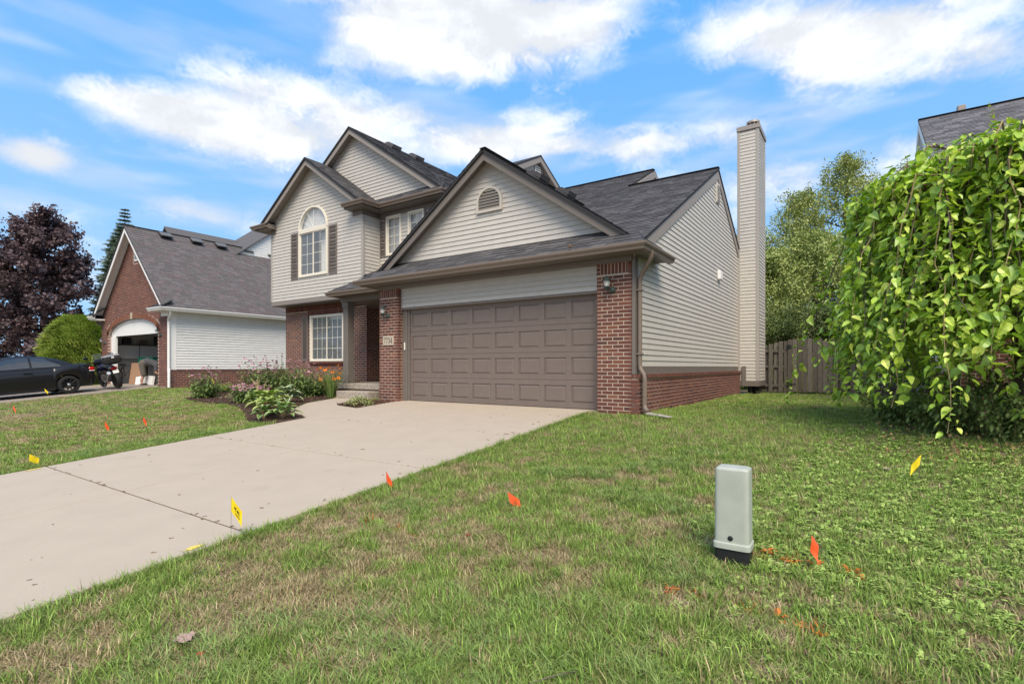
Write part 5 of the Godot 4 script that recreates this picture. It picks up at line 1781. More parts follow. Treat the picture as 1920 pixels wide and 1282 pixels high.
func limb_mesh(limbs: Array, sides := 5, from := 0, to := 100000) -> MB:
	var mb := MB.new()
	for k in range(from, mini(to, limbs.size())):
		var l = limbs[k]
		var r := []
		for i in l[0].size(): r.append(lerpf(l[1], l[2], i / (l[0].size() - 1.0)))
		mb.tube(l[0], r, 8 if k == 0 else sides, false)
	return mb

func leafy_tree(called: String, label: String, category: String, base: Vector3, h: float, spread: Callable, o: Dictionary) -> Node3D:
	var t := thing(called, label, category, base, 0.0, o.get("group", ""))
	var tips := []
	var limbs := []
	grow(Vector3.ZERO, h, spread, o.get("n", 34), o.get("first", 0.2), o.get("rise", 0.55), o.seed, tips, limbs, o.get("stems", 1), o.get("twigs", 5))
	var stems: int = o.get("stems", 1)
	var tr := []
	var br := []
	for l in limbs:
		if l[0].size() == 9: tr.append(l)
		else: br.append(l)
	put(limb_mesh(tr, 7), "trunk", M[o.get("bark", "bark")], t)
	put(limb_mesh(br, 4), "branches", M[o.get("bark", "bark")], t)
	var r := RandomNumberGenerator.new()
	r.seed = o.seed + 5
	var ts := []
	var cs := []
	var per: int = o.get("per", 5)
	var sp: float = o.get("scatter", 0.28)
	var c0: Color = o.c0
	var c1: Color = o.c1
	for p in tips:
		var shade := r.randf_range(0.8, 1.2)
		for k in per:
			var q: Vector3 = p + Vector3(r.randfn(), r.randfn() * 0.8, r.randfn()) * sp
			if q.y < 0.1: continue
			var s := r.randf_range(0.7, 1.3)
			ts.append(Transform3D(Basis(Vector3(r.randf() - 0.5, r.randf() - 0.5, r.randf() - 0.5).normalized(), r.randf() * TAU) * Basis.from_scale(Vector3(s, s, s)), q))
			var c := c0.lerp(c1, r.randf())
			cs.append(Color(c.r * shade, c.g * shade, c.b * shade))
	multi(o.leaf, M[o.get("mat", "leaf_vc")], ts, cs, "crown", t)
	return t

func build_trees() -> void:
	var small := leaf_clump(7, 0.20, 0.13, 11)
	var fine := leaf_clump(8, 0.20, 0.11, 12)
	var G := "trees behind the wooden fence"
	var gy := func(x: float, z: float): return Vector3(x, lawn_y(x, z), z)
	var oval := func(w: float): return func(t: float): return w * (0.55 + 0.75 * sin(PI * clampf(t * 1.02, 0, 1)) - 0.35 * t)
	var pale := {"leaf": fine, "c0": lin(0.26, 0.32, 0.09), "c1": lin(0.46, 0.48, 0.17), "group": G}
	var spots := [
		[Vector2(1.0, -22.0), 10.4, 2.3, 41, 0.12, 46, "tall light green tree rising just beside the chimney"],
		[Vector2(3.9, -23.5), 12.4, 2.2, 42, 0.10, 50, "tallest airy green tree with a pale trunk behind the fence gate"],
		[Vector2(5.6, -25.5), 11.6, 2.2, 43, 0.12, 44, "thin-topped green tree next to the grey neighbouring gable"],
		[Vector2(-1.2, -24.0), 9.0, 2.2, 44, 0.12, 40, "green tree half hidden behind the chimney"],
		[Vector2(2.4, -20.0), 7.4, 2.3, 45, 0.08, 48, "lower bushy green tree in front of the tall ones"],
		[Vector2(4.9, -21.0), 7.0, 2.0, 46, 0.08, 40, "low bushy green tree seen beside the weeping tree"],
		[Vector2(0.2, -19.0), 6.6, 1.9, 47, 0.06, 42, "rounded green tree low behind the fence corner"]]
	for s in spots:
		var o := pale.duplicate()
		o.seed = s[3]; o.first = s[4]; o.n = s[5]
		o.per = 3 if s[1] > 8 else 5
		o.scatter = 0.26
		o.bark = "bark_pale"
		if s[1] < 8: o.c0 = lin(0.28, 0.35, 0.10); o.c1 = lin(0.47, 0.51, 0.19)
		leafy_tree("deciduous_tree", s[6], "tree", gy.call(s[0].x, s[0].y), s[1], oval.call(s[2]), o)
	for s in [[Vector2(2.0, -12.2), 2.4, "light green shrub just behind the fence gate", 61], [Vector2(3.3, -12.8), 2.7, "light green shrub rising over the gate post", 62], [Vector2(0.9, -13.0), 2.6, "green shrub behind the fence next to the chimney", 63]]:
		leafy_tree("shrub", s[2], "shrub", gy.call(s[0].x, s[0].y), s[1], func(_t): return 0.9, {"leaf": leaf_clump(8, 0.14, 0.085, s[3]), "c0": lin(0.12, 0.175, 0.05), "c1": lin(0.24, 0.28, 0.10), "seed": s[3], "n": 30, "first": 0.05, "per": 5, "scatter": 0.14, "stems": 3, "group": "shrubs behind the fence"})
	leafy_tree("purple_maple", "dark purple-leaved maple standing behind the black car", "tree", gy.call(-34.6, -0.8), 9.3, func(t): return 3.6 * (0.55 + 0.6 * sin(PI * clampf(t, 0, 1))) * (1.0 - 0.45 * t), {"leaf": leaf_clump(7, 0.24, 0.17, 21, 0.8), "c0": lin(0.055, 0.038, 0.044), "c1": lin(0.17, 0.115, 0.12), "seed": 71, "n": 40, "first": 0.12, "rise": 1.05, "per": 4, "scatter": 0.17, "mat": "purple_vc", "bark": "bark_pale", "twigs": 7})
	leafy_tree("purple_maple", "second purple-leaved maple cut off by the picture's edge", "tree", gy.call(-39.0, 1.8), 8.4, func(t): return 3.2 * (0.55 + 0.6 * sin(PI * clampf(t, 0, 1))) * (1.0 - 0.45 * t), {"leaf": leaf_clump(7, 0.24, 0.17, 22, 0.8), "c0": lin(0.055, 0.038, 0.044), "c1": lin(0.15, 0.10, 0.105), "seed": 72, "n": 40, "first": 0.08, "rise": 0.9, "per": 5, "scatter": 0.20, "mat": "purple_vc", "bark": "bark_pale", "twigs": 6})
	spruce(gy.call(-38.3, -6.0), 11.8)
	cedar(gy.call(-26.0, 0.2))
	for q in [[Vector2(-40.0, 15.0), 8.5, 81, "green street tree farther down the road, nearest the drive"], [Vector2(-46.0, 20.5), 9.5, 82, "tall green street tree farther down the road"], [Vector2(-52.0, 16.5), 8.0, 83, "rounded green street tree farther down the road"], [Vector2(-57.0, 25.0), 9.0, 84, "broad green street tree at the far bend of the road"], [Vector2(-66.0, 30.0), 10.0, 85, "last tall green street tree down the road"]]:
		leafy_tree("street_tree", q[3], "tree", gy.call(q[0].x, q[0].y), q[1], oval.call(3.4), {"leaf": leaf_clump(8, 0.5, 0.4, q[2]), "c0": lin(0.10, 0.17, 0.04), "c1": lin(0.20, 0.27, 0.07), "seed": q[2], "n": 30, "first": 0.1, "per": 3, "scatter": 0.4, "group": "street trees down the road"})
	weeping_tree(Vector3(5.75, lawn_y(5.75, -0.45), -0.45))
	undergrowth()

func spruce(base: Vector3, h: float) -> void:
	var t := thing("spruce_tree", "blue-green spruce behind the steep brick gable", "tree", base)
	var r := RandomNumberGenerator.new()
	r.seed = 5
	var mb := MB.new()
	mb.tube([Vector3(0, -0.2, 0), Vector3(0.05, h * 0.5, 0), Vector3(0, h, 0)], [0.16, 0.09, 0.012], 8)
	put(mb, "trunk", M["bark"], t)
	var spray_m := MB.new()
	for k in 26:
		var u := k / 25.0
		var sgn := 1.0 if k % 2 else -1.0
		spray_m.poly([Vector3(u * 0.4, 0, 0), Vector3(u * 0.4 + 0.10, r.randf_range(-0.03, 0.05), sgn * 0.13 * (1.1 - u)), Vector3(u * 0.4 + 0.05, 0, 0.0)])
		spray_m.poly([Vector3(u * 0.4, 0, 0), Vector3(u * 0.4 + 0.07, 0.06, sgn * 0.02), Vector3(u * 0.4 + 0.03, 0, 0)])
	var sm := spray_m.mesh()
	var ts := []
	var cs := []
	var br := MB.new()
	var y := 0.5
	while y < h - 0.1:
		var n := 7 + r.randi() % 3
		var len := 0.12 + (h - y) * 0.235
		var a0 := r.randf() * TAU
		for k in n:
			var a := a0 + TAU * k / n + r.randf_range(-0.2, 0.2)
			var l := len * r.randf_range(0.8, 1.12)
			var d := Vector3(cos(a), 0, sin(a))
			var p := func(u: float): return Vector3(0, y, 0) + d * l * u + Vector3.UP * (-0.28 * u + 0.34 * u * u) * l * 0.7
			br.tube([p.call(0.0), p.call(0.5), p.call(1.0)], [0.025, 0.016, 0.005], 4, false)
			var m := int(l / 0.075) + 3
			for j in m:
				var u := (j + 0.6) / m
				for sgn in [-1.0, 1.0]:
					var dir := d.rotated(Vector3.UP, sgn * r.randf_range(0.35, 0.9)) + Vector3.UP * r.randf_range(-0.25, 0.15)
					dir = dir.normalized()
					var s := r.randf_range(0.9, 1.5) * (1.2 - 0.4 * u) * clampf((h - y) / 2.5, 0.38, 1.0)
					var z := dir.cross(Vector3.UP).normalized()
					ts.append(Transform3D(Basis(dir * s, z.cross(dir) * s, z * s), p.call(u)))
					cs.append(Color(0.13, 0.19, 0.135).lerp(Color(0.26, 0.33, 0.23), r.randf()))
		y += 0.20 + 0.10 * r.randf()
	put(br, "branches", M["bark"], t)
	multi(sm, M["needle_vc"], ts, cs, "crown", t)

func cedar(base: Vector3) -> void:
	var t := thing("cedar_bush", "dense rounded yellow-green evergreen bush left of the open garage", "bush", base)
	var r := RandomNumberGenerator.new()
	r.seed = 15
	var mb := MB.new()
	for k in 4: mb.tube([Vector3(0.1 * k - 0.15, -0.1, 0.05 * k), Vector3(0.35 * k - 0.5, 1.2, 0.2 * (k - 1.5)), Vector3(0.4 * k - 0.6, 2.5, 0.25 * (k - 1.5))], [0.05, 0.04, 0.01], 5)
	put(mb, "trunk", M["bark"], t)
	var leaf := leaf_clump(10, 0.20, 0.17, 77, 0.4)
	var ts := []
	var cs := []
	for k in 4200:
		var a := r.randf() * TAU
		var v := r.randf()
		var rad := 1.22 * pow(sin(PI * clampf(0.16 + v * 0.80, 0, 1)), 0.55) * (1.0 - 0.10 * v)
		var lump := 1.0 + 0.13 * sin(a * 4.0 + v * 9.0) + 0.12 * sin(a * 9.0 - v * 21.0) + 0.06 * sin(v * 40.0 + a * 3.0)
		var q := Vector3(cos(a) * rad * lump, 0.05 + v * 2.95, sin(a) * rad * lump) * Vector3(r.randf_range(0.82, 1.0), 1, r.randf_range(0.82, 1.0))
		var out := Vector3(cos(a), 0.5, sin(a)).normalized()
		var z := out.cross(Vector3.UP).normalized()
		ts.append(Transform3D(Basis(out, z.cross(out), z).rotated(Vector3.UP, r.randf_range(-0.6, 0.6)), q))
		cs.append(Color(0.24, 0.34, 0.06).lerp(Color(0.52, 0.60, 0.13), r.randf() * (0.4 + 0.6 * r.randf())))
	multi(leaf, M["leaf_vc"], ts, cs, "crown", t)

func heart_leaf(l: float, curl: float, sd: int) -> ArrayMesh:
	# hangs along -y from its stalk at the origin, faces +z
	var mb := MB.new()
	var r := RandomNumberGenerator.new()
	r.seed = sd
	var out := [Vector2(0, 0.0), Vector2(0.17, 0.03), Vector2(0.31, -0.08), Vector2(0.355, -0.27), Vector2(0.30, -0.50), Vector2(0.19, -0.73), Vector2(0.07, -0.93), Vector2(0, -1.08)]
	for sgn in [1.0, -1.0]:
		for k in out.size() - 1:
			var p := func(q: Vector2) -> Vector3:
				var w: float = absf(q.x)
				return Vector3(sgn * q.x * l, q.y * l, (w * 0.5 + curl * q.y * q.y * 0.5 + sin(q.y * 9.0) * 0.025) * l)
			var m0 := Vector2(0, out[k].y * 0.98)
			var m1 := Vector2(0, out[k + 1].y * 0.98)
			var t := 1.0 if k % 2 else 0.94
			mb.col = Color(t, t, t)
			var quad := [p.call(m0), p.call(m1), p.call(out[k + 1]), p.call(out[k])]
			if sgn < 0: quad.reverse()
			mb.poly(quad)
	return mb.mesh()

func weeping_tree(base: Vector3) -> void:
	var t := thing("weeping_mulberry", "weeping mulberry with long curtains of glossy heart-shaped leaves", "tree", base)
	var r := RandomNumberGenerator.new()
	r.seed = 99
	var mb := MB.new()
	mb.tube([Vector3(0, -0.2, 0), Vector3(0.05, 0.8, 0.03), Vector3(-0.04, 1.7, 0), Vector3(0.05, 2.5, 0.05), Vector3(0, 3.1, 0)], [0.15, 0.12, 0.11, 0.12, 0.07], 10)
	put(mb, "trunk", M["bark"], t)
	var br := MB.new()
	var wp := MB.new()
	var pos := []   # [transform, tone]
	var strands := 400
	for k in strands:
		var a := k * 2.39996 + r.randf_range(-0.1, 0.1)
		var reach := 1.75 * sqrt(r.randf_range(0.12, 1.0))
		if k % 3 == 0: reach = r.randf_range(1.5, 1.85)
		var d := Vector3(cos(a), 0, sin(a))
		var top := 3.15 + r.randf_range(-0.15, 0.75) * (1.0 - 0.25 * reach)
		var low := r.randf_range(0.5, 1.5) if r.randf() < 0.7 else r.randf_range(1.2, 2.2)
		if reach > 1.4: low = r.randf_range(0.08, 0.5) if r.randf() < 0.42 else r.randf_range(0.6, 1.4)
		# leaves open a gap towards the neighbour's wall at the lower right
		if d.x > 0.25 and r.randf() < 0.8: low = r.randf_range(1.2, 1.9)
		if d.x > -0.35 and d.x < 0.3 and d.z > 0 and r.randf() < 0.5: low = r.randf_range(0.7, 1.3)
		var path := [Vector3(0, 2.75 + r.randf_range(-0.2, 0.3), 0)]
		for q in [[0.35, 0.9], [0.72, 1.0], [0.95, 0.78]]:
			path.append(d * reach * q[0] + Vector3(0, lerpf(2.4, top, q[1]) + r.randf_range(-0.05, 0.1), 0) + Vector3(r.randfn(), 0, r.randfn()) * 0.06)
		var cur: Vector3 = path[3] + d * reach * 0.08
		var sway := Vector3(r.randfn(), 0, r.randfn()) * 0.05
		while cur.y > low:
			path.append(cur)
			cur += Vector3(0, -0.26, 0) + sway + Vector3(r.randfn(), 0, r.randfn()) * 0.03
		var rad := []
		for i in path.size(): rad.append(lerpf(0.013, 0.0025, i / (path.size() - 1.0)))
		(br if k % 2 else wp).tube(path, rad, 5, false)
		# leaves all along, alternate
		var side := 1.0
		for i in range(0, path.size() - 1):
			var steps := 13 if i < 3 else 9
			for j in steps:
				if r.randf() < 0.08: continue
				side = -side
				var p: Vector3 = path[i].lerp(path[i + 1], (j + r.randf() * 0.6) / steps)
				var o := (d.rotated(Vector3.UP, side * r.randf_range(0.2, 1.5)) + Vector3(r.randfn(), 0, r.randfn()) * 0.25)
				o.y = 0
				o = o.normalized()
				p += o * r.randf_range(0.02, 0.15)
				var down := (Vector3.DOWN + o * r.randf_range(0.1, 0.8)).normalized()
				var face := (o + Vector3.UP * 0.8)
				face = (face - down * face.dot(down)).normalized()
				var x := (-down).cross(face).normalized()
				var s := r.randf_range(0.55, 1.35)
				if r.randf() < 0.3: s *= 0.6
				var bs := Basis(x, -down, face).rotated(face, r.randf_range(-0.8, 0.8)).rotated(x, r.randf_range(-0.9, 0.6)).rotated(Vector3.UP, r.randf_range(-0.7, 0.7))
				pos.append([Transform3D(bs * Basis.from_scale(Vector3(s, s, s)), p), r.randf()])
	# upright sprays at the top
	for k in 5:
		var tip := Vector3(r.randf_range(-0.5, 0.7), 4.0 + r.randf_range(-0.2, 0.3), r.randf_range(-0.3, 0.5))
		if k == 0: tip = Vector3(0.05, 4.38, 0.5)
		var rootp := Vector3(tip.x * 0.7, 3.5, tip.z * 0.7)
		br.tube([rootp, rootp.lerp(tip, 0.5) + Vector3(0.05, 0, 0), tip], [0.008, 0.005, 0.002], 5, false)
		for j in 16:
			var p := rootp.lerp(tip, j / 15.0)
			var o := Vector3(cos(j * 2.4), 0.5, sin(j * 2.4)).normalized()
			var x := o.cross(Vector3.UP).normalized()
			pos.append([Transform3D(Basis(x, -o, x.cross(-o)) * Basis.from_scale(Vector3.ONE * lerpf(0.8, 0.4, j / 15.0)), p), 0.95])
	put(br, "branches", M["twig"], t)
	put(wp, "hanging_twigs", M["bark_pale"], t)
	var meshes := [heart_leaf(0.10, 0.7, 1), heart_leaf(0.115, -0.4, 2), heart_leaf(0.085, 1.2, 3)]
	var mats := []
	var pal := [lin(0.26, 0.42, 0.05), lin(0.39, 0.56, 0.065), lin(0.52, 0.66, 0.09), lin(0.64, 0.72, 0.15), lin(0.29, 0.45, 0.085)]
	for k in 5: mats.append(mat("mulberry_leaf%d" % k, pal[k], 0.36, {"vc": 1, "back": lin(0.30, 0.42, 0.03), "spec": 0.5}))
	var eye := EYE - base
	pos.sort_custom(func(p, q): return p[0].origin.distance_squared_to(eye) < q[0].origin.distance_squared_to(eye))
	var ts := [[], [], []]
	var cs := [[], [], []]
	for k in pos.size():
		var tone: float = pos[k][1]
		var c := 0 if tone < 0.16 else 4 if tone < 0.36 else 1 if tone < 0.66 else 2 if tone < 0.90 else 3
		if k < 300:
			put(meshes[k % 3], "leaf", mats[c], t, pos[k][0])
		else:
			ts[k % 3].append(pos[k][0])
			cs[k % 3].append(pal[c])
	mat("mulberry_vc", Color.WHITE, 0.36, {"vc": 1, "back": lin(0.30, 0.42, 0.03), "spec": 0.5})
	for k in 3: stuff(multi(meshes[k], M["mulberry_vc"], ts[k], cs[k], "foliage", t))

func undergrowth() -> void:
	# wild growth and dry litter in the shade of the weeping tree
	var leafm := leaf_clump(9, 0.07, 0.06, 31, 0.5)
	var r := RandomNumberGenerator.new()
	r.seed = 123
	var spots := [[4.95, 0.15, 0.55, "knee-high dark green weed clump under the weeping tree"], [5.5, 0.45, 0.62, "dense dark weed clump at the foot of the weeping tree"], [6.1, 0.2, 0.7, "tall weed clump at the picture's edge under the tree"], [5.2, -1.4, 0.7, "bushy weed clump before the neighbour's brick pier"], [6.0, -1.8, 0.85, "tall bushy weeds against the red brick pier"], [4.55, -0.6, 0.4, "small weed clump below the hanging leaves"]]
	for s in spots:
		var t := thing("wild_shrub", s[3], "weed clump", Vector3(s[0], lawn_y(s[0], s[1]), s[1]), 0.0, "wild growth under the weeping tree")
		var st := MB.new()
		var ts := []
		var cs := []
		for k in 34:
			var a := r.randf() * TAU
			var q := r.randf_range(0.05, 0.42)
			var h: float = s[2] * r.randf_range(0.5, 1.0)
			var p0 := Vector3(cos(a) * q * 0.4, -0.02, sin(a) * q * 0.4)
			var p1 := Vector3(cos(a) * q * 1.2, h, sin(a) * q * 1.2)
			st.tube([p0, p0.lerp(p1, 0.5) + Vector3(0, 0.04, 0), p1], [0.003, 0.0025, 0.0015], 4, false)
			for j in 9:
				ts.append(Transform3D(Basis(Vector3.UP, r.randf() * TAU), p0.lerp(p1, (j + 1) / 9.0) + Vector3(r.randfn(), r.randfn(), r.randfn()) * 0.035))
				cs.append(Color(0.11, 0.17, 0.05).lerp(Color(0.22, 0.29, 0.09), r.randf()))
		put(st, "stems", M["twig"], t)
		multi(leafm, M["leaf_vc"], ts, cs, "foliage", t)
	var dl := leaf_clump(1, 0.0, 0.07, 3, 0.7)
	var lt := []
	var lc := []
	for k in 700:
		var x := r.randf_range(4.2, 7.5)
		var z := r.randf_range(-1.2, 1.9)
		lt.append(Transform3D(Basis(Vector3(r.randf(), 1, r.randf()).normalized(), r.randf() * TAU) * Basis.from_scale(Vector3.ONE * r.randf_range(0.4, 1.1)), Vector3(x, lawn_y(x, z) + 0.03, z)))
		lc.append([lin(0.34, 0.22, 0.10), lin(0.42, 0.30, 0.12), lin(0.20, 0.12, 0.07)][k % 3])
	tag(multi(dl, M["mulch_vc"], lt, lc, "leaf_litter"), "dry fallen leaves under the weeping tree", "", "", "stuff")

# ---------- walk, beds and garden plants ----------
func build_beds() -> void:
	var wk := Node3D.new()
	wk.name = "walkway"
	add_child(wk)
	structure(wk, "concrete walk from the driveway to the porch step")
	var lift := func(q: Vector2, dy: float): return Vector3(q.x, drive_y(q.y) + dy, q.y)
	var parts := [[0, 1, 2, 6], [2, 3, 4, 5]]
	var a := []
	for k in [0, 1, 2, 6]: a.append(lift.call(WALK[k], -0.012))
	concrete_slab(wk, "concrete_slab", M["concrete"], a, 0.12)
	a = []
	for k in [2, 3, 4, 5]: a.append(lift.call(WALK[k], -0.012))
	concrete_slab(wk, "concrete_slab", M["concrete"], a, 0.12)
	a = []
	for k in [2, 5, 6]: a.append(lift.call(WALK[k], -0.013))
	concrete_slab(wk, "concrete_slab", M["concrete"], a, 0.12)
	var chip := MB.new()
	chip.obox(Transform3D(Basis(Vector3.UP, 0.3), Vector3()), Vector3(0.05, 0.006, 0.015))
	chip.obox(Transform3D(Basis(Vector3.UP, 1.3), Vector3(0.02, 0.006, 0.02)), Vector3(0.04, 0.006, 0.012))
	var cm := chip.mesh()
	var i := 0
	for bed in [BED, SMALL_BED]:
		var mb := MB.new()
		var tri := Geometry2D.triangulate_polygon(PackedVector2Array(bed))
		for k in range(0, tri.size(), 3):
			var p := []
			for j in 3:
				var q: Vector2 = bed[tri[k + j]]
				p.append(Vector3(q.x, lawn_y(q.x, q.y) + 0.03, q.y))
			if (p[1] - p[0]).cross(p[2] - p[0]).y < 0: p.reverse()
			mb.poly(p)
		structure(put(mb, "mulch_bed", M["mulch"]), "dark bark mulch bed along the house")
		var ts := []
		var cs := []
		var n := 0
		while n < (5200 if i == 0 else 900):
			n += 1
			var x := rand(-12.9, -5.0)
			var z := rand(-1.2, 3.2)
			if i == 1: x = rand(-6.2, -5.0); z = rand(0, 1.3)
			if not inside(bed, x, z): continue
			ts.append(Transform3D(Basis(Vector3(rand(-0.4, 0.4), 1, rand(-0.4, 0.4)).normalized(), rng.randf() * TAU) * Basis.from_scale(Vector3.ONE * rand(0.5, 1.3)), Vector3(x, lawn_y(x, z) + rand(0.025, 0.045), z)))
			cs.append(Color(0.060, 0.034, 0.026).lerp(Color(0.15, 0.09, 0.06), rng.randf()))
		tag(multi(cm, M["mulch_vc"], ts, cs, "mulch_chips"), "bark chips of the mulch bed" if i == 0 else "bark chips of the small bed by the pier", "", "", "stuff")
		i += 1
	var P := "plants of the front flower bed"
	coneflower(Vector3(-12.0, 0, 1.15), 1.05, 34, 0.42, "pink coneflower clump standing alone before the white neighbouring wall", P, 1)
	coneflower(Vector3(-9.75, 0, 0.25), 1.30, 95, 0.95, "large pink coneflower clump before the brick corner", P, 2)
	coneflower(Vector3(-8.75, 0, -0.15), 1.0, 60, 0.7, "leafy dark green coneflower clump next to the ground floor window", P, 3, 0.25)
	coneflower(Vector3(-9.3, 0, 1.30), 0.55, 60, 0.45, "low pink-flowered clump at the edge of the mulch", P, 4, 1.3)
	leafy_clump_plant(Vector3(-8.1, 0, -0.75), 0.75, 0.55, "soft green leafy clump behind the orange lilies", P, 8)
	daylily(Vector3(-7.55, 0, 0.1), "orange daylily with long arching leaves beside the porch step", P)
	hosta(Vector3(-6.9, 0, 2.2), 0.44, 32, Color(0.24, 0.34, 0.07), Color(0.45, 0.50, 0.17), "broad yellow-green hosta at the front of the flower bed", P, 1)
	hosta(Vector3(-7.75, 0, 1.25), 0.40, 30, Color(0.10, 0.17, 0.05), Color(0.55, 0.58, 0.40), "white-edged hosta halfway along the walk", P, 2)
	hosta(Vector3(-6.3, 0, 2.55), 0.36, 26, Color(0.21, 0.31, 0.07), Color(0.48, 0.53, 0.20), "yellow-edged hosta leaning over the lawn edge", P, 3)
	hosta(Vector3(-5.5, 0, 2.75), 0.32, 22, Color(0.15, 0.26, 0.07), Color(0.40, 0.48, 0.2), "small green hosta at the corner of the driveway", P, 4)
	hosta(Vector3(-5.85, 0, 2.95), 0.27, 18, Color(0.11, 0.19, 0.05), Color(0.26, 0.34, 0.14), "little green hosta between the dark red plant and the driveway", P, 5)
	hosta(Vector3(-8.0, 0, 1.8), 0.37, 24, Color(0.21, 0.31, 0.08), Color(0.36, 0.44, 0.14), "plain green hosta with straw flower stalks", P, 6, true)
	coral_bells(Vector3(-6.05, 0, 2.75), "dark red leaved plant among the hostas", P)
	carpet(Vector3(-5.52, 0, 0.85), "low cream-variegated ground cover beside the brick pier", P)
	for s in [[-13.2, -0.2, 0.32, "low yellow-green plant under the small yellow flag"], [-13.6, 0.0, 0.28, "low yellow-green plant beside the neighbouring brick base"], [-12.9, 0.15, 0.30, "low light green plant at the bed's far edge"]]:
		leafy_clump_plant(Vector3(s[0], 0, s[1]), s[2], 0.4, s[3], P, int(s[0] * -7), Color(0.16, 0.23, 0.05), Color(0.32, 0.38, 0.09))

func plant(at: Vector3, called: String, label: String, category: String, group: String) -> Node3D:
	return thing(called, label, category, Vector3(at.x, lawn_y(at.x, at.z) + 0.02, at.z), 0.0, group)

func lance_leaf(l: float, w: float) -> ArrayMesh:
	var mb := MB.new()
	var a := Vector3(0, 0, 0)
	var b := Vector3(0, l * 0.12, l * 0.5)
	var c := Vector3(0, -l * 0.06, l)
	for s in [-1.0, 1.0]:
		var e := Vector3(s * w * 0.5, l * 0.15, l * 0.45)
		var p := [a, b, e] if s > 0 else [a, e, b]
		mb.poly(p)
		p = [b, c, e] if s > 0 else [b, e, c]
		mb.poly(p)
	return mb.mesh()

func leafy_clump_plant(at: Vector3, h: float, rad: float, label: String, group: String, sd: int, c0 := Color(0.085, 0.14, 0.045), c1 := Color(0.17, 0.23, 0.075)) -> void:
	var t := plant(at, "leafy_plant", label, "plant", group)
	var r := RandomNumberGenerator.new()
	r.seed = sd
	var st := MB.new()
	st.col = Color(0.09, 0.13, 0.04)
	var ts := []
	var cs := []
	for k in 40:
		var a := r.randf() * TAU
		var q := sqrt(r.randf()) * rad
		var tip := Vector3(cos(a) * q, h * r.randf_range(0.6, 1.0) * (1.0 - 0.35 * q / rad), sin(a) * q)
		var root := Vector3(cos(a) * q * 0.4, 0, sin(a) * q * 0.4)
		st.tube([root, tip], [0.003, 0.002], 4, false)
		for j in 10:
			var s := r.randf_range(0.6, 1.1)
			ts.append(Transform3D(Basis(Vector3.UP, r.randf() * TAU) * Basis.from_scale(Vector3(s, s, s)), root.lerp(tip, (j + 1) / 10.0)))
			cs.append(c0.lerp(c1, r.randf()))
	put(st, "stems", M["needle_vc"], t)
	multi(lance_leaf(0.12, 0.04), M["leaf_vc"], ts, cs, "foliage", t)

func coneflower(at: Vector3, h: float, n: int, rad: float, label: String, group: String, sd: int, bloom := 1.0) -> void:
	var t := plant(at, "coneflower", label, "flower", group)
	var r := RandomNumberGenerator.new()
	r.seed = sd * 31
	var st := MB.new()
	st.col = Color(0.09, 0.12, 0.04)
	var ts := []
	var cs := []
	var ft := []
	var fc := []
	var ct := []
	for k in n * 2:
		var a := r.randf() * TAU
		var q := sqrt(r.randf()) * rad
		var flower := k < n * bloom
		var hh := h * (r.randf_range(0.62, 1.0) if flower else r.randf_range(0.35, 0.72)) * (1.0 - 0.22 * q / rad)
		var root := Vector3(cos(a) * q * 0.5, 0, sin(a) * q * 0.5)
		var tip := Vector3(cos(a) * q * 1.1 + r.randfn() * 0.04, hh, sin(a) * q * 1.1 + r.randfn() * 0.04)
		var mid := root.lerp(tip, 0.5) + Vector3(r.randfn(), 0, r.randfn()) * 0.02
		st.tube([root, mid, tip], [0.004, 0.003, 0.0022], 4, false)
		for j in 13:
			var u := (j + r.randf()) / 13.0
			if flower and u > 0.82: continue
			var s := r.randf_range(0.7, 1.25) * (1.1 - 0.4 * u)
			ts.append(Transform3D(Basis(Vector3.UP, r.randf() * TAU) * Basis(Vector3.RIGHT, r.randf_range(-0.2, 0.7)) * Basis.from_scale(Vector3(s, s, s)), root.lerp(tip, u)))
			cs.append(Color(0.09, 0.15, 0.045).lerp(Color(0.22, 0.30, 0.085), r.randf()))
		if flower:
			var tilt := Basis(Vector3(r.randf() - 0.5, 0, r.randf() - 0.5).normalized(), r.randf_range(0, 0.5))
			var spent := tip.y > h * 0.86 and r.randf() < 0.7
			if not spent:
				ft.append(Transform3D(tilt * Basis.from_scale(Vector3.ONE * r.randf_range(0.75, 1.15)), tip))
				fc.append(Color(0.52, 0.22, 0.34).lerp(Color(0.66, 0.40, 0.46), r.randf()))
			ct.append(Transform3D(tilt * Basis.from_scale(Vector3.ONE * r.randf_range(0.7, 1.1)), tip))
	put(st, "stems", M["needle_vc"], t)
	multi(lance_leaf(0.17, 0.06), M["leaf_vc"], ts, cs, "foliage", t)
	var pet := MB.new()
	for k in 12:
		var d := Vector3(cos(TAU * k / 12), 0, sin(TAU * k / 12))
		var s := d.cross(Vector3.UP) * 0.008
		var p1 := d * 0.03 + Vector3(0, -0.004, 0)
		var p2 := d * 0.052 + Vector3(0, -0.022, 0)
		pet.poly([d * 0.01 - s * 0.5, p1 - s, p1 + s, d * 0.01 + s * 0.5]); pet.poly([p1 - s, p2, p1 + s])
	multi(pet.mesh(), M["petal_vc"], ft, fc, "petals", t)
	var cn := MB.new()
	cn.lathe(Transform3D(), [Vector2(0.017, -0.004), Vector2(0.019, 0.006), Vector2(0.012, 0.018), Vector2(0.0, 0.022)], 7)
	multi(cn.mesh(), mat("cone_brown", lin(0.085, 0.03, 0.02), 0.9), ct, [], "cones", t)

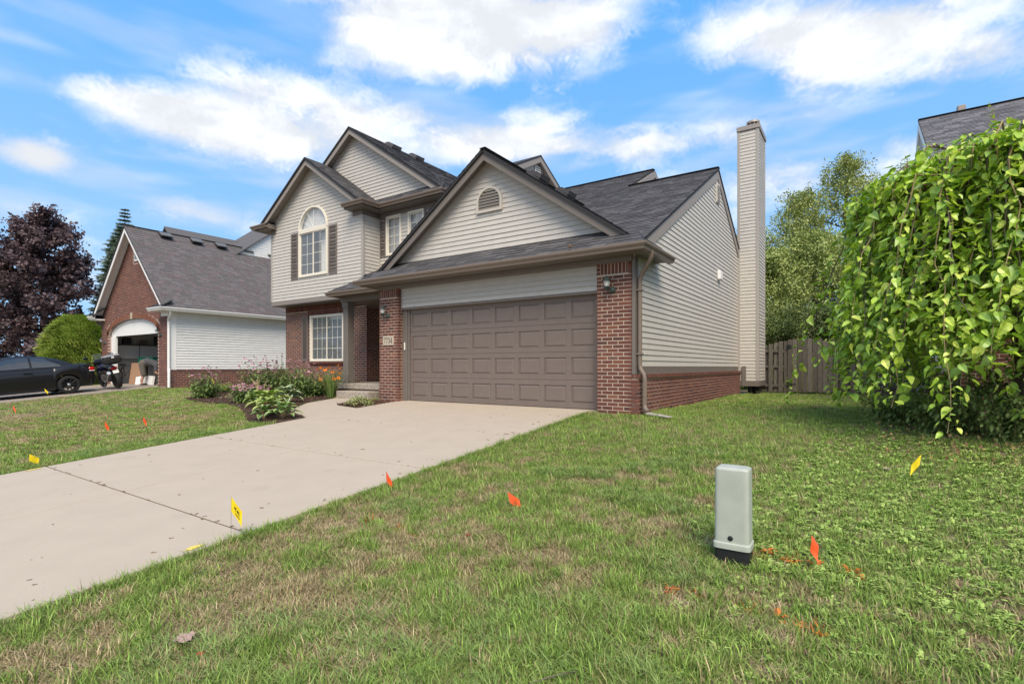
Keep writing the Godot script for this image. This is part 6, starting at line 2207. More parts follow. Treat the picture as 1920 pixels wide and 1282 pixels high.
func hosta_leaf(c0: Color, c1: Color, l := 0.22) -> ArrayMesh:
	var mb := MB.new()
	var prof := [[0.0, 0.0, 0.0], [0.18, 0.22, 0.10], [0.42, 0.30, 0.16], [0.7, 0.22, 0.12], [0.9, 0.09, 0.02], [1.02, 0.0, -0.06]]
	for k in prof.size() - 1:
		for s in [-1.0, 1.0]:
			for band in 2:
				var f0 := 0.0 if band == 0 else 0.62
				var f1 := 0.62 if band == 0 else 1.0
				mb.col = c0 if band == 0 else c1
				var p := func(q: Array, f: float): return Vector3(s * q[1] * f * l, (q[2] + absf(q[1] * f) * 0.35) * l, q[0] * l)
				var quad := [p.call(prof[k], f0), p.call(prof[k + 1], f0), p.call(prof[k + 1], f1), p.call(prof[k], f1)]
				if s < 0: quad.reverse()
				mb.poly(quad)
	return mb.mesh()

func hosta(at: Vector3, rad: float, n: int, c0: Color, c1: Color, label: String, group: String, sd: int, stalks := false) -> void:
	var t := plant(at, "hosta", label, "plant", group)
	var r := RandomNumberGenerator.new()
	r.seed = sd * 13
	var lm := hosta_leaf(c0, c1, rad * 0.72)
	var st := MB.new()
	for k in n:
		var ring := k / float(n)
		var a := k * 2.4 + r.randf_range(-0.2, 0.2)
		var d := Vector3(cos(a), 0, sin(a))
		var p := d * rad * 0.5 * ring + Vector3(0, rad * lerpf(0.75, 0.30, ring), 0)
		st.tube([Vector3(0, 0, 0), p * 0.6 + Vector3(0, rad * 0.1, 0), p], [0.005, 0.004, 0.003], 4, false)
		var s := r.randf_range(0.75, 1.15)
		var pitch := lerpf(-0.6, 0.25, ring) + r.randf_range(-0.15, 0.15)
		put(lm, "leaf", M["leaf_vc"], t, Transform3D(Basis(Vector3.UP, atan2(d.x, d.z)) * Basis(Vector3.RIGHT, pitch) * Basis.from_scale(Vector3(s, s, s)), p))
	st.col = Color(0.15, 0.2, 0.06)
	put(st, "stems", M["twig"], t)
	if stalks:
		var sm := MB.new()
		for k in 5:
			var x := r.randf_range(-0.3, 0.3)
			sm.tube([Vector3(x * 0.4, 0.1, 0), Vector3(x, 0.45 + r.randf() * 0.2, r.randf_range(-0.1, 0.1)), Vector3(x * 1.3, 0.62 + r.randf() * 0.1, r.randf_range(-0.1, 0.1))], [0.005, 0.006, 0.008], 5)
		put(sm, "seed_stalks", mat("straw", lin(0.42, 0.33, 0.16), 0.8), t)

func daylily(at: Vector3, label: String, group: String) -> void:
	var t := plant(at, "daylily", label, "flower", group)
	var r := RandomNumberGenerator.new()
	r.seed = 44
	var mb := MB.new()
	for k in 130:
		var a := r.randf() * TAU
		var d := Vector3(cos(a), 0, sin(a))
		var s := d.cross(Vector3.UP) * r.randf_range(0.005, 0.009)
		var h := r.randf_range(0.4, 0.85)
		var o := r.randf_range(0.12, 0.62)
		var root := d * r.randf_range(0, 0.12)
		var pts := [root, root + d * o * 0.25 + Vector3(0, h * 0.5, 0), root + d * o * 0.6 + Vector3(0, h * 0.85, 0), root + d * o + Vector3(0, h * 0.92, 0), root + d * o * 1.35 + Vector3(0, h * 0.80, 0)]
		var c := Color(0.10, 0.17, 0.04).lerp(Color(0.22, 0.30, 0.08), r.randf())
		mb.col = c
		for i in 4:
			var w0 := 1.0 - 0.2 * i
			var w1 := 1.0 - 0.2 * (i + 1) if i < 3 else 0.05
			mb.poly([pts[i] - s * w0, pts[i + 1] - s * w1, pts[i + 1] + s * w1, pts[i] + s * w0])
	stuff(put(mb, "foliage", M["leaf_vc"], t))
	var om := mat("lily_orange", lin(0.80, 0.22, 0.02), 0.5, {"back": lin(0.3, 0.08, 0.0)})
	for k in 12:
		var a := r.randf() * TAU
		var p := Vector3(cos(a) * r.randf_range(0.15, 0.45) - 0.12, r.randf_range(0.42, 0.92), sin(a) * 0.3)
		var st := MB.new()
		st.tube([Vector3(0, 0, 0), Vector3(p.x * 0.5, p.y * 0.6, p.z * 0.5), p], [0.004, 0.0035, 0.003], 4, false)
		put(st, "stem", M["twig"], t)
		var fl := MB.new()
		for q in 6:
			var d := Vector3(cos(TAU * q / 6), 0, sin(TAU * q / 6))
			var s := d.cross(Vector3.UP) * 0.016
			fl.poly([Vector3(0, 0, 0), d * 0.035 + Vector3(0, 0.045, 0) - s, d * 0.035 + Vector3(0, 0.045, 0) + s])
			fl.poly([d * 0.035 + Vector3(0, 0.045, 0) - s, d * 0.075 + Vector3(0, 0.05, 0), d * 0.035 + Vector3(0, 0.045, 0) + s])
		put(fl, "blossom", om, t, Transform3D(Basis(Vector3(r.randf() - 0.5, 0, r.randf() - 0.5).normalized(), r.randf_range(0.2, 1.0)), p))

func coral_bells(at: Vector3, label: String, group: String) -> void:
	var t := plant(at, "coral_bells", label, "plant", group)
	var r := RandomNumberGenerator.new()
	r.seed = 3
	var lm := hosta_leaf(lin(0.10, 0.022, 0.022), lin(0.13, 0.035, 0.03), 0.11)
	for k in 42:
		var a := k * 2.4
		var q := sqrt(k / 42.0)
		var d := Vector3(cos(a), 0, sin(a))
		var s := r.randf_range(0.7, 1.2)
		put(lm, "leaf", M["leaf_vc"], t, Transform3D(Basis(Vector3.UP, a + r.randf()) * Basis(Vector3.RIGHT, r.randf_range(-0.5, 0.3)) * Basis.from_scale(Vector3(s * 1.3, s, s)), d * q * 0.22 + Vector3(0, 0.26 - 0.14 * q + r.randf() * 0.05, 0)))

func carpet(at: Vector3, label: String, group: String) -> void:
	var t := plant(at, "variegated_groundcover", label, "plant", group)
	var r := RandomNumberGenerator.new()
	r.seed = 6
	var ts := []
	var cs := []
	for k in 620:
		var a := r.randf() * TAU
		var q := sqrt(r.randf())
		ts.append(Transform3D(Basis(Vector3.UP, r.randf() * TAU) * Basis(Vector3.RIGHT, r.randf_range(-0.8, 0.4)), Vector3(cos(a) * q * 0.40, 0.02 + 0.17 * (1.0 - q * q) * r.randf_range(0.6, 1.1), sin(a) * q * 0.27)))
		cs.append([Color(0.50, 0.50, 0.24), Color(0.30, 0.36, 0.10), Color(0.42, 0.42, 0.20), Color(0.17, 0.24, 0.06)][k % 4])
	multi(lance_leaf(0.06, 0.03), M["leaf_vc"], ts, cs, "foliage", t)

# ---------- neighbouring houses and the fence ----------
func build_left_neighbour() -> void:
	var h := thing("neighbour_house", "neighbouring house with a steep brick gable, white siding and an open arched garage", "house")
	var sk := Cover.new()
	var zf := -0.35
	var x0 := -24.65
	var x1 := -18.0
	var c := -21.15
	var ry := 6.62
	var dx0 := -23.85
	var dx1 := -18.93
	var ac := (dx0 + dx1) / 2
	var arc := func(x: float, grow: float) -> float:   # underside of the arch
		var u := (x - ac) / ((dx1 - dx0) / 2 + grow)
		return 2.19 + 0.62 * sqrt(maxf(0.0, 1.0 - u * u)) + grow * 0.9 if absf(u) < 1.0 else 0.0
	# front wall pieces round the opening
	var f := fz(zf)
	var over := [Vector2(dx0, 2.19)]
	for k in range(1, 16): over.append(Vector2(lerpf(dx0, dx1, k / 16.0), arc.call(lerpf(dx0, dx1, k / 16.0), 0.0)))
	over.append_array([Vector2(dx1, 2.19), Vector2(dx1, 3.5), Vector2(x1, 3.3), Vector2(c, ry - 0.15), Vector2(x0, 3.2), Vector2(dx0, 3.5)])
	sheet(h, "gable_wall", M["mortar_far"], f, over, -0.25, 0.246)
	for p in [[x0, dx0], [dx1, x1]]:
		slab(h, "brick_pier", M["mortar_far"], Vector3(p[0], -0.2, zf - 0.25), Vector3(p[1], 3.3, zf - 0.004), 0.001)
	var wc := Vector2(-20.95, 5.38)
	var bf := wall_frame(Vector3(x0, 0, zf - 0.004), Vector3.RIGHT)
	brick_field(sk, bf, x1 - x0, -0.1, ry - 0.2, func(u, y):
		var x: float = x0 + u
		if x > dx0 and x < dx1 and y < 2.19: return false
		if y > 2.17 and arc.call(x, 0.20) > y and x > dx0 - 0.16 and x < dx1 + 0.16: return false
		if absf(x - wc.x) < 0.24 and absf(y - wc.y) < 0.34: return false
		if x < -24.0 and y > 0.98 and y < 1.24 and x > -24.42: return false
		return true, 0.003, 0.0, func(y):
			var w: float = ry - 0.12 - y
			return Vector2(maxf(0.0, c - w - x0), minf(x1 - x0, c + w - x0)))
	# arch of bricks on end, keystone
	for k in 60:
		var a := PI * (k + 0.5) / 60
		var r0 := Vector2((dx1 - dx0) / 2, 0.62)
		var p := Vector2(ac + cos(a) * (r0.x + 0.11), 2.19 + sin(a) * (r0.y + 0.11))
		var nrm := Vector2(cos(a) / r0.x, sin(a) / r0.y).normalized()
		sk.bricks.append([Transform3D(Basis(Vector3(nrm.y, -nrm.x, 0) * 0.075, Vector3(nrm.x, nrm.y, 0) * 0.2, Vector3(0, 0, 0.05)), Vector3(p.x, p.y, zf - 0.02 + 0.008)), 6 if k % 3 else 3])
	sheet(h, "keystone", M["stone"], f, [Vector2(ac - 0.07, 2.79), Vector2(ac + 0.07, 2.79), Vector2(ac + 0.11, 3.05), Vector2(ac - 0.11, 3.05)], -0.02, 0.04)
	slab(h, "house_number", M["stone"], Vector3(-24.4, 0.99, zf - 0.03), Vector3(-24.05, 1.23, zf + 0.01))
	# small arched window high in the gable
	var gw := sub("window", h)
	var ol := [Vector2(wc.x - 0.2, wc.y - 0.28), Vector2(wc.x + 0.2, wc.y - 0.28)]
	for k in 9: ol.append(Vector2(wc.x + 0.2 * cos(PI * k / 8.0), wc.y + 0.08 + 0.2 * sin(PI * k / 8.0)))
	sheet(gw, "reveal", M["brick0"], f, ol, -0.02, 0.024)
	var il := []
	for q in ol: il.append((q - wc) * 0.75 + wc)
	sheet(gw, "window_frame", M["white_trim"], f, il, -0.01, 0.022)
	il = []
	for q in ol: il.append((q - wc) * 0.5 + wc)
	sheet(gw, "pane", M["car_glass"], f, il, 0.0, 0.018)
	sheet(h, "window_keystone", M["stone"], f, [Vector2(wc.x - 0.07, wc.y + 0.27), Vector2(wc.x + 0.07, wc.y + 0.27), Vector2(wc.x + 0.10, wc.y + 0.48), Vector2(wc.x - 0.10, wc.y + 0.48)], -0.02, 0.035)
	# white arch board and jambs
	var ap := []
	for k in 17: ap.append(Vector2(lerpf(dx0 + 0.02, dx1 - 0.02, k / 16.0), arc.call(lerpf(dx0 + 0.02, dx1 - 0.02, k / 16.0), 0.0) - 0.01))
	ap.append(Vector2(dx1 - 0.02, 2.13)); ap.append(Vector2(dx0 + 0.02, 2.13))
	ap.reverse()
	sheet(h, "arch_board", M["white_trim"], f, ap, -0.16, 0.03)
	var am := MB.new()
	var mid := []
	for k in 25: mid.append(f * Vector3(ac + cos(PI * k / 24.0) * 2.37, 2.17 + sin(PI * k / 24.0) * 0.55, -0.12))
	var rr := []
	for k in 25: rr.append(0.035)
	am.tube(mid, rr, 6)
	put(am, "arch_moulding", M["white_trim"], h)
	slab(h, "garage_jamb", M["white_trim"], Vector3(dx0, -0.05, zf - 0.2), Vector3(dx0 + 0.42, 2.13, zf - 0.10))
	slab(h, "garage_jamb", M["white_trim"], Vector3(dx1 - 0.12, -0.05, zf - 0.2), Vector3(dx1, 2.13, zf - 0.10))
	wall_lamp(h, Vector3(-24.25, 1.88, zf + 0.005))
	wall_lamp(h, Vector3(-18.62, 2.05, zf + 0.005))
	# garage room
	var g0 := Vector3(-24.5, 0.0, -6.6)
	var g1 := Vector3(-18.25, 2.75, zf - 0.26)
	slab(h, "garage_floor", M["concrete_old"], Vector3(g0.x, -0.12, g0.z), Vector3(g1.x, 0.02, zf + 0.02))
	slab(h, "garage_back_wall", M["plaster"], Vector3(g0.x, 0.0, g0.z - 0.1), Vector3(g1.x, g1.y, g0.z))
	slab(h, "garage_side_wall", M["plaster"], Vector3(g0.x - 0.1, 0.0, g0.z), Vector3(g0.x, g1.y, g1.z))
	slab(h, "garage_side_wall", M["plaster"], Vector3(g1.x, 0.0, g0.z), Vector3(g1.x + 0.12, g1.y, g1.z))
	slab(h, "garage_ceiling", M["plaster"], Vector3(g0.x, g1.y, g0.z), Vector3(g1.x, g1.y + 0.1, g1.z))
	# right side: white siding on a low brick base
	var s := fx(x1)
	slab(h, "side_wall", M["siding_white"], Vector3(x1 - 0.12, 0.6, -9.5), Vector3(x1 - 0.002, 3.1, zf - 0.26), 0.001)
	siding_field(sk, s, 0.70, 3.02, func(_y): return [Vector2(0.60, 9.5)], 0.1033, 0.028)
	slab(h, "corner_board", M["white_trim"], Vector3(x1 - 0.02, 0.67, -0.62), Vector3(x1 + 0.03, 3.05, zf + 0.01))
	slab(h, "brick_base", M["mortar_far"], Vector3(x1 - 0.1, -0.3, -9.5), Vector3(x1 + 0.069, 0.61, zf - 0.004), 0.002)
	brick_field(sk, wall_frame(Vector3(x1 + 0.069, 0, zf), Vector3(0, 0, -1)), 9.1, -0.1, 0.59)
	soldier_course(sk, wall_frame(Vector3(x1 + 0.08, 0, zf), Vector3(0, 0, -1)), 0.0, 9.1, 0.60, 0.665, 0.012)
	brick_field(sk, wall_frame(Vector3(x1 - 0.02, 0, zf - 0.004), Vector3.RIGHT), 0.09, -0.1, 0.66)
	# roof
	var run := 3.62
	var fl := sqrt(2.0)
	roof_deck(h, [Vector3(c, ry, 0.02), Vector3(c + run, ry - run, 0.02), Vector3(c + run, ry - run, -9.6), Vector3(c, ry, -9.6)], 0.06)
	roof_deck(h, [Vector3(c, ry, 0.02), Vector3(c, ry, -9.6), Vector3(c - run, ry - run, -9.6), Vector3(c - run, ry - run, 0.02)], 0.06)
	shingle_field(sk, Vector3(c + run, ry - run, 0.03), Vector3(0, 0, -1), Vector3(-1, 1, 0).normalized(), [Vector2(0, 0), Vector2(9.6, 0), Vector2(9.6, run * fl), Vector2(0, run * fl)], null, 0.142, Vector2(0.15, 0.32))
	bar(h, Vector3(c, ry + 0.012, 0.03), Vector3(c, ry + 0.012, -9.6), 0.16, 0.012, M["shingle3"], "ridge_cap")
	for side in [-1.0, 1.0]:
		var t := 0.065
		var hw := 3.32 if side > 0 else 3.40
		var pts := [Vector2(c, ry - t), Vector2(c, ry - t - 0.22), Vector2(c + side * hw, ry - t - 0.22 - hw), Vector2(c + side * hw, ry - t - hw)]
		if side < 0: pts.reverse()
		sheet(h, "rake_board", M["white_trim"], f, pts, 0.30, 0.04)
		var q := [Vector2(c, ry - t - 0.02), Vector2(c, ry - t - 0.05), Vector2(c + side * hw, ry - t - 0.05 - hw), Vector2(c + side * hw, ry - t - 0.02 - hw)]
		if side < 0: q.reverse()
		sheet(h, "rake_soffit", M["white_trim"], f, q, 0.01, 0.29)
	for z in [-1.42, -2.67, -3.75, -5.0, -6.2]:
		var o := sub("roof_vent", h, Transform3D(Basis(Vector3(0, 0, -1), Vector3(-1, 1, 0).normalized(), Vector3(1, 1, 0).normalized()), Vector3(-20.93, 6.42, z)))
		var mb := MB.new()
		mb.cbox(Vector3(-0.22, -0.2, 0.0), Vector3(0.22, 0.2, 0.05), 0.01)
		put(mb, "base", M["black_metal"], o)
		mb = MB.new()
		mb.ocbox(Transform3D(Basis(Vector3.RIGHT, -0.25), Vector3(0, -0.05, 0.12)), Vector3(0.46, 0.36, 0.07), 0.02)
		put(mb, "hood", M["vent_grey"], o)
	# eaves, gutter, returns
	gutter_run(h, Vector3(-17.62, 3.03, 0.03), Vector3(-17.62, 3.03, -9.5), Vector3(1, 0, 0), M["white_trim"], "gutter", 1.0, 0.0)
	gutter_run(h, Vector3(-18.66, 3.03, 0.03), Vector3(-17.62, 3.03, 0.03), Vector3(0, 0, 1), M["white_trim"], "gutter", 0.0, 1.0)
	slab(h, "soffit", M["white_trim"], Vector3(-18.64, 2.90, -0.34), Vector3(-17.62, 2.925, 0.03))
	slab(h, "soffit", M["white_trim"], Vector3(-17.99, 2.90, -9.5), Vector3(-17.62, 2.922, -0.345))
	slab(h, "cornice_return", M["white_trim"], Vector3(-18.55, 2.74, -0.34), Vector3(-17.97, 2.898, -0.31))
	roof_deck(h, [Vector3(-18.7, 3.05, 0.12), Vector3(-17.52, 3.05, 0.12), Vector3(-17.6, 3.32, -0.34), Vector3(-18.3, 3.36, -0.34)], 0.02)
	gutter_run(h, Vector3(-24.72, 3.03, 0.03), Vector3(-24.2, 3.03, 0.03), Vector3(0, 0, 1), M["white_trim"], "gutter", 1.0, 0.0)
	slab(h, "soffit", M["white_trim"], Vector3(-24.8, 2.86, -0.34), Vector3(-24.22, 2.925, 0.03))
	roof_deck(h, [Vector3(-24.85, 3.05, 0.12), Vector3(-24.1, 3.05, 0.12), Vector3(-24.15, 3.45, -0.34), Vector3(-24.4, 3.40, -0.34)], 0.02)
	var ds := sub("downspout", h)
	var mb := MB.new()
	mb.tube([Vector3(-17.62, 2.93, -0.25), Vector3(-17.65, 2.8, -0.27), Vector3(-17.93, 2.62, -0.32), Vector3(-17.94, 2.5, -0.33), Vector3(-17.94, 0.75, -0.33), Vector3(-17.88, 0.66, -0.31), Vector3(-17.80, 0.58, -0.28), Vector3(-17.80, 0.0, -0.28)], [0.05, 0.05, 0.05, 0.05, 0.05, 0.05, 0.05, 0.05], 7)
	put(mb, "pipe", M["white_trim"], ds)
	# higher roof behind and a gabled rear block
	roof_deck(h, [Vector3(-23.4, 7.45, -2.4), Vector3(-20.4, 4.45, -2.4), Vector3(-20.4, 4.45, -11.0), Vector3(-23.4, 7.45, -11.0)], 0.06, "rear_roof", M["shingle3"])
	roof_deck(h, [Vector3(-23.4, 7.45, -2.4), Vector3(-23.4, 7.45, -11.0), Vector3(-26.6, 4.25, -11.0), Vector3(-26.6, 4.25, -2.4)], 0.06, "rear_roof", M["shingle3"])
	sheet(h, "rear_wall", M["siding_white"], fz(-2.55), [Vector2(-26.2, 3.0), Vector2(-20.8, 3.0), Vector2(-20.8, 4.7), Vector2(-23.4, 7.30), Vector2(-26.2, 4.5)], -0.1, 0.1)
	roof_deck(h, [Vector3(-24.5, 5.2, -3.1), Vector3(-20.6, 5.2, -3.1), Vector3(-20.6, 9.1, -8.1), Vector3(-24.5, 9.1, -8.1)], 0.06, "rear_roof", M["shingle3"])
	sheet(h, "rear_gable_wall", M["siding_white"], fx(-20.75), [Vector2(3.3, 4.6), Vector2(12.9, 4.6), Vector2(12.9, 5.2), Vector2(8.1, 8.98), Vector2(3.3, 5.22)], -0.1, 0.1)
	var rk := Cover.new()
	siding_field(rk, fx(-20.748), 5.0, 8.8, func(y): return [Vector2(8.1 - (8.98 - y) / 0.78, 8.1 + (8.98 - y) / 0.78)], 0.1033)
	sk.planks.append_array(rk.planks)
	commit_bricks(sk, h, 0)
	commit_planks(sk, h, M["siding_white"], 40)
	commit_shingles(sk, h, 0, Color(1.45, 1.38, 1.36), 0.08, 0.55)
	# concrete drive
	var d := Node3D.new()
	d.name = "neighbour_driveway"
	add_child(d)
	structure(d, "weathered concrete drive before the neighbour's garage")
	var zr := [-0.33, 3.0, 6.2, 9.4, 13.0]
	for k in 4:
		for j in 2:
			var xa := [-24.2, -21.5, -18.8]
			var p := []
			for q in [[xa[j] + 0.006, zr[k + 1] - 0.006], [xa[j + 1] - 0.006, zr[k + 1] - 0.006], [xa[j + 1] - 0.006, zr[k] + 0.006], [xa[j] + 0.006, zr[k] + 0.006]]: p.append(Vector3(q[0], drive_y(q[1]) + 0.004, q[1]))
			concrete_slab(d, "concrete_slab", M["concrete_old"], p, 0.14)

func build_garage_contents() -> void:
	var cb := mat("cardboard", lin(0.36, 0.215, 0.13), 0.9)
	tag(put(boxed(Transform3D(Basis(Vector3.RIGHT, -0.12), Vector3(-22.7, 0.49, -1.0)), Vector3(1.3, 0.95, 0.02)), "cardboard_sheet", cb), "big brown cardboard sheet leaning in the open garage", "cardboard")
	var wm := mat("foam_white", lin(0.74, 0.75, 0.74), 0.8)
	tag(put(boxed(Transform3D(Basis(Vector3.UP, 0.2) * Basis(Vector3(0, 0, 1), 0.12) * Basis(Vector3.RIGHT, -0.2), Vector3(-21.75, 0.20, -0.82)), Vector3(0.62, 0.36, 0.08)), "foam_block", wm), "white packing block beside the bending person's leg", "packing", "white packing blocks")
	tag(put(boxed(Transform3D(Basis(Vector3.UP, -0.1) * Basis(Vector3.RIGHT, -0.15), Vector3(-20.75, 0.21, -0.80)), Vector3(0.7, 0.38, 0.10)), "foam_block", wm), "white packing block under the bending person", "packing", "white packing blocks")
	var tote := thing("storage_tote", "green plastic storage tote behind the bending person", "tote", Vector3(-22.4, 0.93, -1.42))
	put(boxed(Transform3D(Basis(), Vector3(0, 0.12, 0)), Vector3(1.5, 0.24, 0.4)), "tub", mat("tote_green", lin(0.015, 0.16, 0.10), 0.5), tote)
	put(boxed(Transform3D(Basis(), Vector3(0, 0.265, 0)), Vector3(1.56, 0.05, 0.44)), "lid", M["tote_green"], tote)
	var tb := thing("work_table", "low work table in the open garage", "table", Vector3(-22.4, 0.02, -1.45))
	put(boxed(Transform3D(Basis(), Vector3(0, 0.885, 0)), Vector3(2.0, 0.05, 0.5)), "table_top", M["wood1"], tb)
	for s in [[-0.9, -0.2], [0.9, -0.2], [-0.9, 0.2], [0.9, 0.2]]: put(boxed(Transform3D(Basis(), Vector3(s[0], 0.43, s[1])), Vector3(0.06, 0.86, 0.06)), "leg", M["wood1"], tb)
	var sh := thing("wall_shelf", "wall cupboards along the side of the open garage", "shelf", Vector3(-24.28, 1.25, -3.4))
	for k in 6:
		put(boxed(Transform3D(Basis(), Vector3(0, 0.22, -2.2 + k * 0.88)), Vector3(0.4, 0.6, 0.84)), "cupboard_door", M["blind"], sh)
	put(boxed(Transform3D(Basis(), Vector3(0, 0.56, 0)), Vector3(0.42, 0.05, 5.4)), "top_board", M["wood2"], sh)
	for k in 8: put(boxed(Transform3D(Basis(Vector3.UP, k * 0.2), Vector3(0, 0.585 + (0.1 + 0.05 * (k % 3)), -2.4 + k * 0.66)), Vector3(0.3, 0.2 + 0.1 * (k % 3), 0.45)), "stored_box", M["black_metal"] if k % 3 else M["wood2"], sh)
	var op := thing("garage_door_opener", "dark ceiling-hung door rail in the open garage", "rail", Vector3(-21.4, 2.45, -3.2))
	put(boxed(Transform3D(), Vector3(0.08, 0.08, 5.0)), "rail", M["black_metal"], op)
	put(boxed(Transform3D(Basis(), Vector3(0, 0.1, -2.2)), Vector3(0.4, 0.25, 0.5)), "motor", M["black_metal"], op)
	for x in [-0.2, 0.2]: put(boxed(Transform3D(Basis(), Vector3(x, 0.22, -2.2)), Vector3(0.03, 0.18, 0.03)), "hanger", M["black_metal"], op)
	var bk := thing("bicycle", "dark bicycle standing in the garage behind the motorcycle", "bicycle", Vector3(-23.7, 0.02, -0.95), 0.35)
	for x in [-0.5, 0.5]:
		var w := sub("wheel", bk, Transform3D(Basis(), Vector3(x, 0.33, 0)))
		var mb := MB.new()
		mb.tube(ring_pts(0.32, 20), ring_r(0.018, 21), 6, false)
		put(mb, "tyre", M["black_metal"], w)
		mb = MB.new()
		for k in 10: mb.tube([Vector3.ZERO, Vector3(cos(TAU * k / 10) * 0.31, sin(TAU * k / 10) * 0.31, 0)], [0.003, 0.003], 4)
		put(mb, "spokes", M["steel"], w)
	var fr := MB.new()
	fr.tube([Vector3(-0.5, 0.33, 0), Vector3(-0.15, 0.8, 0), Vector3(0.35, 0.78, 0), Vector3(-0.05, 0.33, 0), Vector3(-0.15, 0.8, 0)], [0.018, 0.018, 0.018, 0.018, 0.018], 6)
	fr.tube([Vector3(0.5, 0.33, 0), Vector3(0.36, 0.78, 0), Vector3(0.34, 0.95, 0)], [0.015, 0.015, 0.015], 6)
	put(fr, "frame", M["black_metal"], bk)
	fr = MB.new()
	fr.tube([Vector3(0.36, 0.98, -0.28), Vector3(0.34, 0.95, 0), Vector3(0.36, 0.98, 0.28)], [0.012, 0.014, 0.012], 6)
	put(fr, "handlebar", M["steel"], bk)
	put(boxed(Transform3D(Basis(), Vector3(-0.18, 0.86, 0)), Vector3(0.24, 0.06, 0.12)), "saddle", M["black_metal"], bk)

func ring_pts(r: float, n: int) -> Array:
	var p := []
	for k in n + 1: p.append(Vector3(cos(TAU * k / n) * r, sin(TAU * k / n) * r, 0))
	return p

func ring_r(r: float, n: int) -> Array:
	var p := []
	for k in n: p.append(r)
	return p

func boxed(t: Transform3D, s: Vector3, r := 0.008) -> MB:
	var mb := MB.new()
	mb.ocbox(t, s, r)
	return mb

func build_right_neighbour() -> void:
	var h := thing("neighbour_house", "grey-roofed neighbouring house mostly hidden by the weeping tree", "house")
	var sk := Cover.new()
	var x0 := 5.5
	var zf := -3.4
	slab(h, "brick_pier", M["mortar"], Vector3(x0, -0.4, zf - 0.4), Vector3(8.5, 2.7, zf - 0.004), 0.002)
	brick_field(sk, wall_frame(Vector3(x0, 0, zf - 0.004), Vector3.RIGHT), 3.0, -0.2, 2.68)
	brick_field(sk, wall_frame(Vector3(x0 + 0.0, 0, zf - 0.4), Vector3(0, 0, 1)), 0.4, -0.2, 2.68)
	# left flank: white siding over a brick base
	var f := wall_frame(Vector3(x0, 0, 0), Vector3(0, 0, 1))
	slab(h, "side_wall", M["siding_white"], Vector3(x0 + 0.002, 0.6, -18.6), Vector3(x0 + 0.12, 3.3, zf - 0.42), 0.001)
	sheet(h, "gable_wall", M["siding_white"], f, [Vector2(-18.6, 3.3), Vector2(zf - 0.41, 3.3), Vector2(-11.2, 8.1)], -0.12, 0.118)
	siding_field(sk, f, 0.70, 8.0, func(y):
		var w: float = minf(7.35, (8.12 - y) / 0.655)
		return [Vector2(-11.2 - w, minf(-11.2 + w, zf - 0.45))], 0.1033)
	slab(h, "brick_base", M["mortar_dark"], Vector3(x0 - 0.069, -0.4, -18.6), Vector3(x0 + 0.1, 0.60, zf - 0.41), 0.002)
	brick_field(sk, wall_frame(Vector3(x0 - 0.069, 0, -18.6), Vector3(0, 0, 1)), 14.75, -0.2, 0.59)
	soldier_course(sk, wall_frame(Vector3(x0 - 0.09, 0, -18.6), Vector3(0, 0, 1)), 0.0, 14.75, 0.60, 0.665, 0.01)
	slab(h, "corner_board", M["white_trim"], Vector3(x0 - 0.03, 0.67, zf - 0.52), Vector3(x0 + 0.02, 3.2, zf - 0.405))
	# roof
	var s := 0.655
	var fl := sqrt(1 + s * s)
	var ye := 8.25 - s * 8.3
	roof_deck(h, [Vector3(x0 - 0.06, ye, -2.9), Vector3(16.0, ye, -2.9), Vector3(16.0, 8.25, -11.2), Vector3(x0 - 0.06, 8.25, -11.2)], 0.05)
	roof_deck(h, [Vector3(x0 - 0.06, 8.25, -11.2), Vector3(16.0, 8.25, -11.2), Vector3(16.0, ye, -19.5), Vector3(x0 - 0.06, ye, -19.5)], 0.05)
	shingle_field(sk, Vector3(x0 - 0.06, ye, -2.9), Vector3.RIGHT, Vector3(0, s, -1).normalized(), [Vector2(0, 0), Vector2(7.5, 0), Vector2(7.5, 8.3 * fl), Vector2(0, 8.3 * fl)], func(p): return p.y > 3.6)
	bar(h, Vector3(x0 - 0.07, 8.262, -11.2), Vector3(16.0, 8.262, -11.2), 0.2, 0.012, M["shingle2"], "ridge_cap")
	sheet(h, "rake_board", M["white_trim"], f, [Vector2(-11.2, 8.2), Vector2(-11.2, 7.95), Vector2(-2.9, ye - 0.3), Vector2(-2.9, ye - 0.05)], 0.02, 0.04)
	sheet(h, "rake_board", M["white_trim"], f, [Vector2(-11.2, 8.2), Vector2(-19.5, ye - 0.05), Vector2(-19.5, ye - 0.3), Vector2(-11.2, 7.95)], 0.02, 0.04)
	slab(h, "roof_pipe", M["cap_metal"], Vector3(6.35, 8.0, -11.5), Vector3(6.55, 8.5, -11.3), 0.03)
	gutter_run(h, Vector3(x0 - 0.06, ye - 0.02, -2.9), Vector3(10.0, ye - 0.02, -2.9), Vector3(0, 0, 1), M["white_trim"], "gutter")
	# front wall beyond the pier
	slab(h, "front_wall", M["siding_white"], Vector3(x0 + 0.02, 2.7, zf - 0.4), Vector3(12.0, 2.95, zf - 0.05))
	# low white window in the flank
	window(h, wall_frame(Vector3(x0 - 0.04, 0, 0), Vector3(0, 0, 1)), -9.6, -8.2, 1.0, 2.2, 2, 1, 1, M["white_trim"], {"blind": 0.9})
	commit_bricks(sk, h, 280)
	commit_planks(sk, h, M["siding_white"], 20)
	commit_shingles(sk, h, 120, Color(1.6, 1.6, 1.64))
	var e := thing("electric_meter", "grey electric meter box on the neighbour's low brick wall", "meter box", Vector3(5.40, 0.05, -9.6))
	put(boxed(Transform3D(Basis(), Vector3(-0.04, 0.16, 0)), Vector3(0.16, 0.42, 0.34), 0.015), "box", mat("meter_grey", lin(0.24, 0.27, 0.30), 0.5), e)
	var mb := MB.new()
